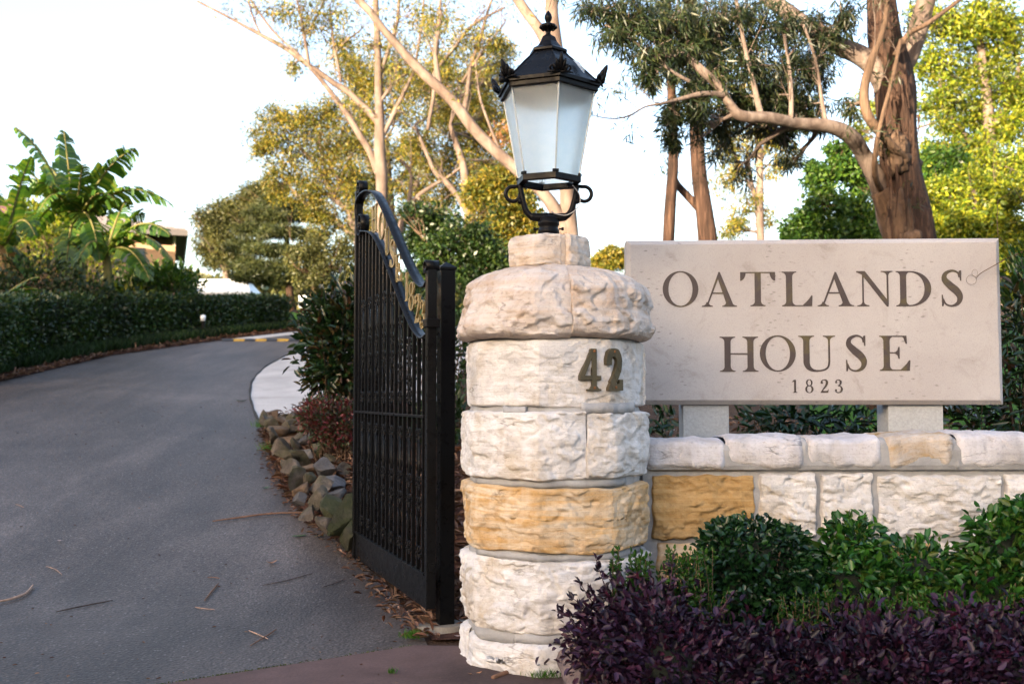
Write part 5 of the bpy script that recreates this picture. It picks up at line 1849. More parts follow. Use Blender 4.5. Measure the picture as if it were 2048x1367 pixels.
# ------------------------------------------------------------------ unseen block added to shade the forecourt (across the street, behind the camera)
SH_D, SH_TOP = 55.0, 14.9
bc = SUN_DIR * SH_D
blk = empty('shade_block', (bc.x, bc.y, 0), math.atan2(SUN_DIR.x, -SUN_DIR.y))
tag(blk, 'long unseen brick block added across the street to shade the forecourt', 'shade blocker')
M_BRK = plain('plain_brick', (0.30, 0.19, 0.13), 0.9, 0, 0.2, 0.15, 3)
M_ROOF = plain('roof_tile', (0.11, 0.075, 0.075), 0.85, 0, 0.2, 0.25, 6)
mb = MB(); mb.box((0, 0, (SH_TOP - 2.6) / 2), (86, 12, SH_TOP - 2.6)); mb.build('wall', M_BRK, blk)
mb = MB()
e = SH_TOP - 2.6
mb.v = [Vector(p) for p in ((-44, -7, e), (44, -7, e), (44, 7, e), (-44, 7, e), (-39, 0, SH_TOP), (39, 0, SH_TOP))]
mb.f = [(0, 1, 5, 4), (2, 3, 4, 5), (1, 2, 5), (3, 0, 4), (3, 2, 1, 0)]
mb.build('roof', M_ROOF, blk)
M_WIN = plain('window_dark', (0.03, 0.035, 0.04), 0.15)
for fl in range(3):
    for i in range(16):
        mb = MB(); mb.box((-39 + i * 5.2, 6.01, 2.2 + fl * 3.3), (1.9, 0.06, 1.5))
        mb.build('window', M_WIN, blk)

# ------------------------------------------------------------------ left background: house, marquee
house = empty('brick_house', (-15.5, 38.5, _h(38)))
tag(house, 'tan brick house with hipped tiled roof partly hidden behind banana leaves', 'house')
M_HB = plain('tan_brick', (0.42, 0.27, 0.17), 0.9, 0, 0.2, 0.12, 5)
hz = house.location.z
xr = at(366, 500, 36).x
ztop = at(370, 468, 36).z


HPV = Vector((at(384, 470, 36).x, 35.3, 0))


def hrot(q):
    return HPV + Matrix.Rotation(math.radians(19), 3, 'Z') @ (q - HPV)


def hb(x0, x1, y0, y1, z0, z1, name, mat, bevel=0.0):
    mb = MB(); mb.box(((x0 + x1) / 2, (y0 + y1) / 2, (z0 + z1) / 2), (x1 - x0, y1 - y0, z1 - z0))
    mb.v = [hrot(q) for q in mb.v]
    return wpart(mb, name, mat, house, False, bevel)


zmid = at(370, 492, 36).z
hb(-24, xr - 0.02, 36.0, 43, hz - .3, zmid, 'wall', M_HB)
hb(-24, at(312, 480, 36).x, 36.02, 43, zmid, ztop, 'wall', M_HB)
hb(at(312, 480, 36).x, xr - .1, 37.6, 43, zmid, ztop, 'balcony_wall', plain('balcony_render', (0.42, 0.34, 0.26), 0.9))  # even tan render on the set-back balcony wall
hb(at(361, 480, 36).x, at(366, 480, 36).x, 36.05, 36.2, zmid, ztop, 'balcony_post', plain('cream_paint', (0.65, 0.60, 0.52), 0.7))
hb(at(300, 480, 36).x - 3, at(308, 480, 36).x, 35.95, 36.0, at(300, 530, 36).z, at(300, 500, 36).z, 'window', M_WIN)
for k in range(2):
    hb(at(240 + 34 * k, 480, 36).x, at(258 + 34 * k, 480, 36).x, 35.93, 36.0, at(300, 548, 36).z, at(300, 522, 36).z, 'window', M_WIN)
ex = at(384, 470, 36).x
mb = MB()
ez = ztop
rx = at(262, 440, 39).x
rz = at(262, 438, 39).z
mb.v = [Vector(p) for p in ((-26, 35.3, ez), (ex, 35.3, ez), (ex, 43.8, ez), (-26, 43.8, ez), (-24, 39.5, rz), (rx, 39.5, rz))]
mb.f = [(0, 1, 5, 4), (2, 3, 4, 5), (1, 2, 5), (3, 0, 4), (3, 2, 1, 0)]
M_RT = plain('grey_tile', (0.17, 0.15, 0.155), 0.8, 0, 0.3, 0.3, 9)
mb.v = [hrot(q) for q in mb.v]
wpart(mb, 'roof', M_RT, house)
hb(-26, ex, 35.22, 35.3, ez - .18, ez + .02, 'gutter', plain('dark_gutter', (0.10, 0.09, 0.09), 0.5))
hb(ex, ex + .08, 35.2, 43.8, ez - .18, ez + .02, 'gutter', MATS['dark_gutter'])
# tile courses on the front slope
for k in range(9):
    t0 = k / 9
    y = 35.3 + (39.5 - 35.3) * t0
    z = ez + (rz - ez) * t0
    xr_ = ex + (rx - ex) * t0
    mb = MB(); mb.tube([(-25.5, y, z + .05), (xr_, y, z + .05)], 0.05, 6)
    mb.v = [hrot(q) for q in mb.v]
    wpart(mb, 'tile_course', M_RT, house)

h2 = empty('cottage', (-19.5, 31, _h(31)))
tag(h2, 'house with dark maroon roof at the far left edge behind banana leaves', 'house')
mb = MB(); mb.box((-19.5, 31, _h(31) + 1.7), (5, 4, 4.0)); wpart(mb, 'wall', M_HB, h2)
za, zb2 = at(0, 440, 28.6).z, at(0, 398, 31).z
xe = at(38, 430, 28.6).x
mb = MB()
mb.v = [Vector(p) for p in ((-23, 28.6, za), (xe, 28.6, za), (xe, 33.4, za), (-23, 33.4, za), (-21, 31, zb2), (xe - 1.4, 31, zb2))]
mb.f = [(0, 1, 5, 4), (2, 3, 4, 5), (1, 2, 5), (3, 0, 4), (3, 2, 1, 0)]
wpart(mb, 'roof', plain('maroon_tile', (0.12, 0.06, 0.06), 0.85, 0, .2, .25, 8), h2)

TY = 46.0
mar = empty('marquee', (at(448, 600, TY).x, TY + 2, _h(TY)))
tag(mar, 'white gabled marquee tent beyond the far end of the hedge', 'tent')
M_TENT = plain('white_canvas', (0.80, 0.80, 0.78), 0.6)
x0, x1 = at(396, 580, TY).x, at(501, 580, TY).x
r0, r1 = at(408, 559, TY + 1.4).x, at(494, 559, TY + 1.4).x
ze, zr_ = at(450, 583, TY).z, at(450, 558, TY + 1.4).z
mb = MB()
mb.v = [Vector(p) for p in ((x0 - .4, TY, ze), (x1, TY, ze), (x1, TY + 2.8, ze), (x0 - .4, TY + 2.8, ze), (r0 - .4, TY + 1.4, zr_), (r1, TY + 1.4, zr_))]
mb.f = [(0, 1, 5, 4), (2, 3, 4, 5), (1, 2, 5), (3, 0, 4)]
wpart(mb, 'canopy', M_TENT, mar)
mb = MB(); mb.box(((x0 + x1) / 2 - .2, TY - .02, ze - .10), (x1 - x0 + .4, .04, .2)); wpart(mb, 'valance', M_TENT, mar)
for px in (398, 432, 466, 499):
    mb = MB(); x = at(px, 600, TY).x
    mb.box((x, TY, (ze + mar.location.z) / 2), (.09, .09, ze - mar.location.z)); wpart(mb, 'pole', M_TENT, mar)
mb = MB(); mb.box(((x0 + x1) / 2, TY + 2.7, (ze + mar.location.z) / 2), (x1 - x0 - .1, .05, ze - mar.location.z - .1)); wpart(mb, 'back_panel', plain('shaded_blue_panel', (0.10, 0.13, 0.17), 0.5), mar)  # dark blue colour stands in for the shade inside the tent
mb = MB(); xa = at(398, 600, TY).x; xb = at(443, 600, TY).x
mb.box(((xa + xb) / 2, TY - .06, at(420, 594, TY).z), (xb - xa, .05, .34)); wpart(mb, 'side_panel', plain('lattice_grey', (0.42, 0.40, 0.38), .8), mar)

# notice on a post, bollard light, globe lamp
NY = 28.5
npos = at(607, 640, NY)
nb_ = empty('notice_board', (npos.x, NY, _h(NY)))
tag(nb_, 'small white notice on a dark post beside the far bend of the driveway', 'sign')
mb = MB(); mb.box((0, 0, (at(607, 603, NY).z - _h(NY))), (20.5 / F * NY, .02, 25 / F * NY)); mb.build('panel', plain('notice_white', (0.72, 0.74, 0.76), .5), nb_, False, .006)
zc = at(607, 603, NY).z - _h(NY)
for i in range(4):
    mb = MB(); w = [.16, .2, .18, .2][i]
    mb.box((0, -.0125, zc + .09 - i * .055), (w, .003, .012)); mb.build('text_line', plain('notice_grey', (0.35, 0.37, 0.4), .6) if i == 0 else MATS['notice_grey'], nb_)
mb = MB(); mb.box((0.02, .03, (zc - .05) / 2), (.05, .04, zc + .05)); mb.build('post', M_BLK, nb_)

BYY = 21.5
bp = at(406, 655, BYY)
bl = empty('bollard_light', (bp.x, BYY, _h(BYY)))
tag(bl, 'small bollard light with white cap standing in front of the hedge', 'bollard')
zc = at(406, 636, BYY).z - _h(BYY)
mb = MB(); mb.lathe([(.045, 0), (.045, zc - .06)], 12); mb.build('stem', M_BLK, bl)
mb = MB(); mb.lathe([(.05, zc - .06), (.055, zc + .02), (.05, zc + .06), (.01, zc + .075)], 12); mb.build('head', plain('opal_white', (.8, .82, .84), .3), bl, True)

GY = 40.0
gpz = at(530, 580, GY)
gl = empty('globe_lamp', (gpz.x, GY, _h(GY)))
tag(gl, 'thin post lamp with a pale globe beside the marquee', 'lamp post')
zc = gpz.z - _h(GY)
mb = MB(); mb.lathe([(.05, 0), (.035, zc)], 10); mb.build('post', M_BLK, gl)
mb = MB(); mb.lathe([(.06, zc), (.13, zc + .05), (.17, zc + .16), (.12, zc + .28), (.03, zc + .32)], 14); mb.build('globe', plain('globe_glass', (.65, .75, .72), .2), gl, True)

# ------------------------------------------------------------------ speed hump
SHY = 20.45
hump = empty('speed_hump', (at(540, 686, SHY).x, SHY, _h(SHY)))
tag(hump, 'yellow and black striped rubber speed hump across the driveway', 'speed hump')
M_HY = plain('hump_yellow', (0.36, 0.22, 0.035), 0.8, 0, .2, .3, 20)
M_HK = plain('hump_black', (0.030, 0.031, 0.034), 0.7, 0, .3, .3, 20)
xs0, xs1 = RL(SHY) + .1, -2.6
n = 15
sl = 0.165
for i in range(n):
    xa, xb = xs0 + (xs1 - xs0) * i / n + .003, xs0 + (xs1 - xs0) * (i + 1) / n - .003
    mb = MB()
    V = []
    prof = [(-.15, .0), (-.10, .024), (-.04, .034), (.04, .034), (.10, .024), (.15, .0)]
    for xx, sk in ((xa, 0), (xb, 0)):
        for y, z in prof:
            V.append(Vector((xx + (0.05 if y < 0 else -.05) * (1 if i % 2 else 1), SHY + y, _h(SHY + y) + z + .004)))
    mb.v = V
    m = len(prof)
    mb.f = [(k, k + 1, m + k + 1, m + k) for k in range(m - 1)] + [tuple(range(m)), tuple(range(2 * m - 1, m - 1, -1))]
    wpart(mb, 'segment', M_HY if i % 2 else M_HK, hump)

# ------------------------------------------------------------------ hedge and border on the left
def hedge_line(pts, n):
    P = spline(pts, 10)
    out = []
    seg = [np.linalg.norm(P[i + 1] - P[i]) for i in range(len(P) - 1)]
    cum = np.concatenate([[0], np.cumsum(seg)])
    return np.array(P), cum


def box_leaves(path, cum, width, zlo, zhi, n, jitter=.05):
    """leaf positions on the outside of a clipped hedge that follows a path on the hill"""
    t = rng.random(n) * cum[-1]
    X = np.interp(t, cum, path[:, 0]); Yv = np.interp(t, cum, path[:, 1])
    i = np.clip(np.searchsorted(cum, t) - 1, 0, len(path) - 2)
    tg = unit(np.c_[path[i + 1, :2] - path[i, :2], np.zeros(n)])
    nr = np.c_[tg[:, 1], -tg[:, 0], np.zeros(n)]
    side = rng.random(n)
    top = side < .30
    s = np.where(top, rng.random(n) * 2 - 1, np.where(rng.random(n) < .75, 1.0, -1.0))
    wob = np.array([noise.noise(Vector((a * 1.4, b * 1.4, 0))) for a, b in zip(X, Yv)]) * .06
    hz = np.interp(t, cum, zhi); lz_ = np.interp(t, cum, zlo)
    v = np.where(top, 1.0, rng.random(n))
    g = np.array([_h(y) for y in Yv])
    off = s * (width / 2) + rng.normal(size=n) * jitter + wob * s
    z = g + lz_ + (hz - lz_) * v + rng.normal(size=n) * jitter * .8 + wob
    pos = np.c_[X + nr[:, 0] * off, Yv + nr[:, 1] * off, z]
    d = rand_dir(n) * .8 + np.c_[nr[:, 0] * s * .5, nr[:, 1] * s * .5, np.where(top, .9, .35)]
    return pos, d, t


HP_px = [(-120, 690, 13.6), (0, 688, 16.4), (130, 680, 18.6), (260, 668, 20.8), (400, 655, 23.0), (500, 645, 25.0), (572, 640, 26.6)]
hpts = [(at(p[0], p[1], p[2]).x - .35, p[2] + .25) for p in HP_px]
path, cum = hedge_line(hpts, 10)
# top of hedge follows the photograph's line: about y=598 at every depth
zhi = [at(1024, 597, p[1]).z - _h(p[1]) for p in path]
hedge = empty('clipped_hedge', (path[len(path) // 2][0], path[len(path) // 2][1], _h(path[len(path) // 2][1])))
tag(hedge, 'long dark clipped hedge curving along the left of the driveway', 'hedge')
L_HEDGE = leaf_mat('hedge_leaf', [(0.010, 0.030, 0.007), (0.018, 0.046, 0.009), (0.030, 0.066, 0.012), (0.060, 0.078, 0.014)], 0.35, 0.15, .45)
pos, d, t = box_leaves(path, cum, 0.95, [0.05] * len(path), zhi, 30000)
Lh = .075 * (.7 + .6 * rng.random(len(pos)))
leaves('foliage', pos, d, rand_dir(len(pos)), Lh, Lh * .5, L_HEDGE, hedge)
# woody core
mb = MB()
V = []
for i in range(len(path)):
    p = path[i]
    a, b = path[max(i - 1, 0)], path[min(i + 1, len(path) - 1)]
    tg = np.array([b[0] - a[0], b[1] - a[1]]); tg /= np.linalg.norm(tg)
    nr = np.array([tg[1], -tg[0]])
    g = _h(p[1])
    for s, z in ((-.40, -.05), (-.40, zhi[i] - .08), (.40, zhi[i] - .08), (.40, -.05)):
        V.append(Vector((p[0] + nr[0] * s, p[1] + nr[1] * s, g + z)))
mb.v = V
mb.f = [(4 * i + k, 4 * i + 4 + k, 4 * i + 5 + k, 4 * i + 1 + k) for i in range(len(path) - 1) for k in range(3)] + [(0, 1, 2, 3), (len(V) - 1, len(V) - 2, len(V) - 3, len(V) - 4)]
wpart(mb, 'branch_core', plain('hedge_core', (0.008, 0.012, 0.006), .95), hedge)

# low grassy border in front of the hedge
bpts = [(RL(Y) - .62, Y) for Y in (9, 11, 13, 15, 17, 19, 20.6, 22, 23.5, 25)]
bpath, bcum = hedge_line(bpts, 10)
L_BORD = leaf_mat('border_grass_blade', [(0.006, 0.016, 0.004), (0.010, 0.026, 0.006), (0.018, 0.042, 0.008)], .55, .12, .2)
nbd = 26000
t = rng.random(nbd) * bcum[-1]
X = np.interp(t, bcum, bpath[:, 0]); Yv = np.interp(t, bcum, bpath[:, 1])
X = X + rng.uniform(-.40, .22, nbd); 
z = np.array([_h(y) for y in Yv]) + .01
d = rand_dir(nbd) * .55; d[:, 2] = .9
Lb = .20 * (.6 + .6 * rng.random(nbd))
o = leaves('border_grass', np.c_[X, Yv, z], d, rand_dir(nbd), Lb, .022, L_BORD, None)
tag(o, 'low dark green grassy border planted along the foot of the hedge', 'border plants', None, 'stuff')

# ------------------------------------------------------------------ banana plants
L_BAN = leaf_mat('banana_leaf', [(0.025, 0.075, 0.010), (0.045, 0.11, 0.012), (0.08, 0.15, 0.014), (0.16, 0.20, 0.018)], .38, .4, .45)
L_BANDRY = leaf_mat('dry_banana_leaf', [(0.15, 0.09, 0.035), (0.20, 0.13, 0.05)], .7, .2)
M_BSTEM = mat_bark('banana_stem', (0.06, 0.07, 0.02), (0.13, 0.12, 0.04), (0.20, 0.16, 0.06), (4, 4, 1), .3)


def banana_leaf(base, tip, sag, width, parent, mat, dry=False, torn=.55):
    """arching midrib with the blade torn into strips on both sides"""
    base, tip = Vector(base), Vector(tip)
    n = 46
    rib = []
    for i in range(n + 1):
        t = i / n
        p = base.lerp(tip, t) + Vector((0, 0, sag * 4 * t * (1 - t)))
        rib.append(p)
    mb = MB()
    side = (tip - base).cross(Vector((0, 0, 1)))
    if side.length < 1e-4:
        side = Vector((1, 0, 0))
    side.normalize()
    roll = random.uniform(-.5, .5)
    sd = random.uniform(0, 50)
    for sgn in (-1, 1):
        i = 3
        while i < n:
            k = random.choice((1, 2, 2, 3, 5))
            j = min(i + k, n)
            tear = random.random() < .55
            dr0 = .30 + .45 * (noise.noise(Vector((i * .35, sgn * 3.0, sd))) + .3) + (random.uniform(0, .45) if tear else 0)
            out = (side * sgn * math.cos(roll * sgn) + Vector((0, 0, 1)) * (math.sin(roll * sgn) + .25)).normalized()
            E = []
            for q in range(i, j + 1):
                tm = q / n
                w = width * (math.sin(math.pi * min(1, .06 + tm * .93)) ** .55) * (1 - .05 * random.random())
                a = rib[q]
                t = (rib[min(q + 1, n)] - rib[max(q - 1, 0)]).normalized()
                if tear and q == j:
                    a = rib[q].lerp(rib[q - 1], .12)
                o1 = out * math.cos(dr0 * .5) - Vector((0, 0, 1)) * math.sin(dr0 * .5) + t * .30
                o2 = out * math.cos(dr0 * 1.5) - Vector((0, 0, 1)) * math.sin(dr0 * 1.5) + t * .40
                m_ = a + o1 * w * .5
                e_ = m_ + o2 * w * .5
                if tear and q == j:
                    e_ = e_ - t * w * .12
                E.append((a, m_, e_))
            for (a, m_, e_), (a2, m2, e2) in zip(E, E[1:]):
                mb.add([a, a2, m2, m_, e2, e_], [(0, 1, 2, 3), (3, 2, 4, 5)])
            i = j
    o = wpart(mb, 'leaf', mat, parent)
    st = MB()
    st.tube(rib, [.035 * (1 - .85 * i / n) + .004 for i in range(n + 1)], 6)
    off = Vector(parent.location)
    st.v = [q - off for q in st.v]
    st.build('midrib', M_BSTEM, o, True)


def banana(label, stem_px, Y, tips, wid=.46):
    b = ground_at(*stem_px[0]) if False else None
    x = at(stem_px[0], stem_px[1], Y)
    root = empty('banana_plant', (x.x, Y, _h(Y)))
    tag(root, label, 'banana plant', 'banana plants behind the hedge')
    crown = at(stem_px[2], stem_px[3], Y)
    P = [Vector((x.x, Y, _h(Y) - .05)), Vector((x.x, Y, _h(Y))).lerp(crown, .5) + Vector((.05, 0, 0)), crown]
    mb = MB(); mb.tube([Vector(p) for p in spline([list(p) for p in P], 5)], [.16 - .09 * i / 10 for i in range(11)], 12)
    wpart(mb, 'stem', M_BSTEM, root, True)
    for (px, py, dy, sag, dry) in tips:
        tp = at(px, py, Y + dy)
        banana_leaf(crown + Vector((0, 0, -.15)), tp, sag, wid * random.uniform(.85, 1.1), root, L_BANDRY if dry else L_BAN)
    return root


banana('tall banana plant with ragged leaves fanning left of the brick house', (165, 600, 150, 440), 21.5,
       [(128, 262, .3, .05, 0), (272, 298, -.5, .35, 0), (345, 410, -.6, .55, 0), (30, 255, -.2, .35, 0), (40, 395, -.8, .6, 0), (205, 350, .6, .2, 0), (60, 480, .5, .6, 0), (245, 470, .8, .6, 0), (130, 560, -.5, .5, 0), (90, 330, .8, .3, 0), (165, 330, -.9, .1, 0), (230, 400, -.9, .4, 0), (15, 330, .5, .3, 0), (80, 420, -1.0, .5, 0), (200, 520, -.8, .6, 0)])
banana('banana plant with arching leaves drooping in front of the brick house', (215, 610, 212, 500), 21.0,
       [(340, 470, -.4, .45, 0), (342, 520, -.7, .5, 0), (300, 560, -.6, .4, 0), (255, 400, .5, .2, 0), (120, 500, .4, .4, 0), (150, 540, -.6, .45, 0), (290, 430, .4, .3, 0)], .40)
banana('banana plant with upright torn leaf at the far left edge', (-6, 610, 4, 500), 20.0,
       [(62, 312, -.2, .2, 0), (-40, 330, .3, .2, 0), (70, 470, -.5, .5, 0), (60, 560, -.6, .4, 0), (-60, 480, .2, .5, 0), (40, 420, .6, .2, 0), (20, 560, -.6, .4, 1)], .44)
banana('low banana plant with two pale leaves just above the hedge', (-30, 640, -20, 610), 17.6,
       [(78, 553, -.2, .12, 0), (76, 578, -.3, .15, 0), (-90, 540, 0, .2, 0)], .15)


# ------------------------------------------------------------------ shrubs
def shrub(name, label, cat, blobs, mat, L, W, per_m2, shape='near', up=.4, jitter=.05, group=None, droop=0.0, stems=True, stem_mat=None, shell=.35, core=None, tufts=0.0):
    """leaves through the outer part of a set of ellipsoids; blobs: (centre, (rx, ry, rz))"""
    c0 = Vector(blobs[0][0])
    gz = (bed_z(c0.x, c0.y) if (5.0 < c0.y < 11.5 and c0.x > BE(c0.y)) else _h(c0.y))
    root = empty(name, (c0.x, c0.y, gz))
    tag(root, label, cat, group)
    PA, DA = [], []
    st = MB()
    for c, r in blobs:
        c, r = np.array(c), np.array(r)
        area = 4 * math.pi * ((r[0] * r[1]) ** 1.6 / 3 + (r[0] * r[2]) ** 1.6 / 3 + (r[1] * r[2]) ** 1.6 / 3) ** (1 / 1.6)
        n = int(area * per_m2)
        u = rand_dir(n)
        rad = 1 - shell * rng.random((n, 1)) ** 1.6
        lump = np.array([noise.noise(Vector(q) * 2.6 + Vector(c)) for q in u * 1.0])[:, None] * .22
        p = c + u * r * (rad + lump) + rng.normal(size=(n, 3)) * jitter
        PA.append(p)
        dd = u * .9 + rand_dir(n) * .75
        dd[:, 2] += up - droop
        DA.append(dd)
        if stems:
            for k in range(max(5, int(area * 14))):
                q = c + rand_dir(1)[0] * r * (.85 + .2 * rng.random())
                b = Vector((c[0] + rng.normal() * r[0] * .15, c[1] + rng.normal() * r[1] * .15, gz))
                m_ = b.lerp(Vector(q), .55) + Vector(rng.normal(size=3) * .03)
                st.tube([b, m_, Vector(q)], [.007, .005, .0025], 4, False)
    P = np.concatenate(PA); Dv = np.concatenate(DA)
    keep = P[:, 2] > gz - .02
    P, Dv = P[keep], Dv[keep]
    n = len(P)
    LL = L * (.6 + .7 * rng.random(n))
    nrm = rand_dir(n) * .7 + np.array([0, -.2, .7])
    leaves('foliage', P, Dv, nrm, LL, LL * (W / L), mat, root, shape)
    if stems:
        wpart(st, 'stems', stem_mat or M_BARK_DK, root, True)['kind'] = 'stuff'
    if core:
        for c, r in blobs:
            mb = MB()
            bm = bmesh.new(); bmesh.ops.create_icosphere(bm, subdivisions=2, radius=1.0)
            mb.v = [Vector((c[0] + v.co.x * r[0] * core, c[1] + v.co.y * r[1] * core, max(c[2] + v.co.z * r[2] * core, gz - .02))) for v in bm.verts]
            mb.f = [tuple(v.index for v in f.verts) for f in bm.faces]
            bm.free()
            wpart(mb, 'dense_core', MATS['hedge_core'], root, True)
    return root


def blob(px, py, Y, rx, rz, ry=None):
    return (tuple(at(px, py, Y)), (rx / F * Y, (ry or rx) / F * Y, rz / F * Y))


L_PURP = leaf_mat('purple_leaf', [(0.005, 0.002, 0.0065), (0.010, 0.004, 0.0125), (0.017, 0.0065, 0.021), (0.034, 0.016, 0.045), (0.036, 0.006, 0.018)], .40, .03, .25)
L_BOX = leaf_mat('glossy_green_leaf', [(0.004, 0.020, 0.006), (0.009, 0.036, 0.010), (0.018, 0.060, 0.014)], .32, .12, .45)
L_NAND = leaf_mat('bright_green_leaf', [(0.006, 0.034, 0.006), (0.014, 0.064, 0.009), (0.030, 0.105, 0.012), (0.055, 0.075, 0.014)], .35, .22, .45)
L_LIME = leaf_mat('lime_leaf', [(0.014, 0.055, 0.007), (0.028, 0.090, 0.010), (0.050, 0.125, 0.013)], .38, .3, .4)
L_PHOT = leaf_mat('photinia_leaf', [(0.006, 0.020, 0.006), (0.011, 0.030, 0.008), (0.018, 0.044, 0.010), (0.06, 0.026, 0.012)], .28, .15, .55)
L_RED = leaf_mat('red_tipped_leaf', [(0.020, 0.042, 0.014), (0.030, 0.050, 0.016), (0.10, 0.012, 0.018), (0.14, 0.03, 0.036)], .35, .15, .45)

# purple shrubs in the foreground
G1 = 'purple leaved shrubs in front of the low wall'
M_PSTEM = plain('maroon_stem', (0.05, 0.015, 0.025), .7)
purp = [('purple shrub beside the pillar base with wispy shoots reaching left', [blob(1295, 1268, 4.02, 105, 88, 130), blob(1225, 1290, 4.0, 85, 70, 100), blob(1340, 1330, 3.85, 120, 90, 130)]),
        ('purple shrub in front of the clipped round green bush', [blob(1490, 1335, 3.95, 120, 74, 130), blob(1560, 1385, 3.8, 150, 90, 130), blob(1440, 1390, 3.75, 120, 90, 110)]),
        ('purple shrub below the white wall stones right of centre', [blob(1745, 1322, 3.9, 115, 80, 140), blob(1700, 1390, 3.75, 130, 95, 120), blob(1810, 1370, 3.8, 120, 95, 120)]),
        ('purple shrub running out of the bottom right corner', [blob(1950, 1312, 3.9, 110, 78, 140), blob(2040, 1365, 3.8, 130, 110, 130), blob(1900, 1390, 3.75, 110, 80, 110), blob(2160, 1330, 3.9, 130, 110, 130)])]
for lab, bl_ in purp:
    shrub('purple_shrub', lab, 'shrub', bl_, L_PURP, .036, .021, 2900, group=G1, jitter=.045, stem_mat=M_PSTEM, shell=.55, core=.55, up=.15)


def shoots(name, label, cat, base_pts, mat, L, W, every=.022, smat=None, group=None):
    """long single shoots with leaves in pairs"""
    b0 = Vector(base_pts[0][0])
    root = empty(name, (b0.x, b0.y, b0.z))
    tag(root, label, cat, group)
    st = MB(); P, Dv = [], []
    for a, m_, b in base_pts:
        pts = [Vector(p) for p in spline([list(a), list(m_), list(b)], 10)]
        st.tube(pts, [.004 - .003 * i / len(pts) for i in range(len(pts))], 5)
        acc = 0
        for i in range(1, len(pts)):
            seg = pts[i] - pts[i - 1]
            acc += seg.length
            while acc > every:
                acc -= every
                q = pts[i - 1].lerp(pts[i], random.random())
                for s in (-1, 1):
                    P.append(list(q)); v = seg.normalized() * .6 + Vector(rand_dir(1)[0]) * .9
                    Dv.append(list(v))
        P.append(list(pts[-1])); Dv.append(list((pts[-1] - pts[-2]).normalized()))
    n = len(P)
    LL = L * (.6 + .6 * rng.random(n))
    wpart(st, 'stems', smat or M_BARK_DK, root, True)['kind'] = 'stuff'
    leaves('foliage', P, Dv, rand_dir(n), LL, LL * W / L, mat, root, 'near')
    return root


sh = []
for (x0_, y0_, x1_, y1_, x2_, y2_, Y) in [(1250, 1260, 1220, 1200, 1192, 1118, 4.05), (1260, 1250, 1200, 1220, 1160, 1165, 4.0), (1240, 1280, 1180, 1245, 1113, 1222, 4.02), (1240, 1290, 1180, 1262, 1135, 1258, 3.98), (1250, 1270, 1190, 1230, 1145, 1195, 4.05), (1280, 1230, 1250, 1180, 1215, 1150, 4.1),
                                          (1330, 1200, 1340, 1170, 1345, 1120, 4.1), (1300, 1220, 1290, 1170, 1262, 1140, 4.1), (1250, 1310, 1180, 1290, 1140, 1235, 3.95), (1420, 1260, 1445, 1215, 1462, 1190, 4.0), (1240, 1300, 1190, 1270, 1160, 1210, 4.0), (1260, 1290, 1210, 1240, 1185, 1180, 4.0)]:
    sh.append((at(x0_, y0_, Y), at(x1_, y1_, Y - .03), at(x2_, y2_, Y - .02)))
shoots('purple_shoots', 'loose purple shoots poking out against the pillar base', 'shrub', sh, L_PURP, .036, .018, .016, M_PSTEM)

# clipped round bush and the leafy green bushes against the wall
shrub('round_bush', 'dense glossy dark green bush clipped round against the golden wall stone', 'bush', [blob(1510, 1150, 4.5, 128, 112, 105), blob(1470, 1190, 4.45, 90, 90, 90), blob(1570, 1200, 4.42, 80, 90, 80)], L_BOX, .034, .024, 4600, jitter=.012, shell=.25, core=.80, up=-.25)
shrub('leafy_bush', 'bright green leafy bush rising between the square wall stones', 'bush', [blob(1705, 1110, 4.55, 62, 72, 60), blob(1690, 1180, 4.45, 70, 80, 70)], L_NAND, .046, .027, 2800, jitter=.02, droop=.5, core=.6, group='bright green leafy bushes along the wall')
shrub('leafy_bush', 'lower green leafy bush in front of the long white wall stone', 'bush', [blob(1835, 1160, 4.5, 92, 74, 70), blob(1770, 1190, 4.45, 60, 60, 60), blob(1900, 1200, 4.45, 70, 60, 60)], L_NAND, .044, .025, 2800, jitter=.02, droop=.4, core=.6, group='bright green leafy bushes along the wall')
shrub('leafy_bush', 'tall bright green leafy bush at the right edge below the coping', 'bush', [blob(2010, 1110, 4.4, 75, 85, 70), blob(2060, 1060, 4.4, 60, 60, 60), blob(1990, 1190, 4.35, 90, 80, 70), blob(2110, 1130, 4.4, 90, 110, 80)], L_NAND, .050, .029, 2600, jitter=.02, droop=.5, core=.6, group='bright green leafy bushes along the wall')
lm = []
for k in range(260):
    px = random.choice((1250, 1275, 1290, 1340, 1370, 1390, 1440, 1580, 1640, 1690, 1720, 1760, 1800, 1850, 1900, 1960, 2010, 2040)) + random.uniform(-22, 22)
    y0_ = 1260
    y1_ = random.uniform(1175, 1250) if px > 1420 else random.uniform(1095, 1190)
    Y = random.uniform(4.12, 4.3)
    a = at(px, y0_, Y)
    b = at(px + random.uniform(-14, 14), y1_, Y - .02)
    lm.append((a, a.lerp(b, .5) + Vector((random.uniform(-.02, .02), 0, 0)), b))
shoots('lime_shrub', 'light lime green small leaved shoots growing between purple and dark green shrubs', 'shrub', lm, L_LIME, .026, .015, .013)

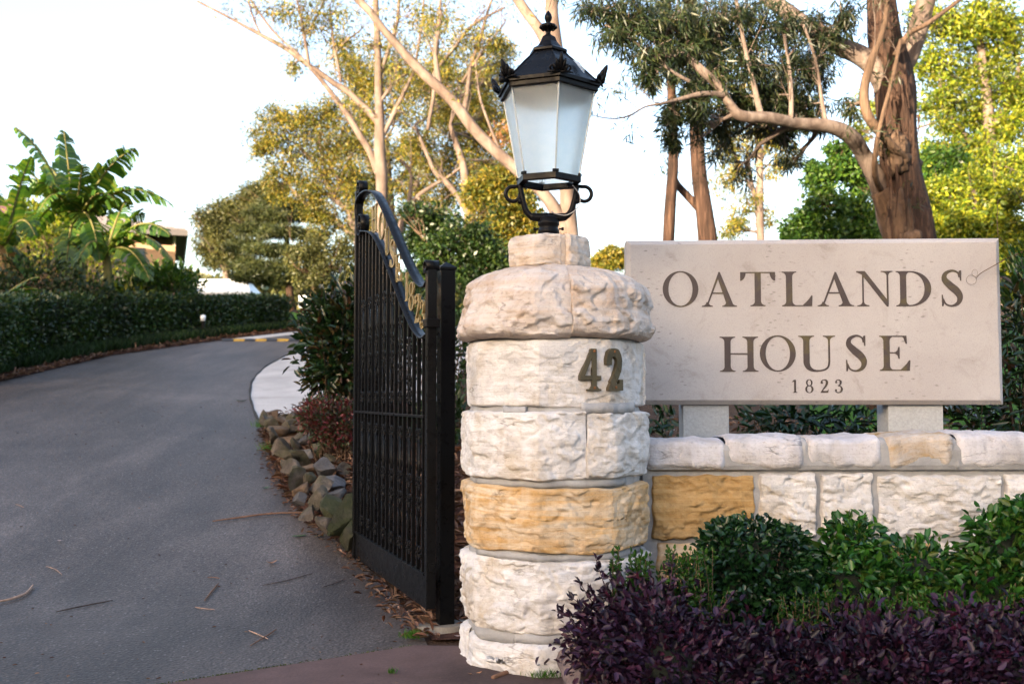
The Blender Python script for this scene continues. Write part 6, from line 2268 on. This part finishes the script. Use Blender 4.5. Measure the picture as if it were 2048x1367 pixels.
# glossy bush behind the gate, red tipped low shrub, green bush left
shrub('photinia_bush', 'tall glossy bush with reddish tips growing left of the gate', 'bush', [blob(690, 690, 9.2, 85, 105, 70), blob(660, 640, 9.3, 52, 50, 45), blob(715, 620, 9.4, 62, 60, 50), blob(668, 745, 9.1, 52, 42, 45)], L_PHOT, .095, .044, 900, jitter=.05, shell=.6, up=.2)
ps = []
for (x0_, y0_, x1_, y1_, x2_, y2_) in [(690, 800, 650, 760, 608, 775), (690, 790, 640, 740, 612, 742), (680, 700, 640, 670, 606, 640), (690, 680, 650, 630, 618, 605), (690, 800, 640, 790, 622, 800), (700, 640, 690, 600, 672, 575), (710, 640, 712, 600, 705, 570), (680, 760, 645, 730, 612, 712)]:
    ps.append((at(x0_, y0_, 9.2), at(x1_, y1_, 9.1), at(x2_, y2_, 9.05)))
shoots('photinia_shoots', 'loose leafy shoots leaning over the pale concrete from the glossy bush', 'bush', ps, L_PHOT, .085, .04, .05)
shrub('red_tipped_shrub', 'low shrub with crimson tips at the foot of the glossy bush', 'shrub', [blob(665, 840, 8.7, 62, 40, 55), blob(700, 850, 8.6, 50, 42, 50), blob(640, 830, 8.9, 36, 26, 36)], L_RED, .036, .02, 3200, jitter=.03, core=.55)
shrub('garden_bush', 'dense green bush in front of the tan brick house', 'bush', [blob(315, 578, 23.5, 76, 44, 70), blob(285, 572, 23.8, 46, 34, 50), blob(352, 570, 23.2, 44, 38, 50), blob(330, 556, 23.6, 42, 24, 46), blob(255, 590, 23.4, 40, 26, 40)], L_GREEN, .16, .075, 160, 'far', jitter=.08, shell=.4)
shrub('garden_bush', 'dark flowering bush below the banana leaves behind the hedge', 'bush', [blob(70, 565, 19.5, 90, 50, 70), blob(160, 590, 20, 80, 40, 60), blob(10, 590, 19, 60, 40, 60)], L_DEEP, .11, .055, 220, 'far', jitter=.08, shell=.5)
shrub('garden_bush', 'golden green bush behind the hedge under the banana plants', 'bush', [blob(120, 490, 24.5, 70, 70, 60), blob(60, 450, 25, 60, 60, 60), blob(190, 520, 24, 50, 50, 50), blob(250, 600, 22.5, 50, 26, 50)], L_GUM_YEL, .16, .075, 130, 'far', jitter=.1, shell=.6)
# foliage between sign and wall, and at the right of the sign
shrub('understorey_shrub', 'dark leafy shrub seen under the sign between its supports', 'shrub', [blob(1600, 840, 7.2, 110, 30, 60), blob(1710, 845, 7.4, 60, 26, 50), blob(1530, 850, 7.5, 40, 26, 40), blob(1335, 850, 8.4, 40, 22, 40)], L_BOX, .10, .035, 380, jitter=.05, shell=.8, droop=.3)
shrub('understorey_shrub', 'dark leafy shrub with red flowers at the right end of the sign', 'shrub', [blob(2050, 680, 6.6, 50, 110, 60), blob(2040, 600, 6.7, 36, 60, 50), blob(1960, 840, 6.8, 70, 40, 60), blob(2080, 800, 6.6, 70, 80, 60)], L_PHOT, .10, .040, 420, jitter=.05, shell=.8, droop=.2)
shrub('background_shrub', 'low dark shrubs glimpsed between the gate post and the pillar', 'shrub', [blob(905, 700, 9.5, 70, 90, 60), blob(880, 850, 9.0, 70, 60, 60), blob(800, 640, 12.5, 90, 60, 60)], L_DEEP, .09, .04, 420, jitter=.06, shell=.7)
# vine tendril over the right corner of the sign
vp = [at(x, y, Yv) for x, y, Yv in ((1952, 556, 5.50), (1962, 546, 5.48), (1990, 530, 5.46), (2012, 518, 5.45), (2050, 500, 5.45), (2090, 470, 5.5))]
vn = empty('vine', (vp[-1].x + .3, 5.6, 0.0))
tag(vn, 'thin curling vine tendril reaching over the right edge of the sign', 'vine')
mb = MB()
mb.tube([Vector(p) for p in spline([list(p) for p in vp], 6)], [.0016 + .0022 * i / 30 for i in range(31)], 5)
cv = vp[0]
mb.tube([cv + Vector((.028 * math.cos(a) - .026, 0, .026 * math.sin(a) - .010)) for a in np.linspace(.4, 6.6, 24)], .0009, 4)
mb.tube([cv + Vector((.016 * math.cos(a) - .008, -.004, .020 * math.sin(a) + .028)) for a in np.linspace(-1.5, 4.6, 20)], .0007, 4)
mb.tube([cv + Vector((-.045 + .010 * math.sin(k * .7), .02, -.02 - .010 * k)) for k in range(14)], .0008, 4)
q = Vector(vp[-1])
mb.tube([q, Vector((q.x + .2, 5.6, 1.6)), Vector((vn.location.x, 5.6, 0.0))], .006, 5)
mb.tube([at(2008, 484, 5.52), at(1996, 470, 5.52), at(1994, 440, 5.52), at(1996, 400, 5.55), at(2030, 380, 5.6), Vector(vp[-1])], .002, 4)
wpart(mb, 'stem', M_BARK_DK, vn, True)
P, Dv = [], []
for (cx, cy) in ((2030, 530), (2045, 515), (2040, 545), (2060, 500), (2035, 505)):
    c = at(cx, cy, 5.45)
    for k in range(26):
        s = 1 if k % 2 else -1
        P.append(list(c + Vector((-.06 + .006 * k, 0, .03 - .003 * k)) + Vector(rng.normal(size=3) * .006)))
        Dv.append([.25 * s, -.2, -.9 if s > 0 else .3])
leaves('leaflets', P, Dv, rand_dir(len(P)), .045, .012, L_NAND, vn, 'far')

# distant wood that closes the view under the tree crowns
P = []
for _ in range(16000):
    px = random.uniform(330, 1330)
    Y = random.uniform(58, 66)
    top = 556 + 22 * noise.noise(Vector((px * .012, 0, 0))) + 14 * noise.noise(Vector((px * .05, 3, 0)))
    py = random.uniform(top, 625)
    P.append(list(at(px, py, Y)))
nP = len(P)
o = leaves('distant_wood', P, rand_dir(nP), rand_dir(nP), .55, .28, L_OLIVE, None)
tag(o, 'low distant wood closing the view beyond the lawn and marquee', 'wood', None, 'stuff')

# ------------------------------------------------------------------ rocks edging the bed
def rock_mesh(seed, sub=3, flat=.8):
    rnd = random.Random(seed)
    bm = bmesh.new()
    bmesh.ops.create_icosphere(bm, subdivisions=sub, radius=1.0)
    planes = []
    for _ in range(9):
        n = Vector((rnd.gauss(0, 1), rnd.gauss(0, 1), rnd.gauss(0, 1))).normalized()
        planes.append((n, rnd.uniform(.30, .66)))
    off = Vector((seed * 3.1, seed * 1.7, 0))
    for v in bm.verts:
        p = v.co.copy()
        for n, d in planes:
            k = p.dot(n) - d
            if k > 0:
                p -= n * k * .985
        p *= 1 + .05 * noise.noise(p * 3 + off) + .02 * noise.noise(p * 9 + off)
        v.co = p
    me = bpy.data.meshes.new('rock')
    bm.to_mesh(me)
    bm.free()
    me.polygons.foreach_set('use_smooth', [True] * len(me.polygons))
    try:
        me.set_sharp_from_angle(angle=math.radians(16))
    except Exception:
        pass
    return me


def mat_rock(name, a, b_, c3, moss=None, amt=.6):
    m, nt, b = nodes(name)
    oi = nt.nodes.new('ShaderNodeObjectInfo')
    p = world_pos(nt)
    c = ramp(nt, nz(nt, p, 7, 6, .65, .5), [(.3, a), (.5, b_), (.7, c3)]).outputs['Color']
    hs = nt.nodes.new('ShaderNodeHueSaturation')
    mr = nt.nodes.new('ShaderNodeMapRange'); mr.inputs['To Min'].default_value = .6; mr.inputs['To Max'].default_value = 1.35
    nt.links.new(oi.outputs['Random'], mr.inputs['Value'])
    nt.links.new(mr.outputs[0], hs.inputs['Value'])
    nt.links.new(c, hs.inputs['Color'])
    c = hs.outputs['Color']
    if moss:
        f = ramp(nt, nz(nt, p, 5, 5, .7, .6), [(.42, (0, 0, 0)), (.6, (amt,) * 3)]).outputs['Color']
        c = mixc(nt, f, c, moss)
    nt.links.new(c, b.inputs['Base Color'])
    b.inputs['Roughness'].default_value = .92
    b.inputs['Specular IOR Level'].default_value = .2
    bump(nt, b, nz(nt, p, 24, 6, .75), .9, .03)
    return m


M_RK = mat_rock('edging_rock', (0.045, 0.037, 0.03), (0.10, 0.082, 0.066), (0.19, 0.155, 0.125), (0.050, 0.052, 0.022), .6)
M_RKB = mat_rock('tan_rock', (0.075, 0.05, 0.032), (0.16, 0.105, 0.064), (0.24, 0.175, 0.12))
M_RKG = mat_rock('grey_rock', (0.045, 0.042, 0.043), (0.085, 0.082, 0.084), (0.15, 0.145, 0.147))
M_RKM = mat_rock('mossy_rock', (0.034, 0.032, 0.022), (0.058, 0.055, 0.034), (0.10, 0.09, 0.06), (0.030, 0.038, 0.012), .7)
RM = [rock_mesh(s) for s in range(200, 212)]
border = empty('rock_border', (-1.9, 8.6, _h(8.6)))
tag(border, 'border of loose mossy rocks between the driveway and the leaf strewn bed', 'rock border')
# (px, py centre, width px, height px, depth, material)
rk = [(690, 1040, 75, 95, 7.05, M_RKM), (655, 1015, 60, 62, 7.2, M_RKM), (632, 1000, 50, 56, 7.4, M_RK), (702, 1068, 52, 62, 6.95, M_RKM), (618, 1030, 44, 40, 7.3, M_RK), (668, 992, 50, 40, 7.4, M_RKG),
      (602, 980, 46, 34, 7.7, M_RKB), (640, 975, 56, 42, 7.7, M_RK), (668, 968, 64, 42, 7.9, M_RKG), (615, 952, 36, 34, 8.0, M_RK), (592, 958, 44, 50, 8.0, M_RK), (580, 940, 40, 44, 8.2, M_RK), (648, 940, 66, 46, 8.2, M_RKG), (622, 935, 46, 22, 8.4, M_RKB), (684, 945, 40, 36, 8.3, M_RK),
      (600, 915, 48, 34, 8.7, M_RK), (573, 912, 46, 34, 8.6, M_RK), (615, 908, 44, 40, 8.9, M_RKG), (638, 896, 48, 46, 9.0, M_RKM), (560, 895, 44, 36, 9.0, M_RK), (590, 888, 30, 26, 9.2, M_RK), (572, 880, 50, 34, 9.4, M_RKB), (546, 872, 34, 34, 9.5, M_RK), (612, 872, 46, 22, 9.6, M_RK), (618, 880, 46, 26, 9.4, M_RKG),
      (555, 860, 46, 28, 9.9, M_RKB), (585, 858, 42, 34, 10.0, M_RK), (545, 850, 32, 34, 10.3, M_RK), (534, 845, 30, 36, 10.6, M_RK), (560, 842, 40, 34, 10.8, M_RKB), (590, 842, 36, 28, 10.6, M_RK), (528, 835, 26, 30, 11.0, M_RK), (545, 832, 40, 26, 11.2, M_RKB), (568, 833, 34, 24, 11.2, M_RK), (592, 834, 30, 22, 11.0, M_RKG), (538, 842, 30, 24, 10.8, M_RK), (608, 856, 30, 22, 10.0, M_RK), (575, 930, 34, 30, 8.5, M_RK), (600, 1000, 30, 30, 7.55, M_RKG), (650, 1045, 40, 44, 7.08, M_RK), (675, 1062, 40, 46, 7.0, M_RKM), (664, 918, 34, 28, 8.6, M_RK)]
for i, (px, py, w, h, Y, m) in enumerate(rk):
    p = at(px, py, Y)
    o = bpy.data.objects.new('rock', RM[i % len(RM)].copy() if m.name not in [mm.name for mm in RM[i % len(RM)].materials if mm] and RM[i % len(RM)].materials else RM[i % len(RM)])
    if not o.data.materials:
        o.data.materials.append(m)
    else:
        o.data.materials[0] = m
    COL.objects.link(o)
    o.parent = border
    s = 1.02
    gz = _h(Y)
    zz = p.z
    o.location = Vector((p.x, Y, zz)) - border.location
    o.scale = (w / 2 / F * Y * s * 1.15, w / 2 / F * Y * s * 1.1, h / 2 / F * Y * s * 1.15)
    o.rotation_euler = (random.uniform(-.35, .35), random.uniform(-.35, .35), random.uniform(0, 6.28))

# rocks at the pillar foot
fr = [('weathered grey pink rock at the foot of the pillar below the purple shrub', 1160, 1335, 62, 52, 4.16, mat_rock('pink_grey_rock', (0.085, 0.065, 0.065), (0.15, 0.115, 0.11), (0.24, 0.18, 0.165))),
      ('low pinkish red rock in the bottom edge right of the grey rock', 1250, 1372, 52, 30, 4.10, mat_rock('pink_rock', (0.17, 0.085, 0.075), (0.26, 0.13, 0.11), (0.33, 0.20, 0.17)))]
for i, (lab, px, py, w, h, Y, m) in enumerate(fr):
    me = rock_mesh(300 + i, 4)
    me.materials.append(m)
    o = bpy.data.objects.new('rock', me); COL.objects.link(o)
    o.location = at(px, py, Y)
    o.scale = (w / F * Y * 1.15, w / F * Y * 1.0, h / F * Y * 1.2)
    o.rotation_euler = (.1, .1, 1.0 + i)
    tag(o, lab, 'rock')

# ------------------------------------------------------------------ leaf litter
L_LIT = leaf_mat('dry_leaf', [(0.08, 0.042, 0.028), (0.14, 0.080, 0.058), (0.22, 0.145, 0.11), (0.10, 0.040, 0.024), (0.06, 0.036, 0.027)], .7, .1, .2)


def litter(name, label, pts, L, W, lift=.02, tilt=.35):
    n = len(pts)
    d = rand_dir(n); d[:, 2] = np.abs(d[:, 2]) * tilt
    nr = rand_dir(n) * .6; nr[:, 2] += 1.0
    pts = np.array(pts); pts[:, 2] += rng.random(n) * lift + .006
    LL = L * (.5 + .8 * rng.random(n))
    o = leaves(name, pts, d, nr, LL, LL * W / L, L_LIT, None, 'near', .35)
    tag(o, label, 'leaf litter', None, 'stuff')
    return o


P = []
while len(P) < 5200:
    Y = random.uniform(5.3, 10.8)
    X = BE(Y) + abs(random.gauss(0, 1)) * 1.1 + .02
    if X > 1.2:
        continue
    P.append((X, Y, bed_z(X, Y) + .012))
litter('leaf_litter', 'red brown fallen gum leaves and bark carpeting the bed beside the gate', P, .11, .026, .05)
P = []
for _ in range(2600):
    Y = random.uniform(9.5, 25.5)
    X = RL(Y) - abs(random.gauss(0, .13)) - .01 + random.uniform(0, .06)
    P.append((X, Y, _h(Y) + .015))
litter('verge_litter', 'fallen leaves along the left edge of the driveway below the grassy border', P, .09, .03, .03)
P = []
for _ in range(900):
    Y = random.uniform(6.0, 10.5)
    X = random.uniform(.9, 4.5)
    P.append((X, Y, bed_z(X, Y) + .012))
litter('mulch_litter', 'dry leaves on the mulch behind the low wall under the sign', P, .11, .03, .04)
P = []
for _ in range(260):
    t = random.random()
    a = Vector((-0.45, 5.02, 0)); b = Vector((-1.15, 7.0, 0))
    q = a.lerp(b, t)
    X = q.x + random.gauss(0, .05) + .03; Y = q.y
    P.append((X, Y, _h(Y) + .012))
litter('gate_litter', 'fallen leaves gathered on the ground along the bottom of the gate', P, .062, .02, .02)

# small individual things lying on the driveway -----------------------------
M_STK = plain('dry_twig', (0.17, 0.095, 0.06), .85, 0, .2, .3, 30)
M_STK2 = plain('pale_bark_strip', (0.33, 0.22, 0.16), .85, 0, .2, .3, 30)
M_STKD = plain('dark_twig', (0.055, 0.04, 0.035), .9, 0, .2, .3, 30)


def gpt(px, py, dz=.0):
    p = ground_at(px, py)
    return Vector((p.x, p.y, p.z + dz + .004))


def twig(label, pts, r, mat, flat=1.0, group=None):
    P = [gpt(x, y, r * .8) for x, y in pts]
    P = [Vector(p) for p in spline([list(p) for p in P], 6)]
    n = len(P)
    mb = MB()
    r = r * .62
    mb.tube(P, [r * (1 - .5 * abs(2 * i / n - 1) ** 2) * (1 + .15 * noise.noise(P[i] * 20)) for i in range(n)], 6)
    c = P[n // 2].copy()
    mb.v = [q - c for q in mb.v]
    o = mb.build('twig', mat, None, True)
    o.location = c
    tag(o, label, 'twig', group or 'twigs and bark strips lying on the driveway')
    return o


twig('long thin brown branch lying from the rocks onto the driveway', [(425, 1045), (470, 1040), (540, 1031), (620, 1028)], .013, M_STK)
twig('curved brown stick at the left edge of the foreground asphalt', [(-10, 1210), (25, 1202), (52, 1192), (66, 1175)], .014, M_STK2)
twig('straight dark twig lying right of the curved stick', [(112, 1227), (160, 1217), (225, 1203)], .007, M_STKD)
twig('pale diagonal twig of the crossed pair in front of the gate', [(500, 1294), (530, 1277), (552, 1262)], .006, M_STK)
twig('short twig lying across the other of the crossed pair', [(497, 1263), (515, 1271), (536, 1280)], .0055, M_STK2)
twig('short broad bark strip lying above the crossed twigs', [(409, 1203), (422, 1188), (437, 1170)], .008, M_STK)
twig('small straight bark sliver left of the crossed twigs', [(390, 1217), (410, 1219), (430, 1222)], .0045, M_STK2)
twig('long thin dark twig near the bottom of the gate', [(524, 1174), (570, 1164), (624, 1150)], .005, M_STKD)
twig('thin dark twig end close to the gate kick panel', [(645, 1176), (668, 1170), (690, 1160)], .005, M_STKD)
twig('little pale twig on the upper left of the asphalt', [(92, 1134), (110, 1140), (124, 1151)], .004, M_STK2)
twig('tiny red brown sliver near the middle of the asphalt', [(415, 1156), (428, 1157), (440, 1159)], .004, M_STK)
twig('tiny pale sliver at the top left of the foreground asphalt', [(30, 1010), (40, 1013), (48, 1016)], .004, M_STK2)
twig('dark curved twig under the bottom of the gate', [(742, 1170), (760, 1160), (790, 1162)], .005, M_STKD)
twig('thin brown stick rising from the rocks by the red tipped shrub', [(585, 850), (600, 835), (618, 798)], .010, M_STK)


def lying_leaf(label, px, py, L, W, ang, mat, curl=.25):
    p = gpt(px, py, .004)
    mb = MB()
    n = 8
    for i in range(n + 1):
        t = i / n
        w = W * math.sin(math.pi * min(1, t * .96 + .02)) ** .8 / 2
        x = (t - .5) * L
        z = curl * L * (2 * t - 1) ** 2 * .5
        mb.v += [Vector((x, -w, z + w * .35)), Vector((x, 0, z)), Vector((x, w, z + w * .35))]
    for i in range(n):
        mb.f += [(3 * i, 3 * i + 3, 3 * i + 4, 3 * i + 1), (3 * i + 1, 3 * i + 4, 3 * i + 5, 3 * i + 2)]
    o = mb.build('fallen_leaf', mat, None, True)
    o.location = p
    o.rotation_euler = (0, 0, ang)
    tag(o, label, 'leaf', 'single leaves lying on the driveway')


M_LBR = plain('brown_leaf', (0.30, 0.15, 0.07), .6, 0, .3, .3, 40)
M_LGR = plain('green_fallen_leaf', (0.045, 0.13, 0.03), .5, 0, .3, .2, 30)
M_LPL = plain('pale_leaf', (0.42, 0.32, 0.29), .6, 0, .3, .2, 30)
lying_leaf('curled brown leaf alone in the middle of the asphalt near the gate', 543, 1129, .075, .035, .4, M_LBR, .6)
lying_leaf('pale pink leaf on the left of the asphalt', 120, 1083, .055, .016, 2.8, M_LPL, .2)
lying_leaf('green leaf lying beside the mossy rocks, the left one of two', 598, 1074, .12, .035, .5, M_LGR, .1)
lying_leaf('green leaf lying close to the mossy rocks, right of its neighbour', 640, 1075, .075, .03, .1, M_LGR, .1)
lying_leaf('small pale green leaf at the edge below the rock border', 531, 978, .09, .03, 1.0, M_LGR, .3)
lying_leaf('green leaf in the middle of the driveway beside the pale apron', 483, 803, .16, .05, .2, M_LGR, .3)
lying_leaf('large curled brown leaf at the foot of the hinge post', 812, 1229, .11, .04, .3, M_LBR, .4)
lying_leaf('tan leaf on the footpath between post and pillar', 922, 1277, .07, .03, .2, M_LPL, .3)
lying_leaf('brown leaf lying under the crooked twig by the pillar base', 950, 1352, .07, .02, .5, M_LBR, .3)

# crooked branch across the footpath by the pillar base
mb = MB()
pts = [gpt(985, 1362, .012), gpt(1020, 1350, .012), gpt(1060, 1337, .015), gpt(1100, 1331, .02), gpt(1135, 1326, .03)]
pts = [Vector(p) for p in spline([list(p) for p in pts], 5)]
mb.tube(pts, [.010 + .006 * i / len(pts) for i in range(len(pts))], 7)
c = pts[10].copy(); mb.v = [q - c for q in mb.v]
o = mb.build('branch', M_STK, None, True); o.location = c
tag(o, 'crooked brown branch lying at the pillar base beside the grey rock', 'branch')


# tufts of grass and moss
def tuft(name, label, px, py, n, r, L, mat, kind='stuff', W=.004):
    c = ground_at(px, py)
    pos = np.c_[c.x + rng.normal(size=n) * r, c.y + rng.normal(size=n) * r * .7, np.full(n, .012 + c.z)]
    d = rand_dir(n) * .7; d[:, 2] = .9
    o = leaves(name, pos, d, rand_dir(n), L * (.5 + rng.random(n)), W, mat, None)
    tag(o, label, 'grass', None, kind)


L_GRS = leaf_mat('grass_blade', [(0.03, 0.10, 0.01), (0.05, 0.15, 0.014), (0.09, 0.17, 0.02)], .5, .3)
tuft('grass_tuft', 'small bright grass tuft in the joint below the hinge post', 824, 1281, 260, .022, .035, L_GRS)
tuft('grass_tuft', 'grass tuft between the crooked branch and the grey rock', 1088, 1358, 420, .035, .04, L_GRS)
tuft('grass_tuft', 'tiny green sprig on the footpath near the bottom edge', 782, 1352, 40, .01, .03, L_GRS)
tuft('grass_tuft', 'fine grass growing out of the far end of the rock border', 540, 905, 160, .05, .09, L_GRS)
tuft('grass_tuft', 'fine grass under the first rocks at the apron corner', 524, 858, 160, .06, .10, L_GRS)
# moss in the joint between asphalt and footpath
n = 1500
t = rng.random(n)
a, b = np.array([-2.6, 3.545]), np.array([-.50, 4.935])
pp = a + (b - a) * t[:, None]
k = (t < .75) | (rng.random(n) < .25)
pp = pp[k]; n = len(pp)
pos = np.c_[pp[:, 0] + rng.normal(size=n) * .008, pp[:, 1] + rng.normal(size=n) * .010 + .008, np.full(n, .002)]
d = rand_dir(n) * .8; d[:, 2] = .6
o = leaves('moss', pos, d, rand_dir(n), .014, .007, leaf_mat('moss_green', [(0.03, 0.05, 0.008), (0.06, 0.085, 0.012), (0.05, 0.04, 0.02)], .8, .1))
tag(o, 'thin line of moss in the joint between asphalt and footpath', 'moss', None, 'stuff')

# crumbs of leaf and bark scattered over the asphalt
P = []
for _ in range(420):
    Y = 4.3 + random.random() ** 1.6 * 9
    X = RR(Y) - .05 - random.random() ** 1.5 * min(5.0, RR(Y) - RL(Y) - .2)
    P.append((X, Y, _h(Y) + .001))
litter('driveway_debris', 'tiny crumbs of leaf and bark scattered over the asphalt', P, .022, .008, .002, .15)
P = []
for _ in range(300):
    Y = 6.9 + random.random() * 4.6
    X = BE(Y) - abs(random.gauss(0, .07)) + .02
    P.append((X, Y, _h(Y) + .002))
litter('edge_litter', 'leaf litter lying on the asphalt along the foot of the rock border', P, .055, .018, .012, .25)
# soil and leaves wedged between the rocks
P = []
for _ in range(1500):
    Y = 6.95 + random.random() * 4.5
    X = BE(Y) + random.random() * .75
    P.append((X, Y, bed_z(X, Y) + .05 + .10 * random.random()))
litter('rock_litter', 'dry leaves caught between the rocks of the border', P, .075, .022, .03, .5)
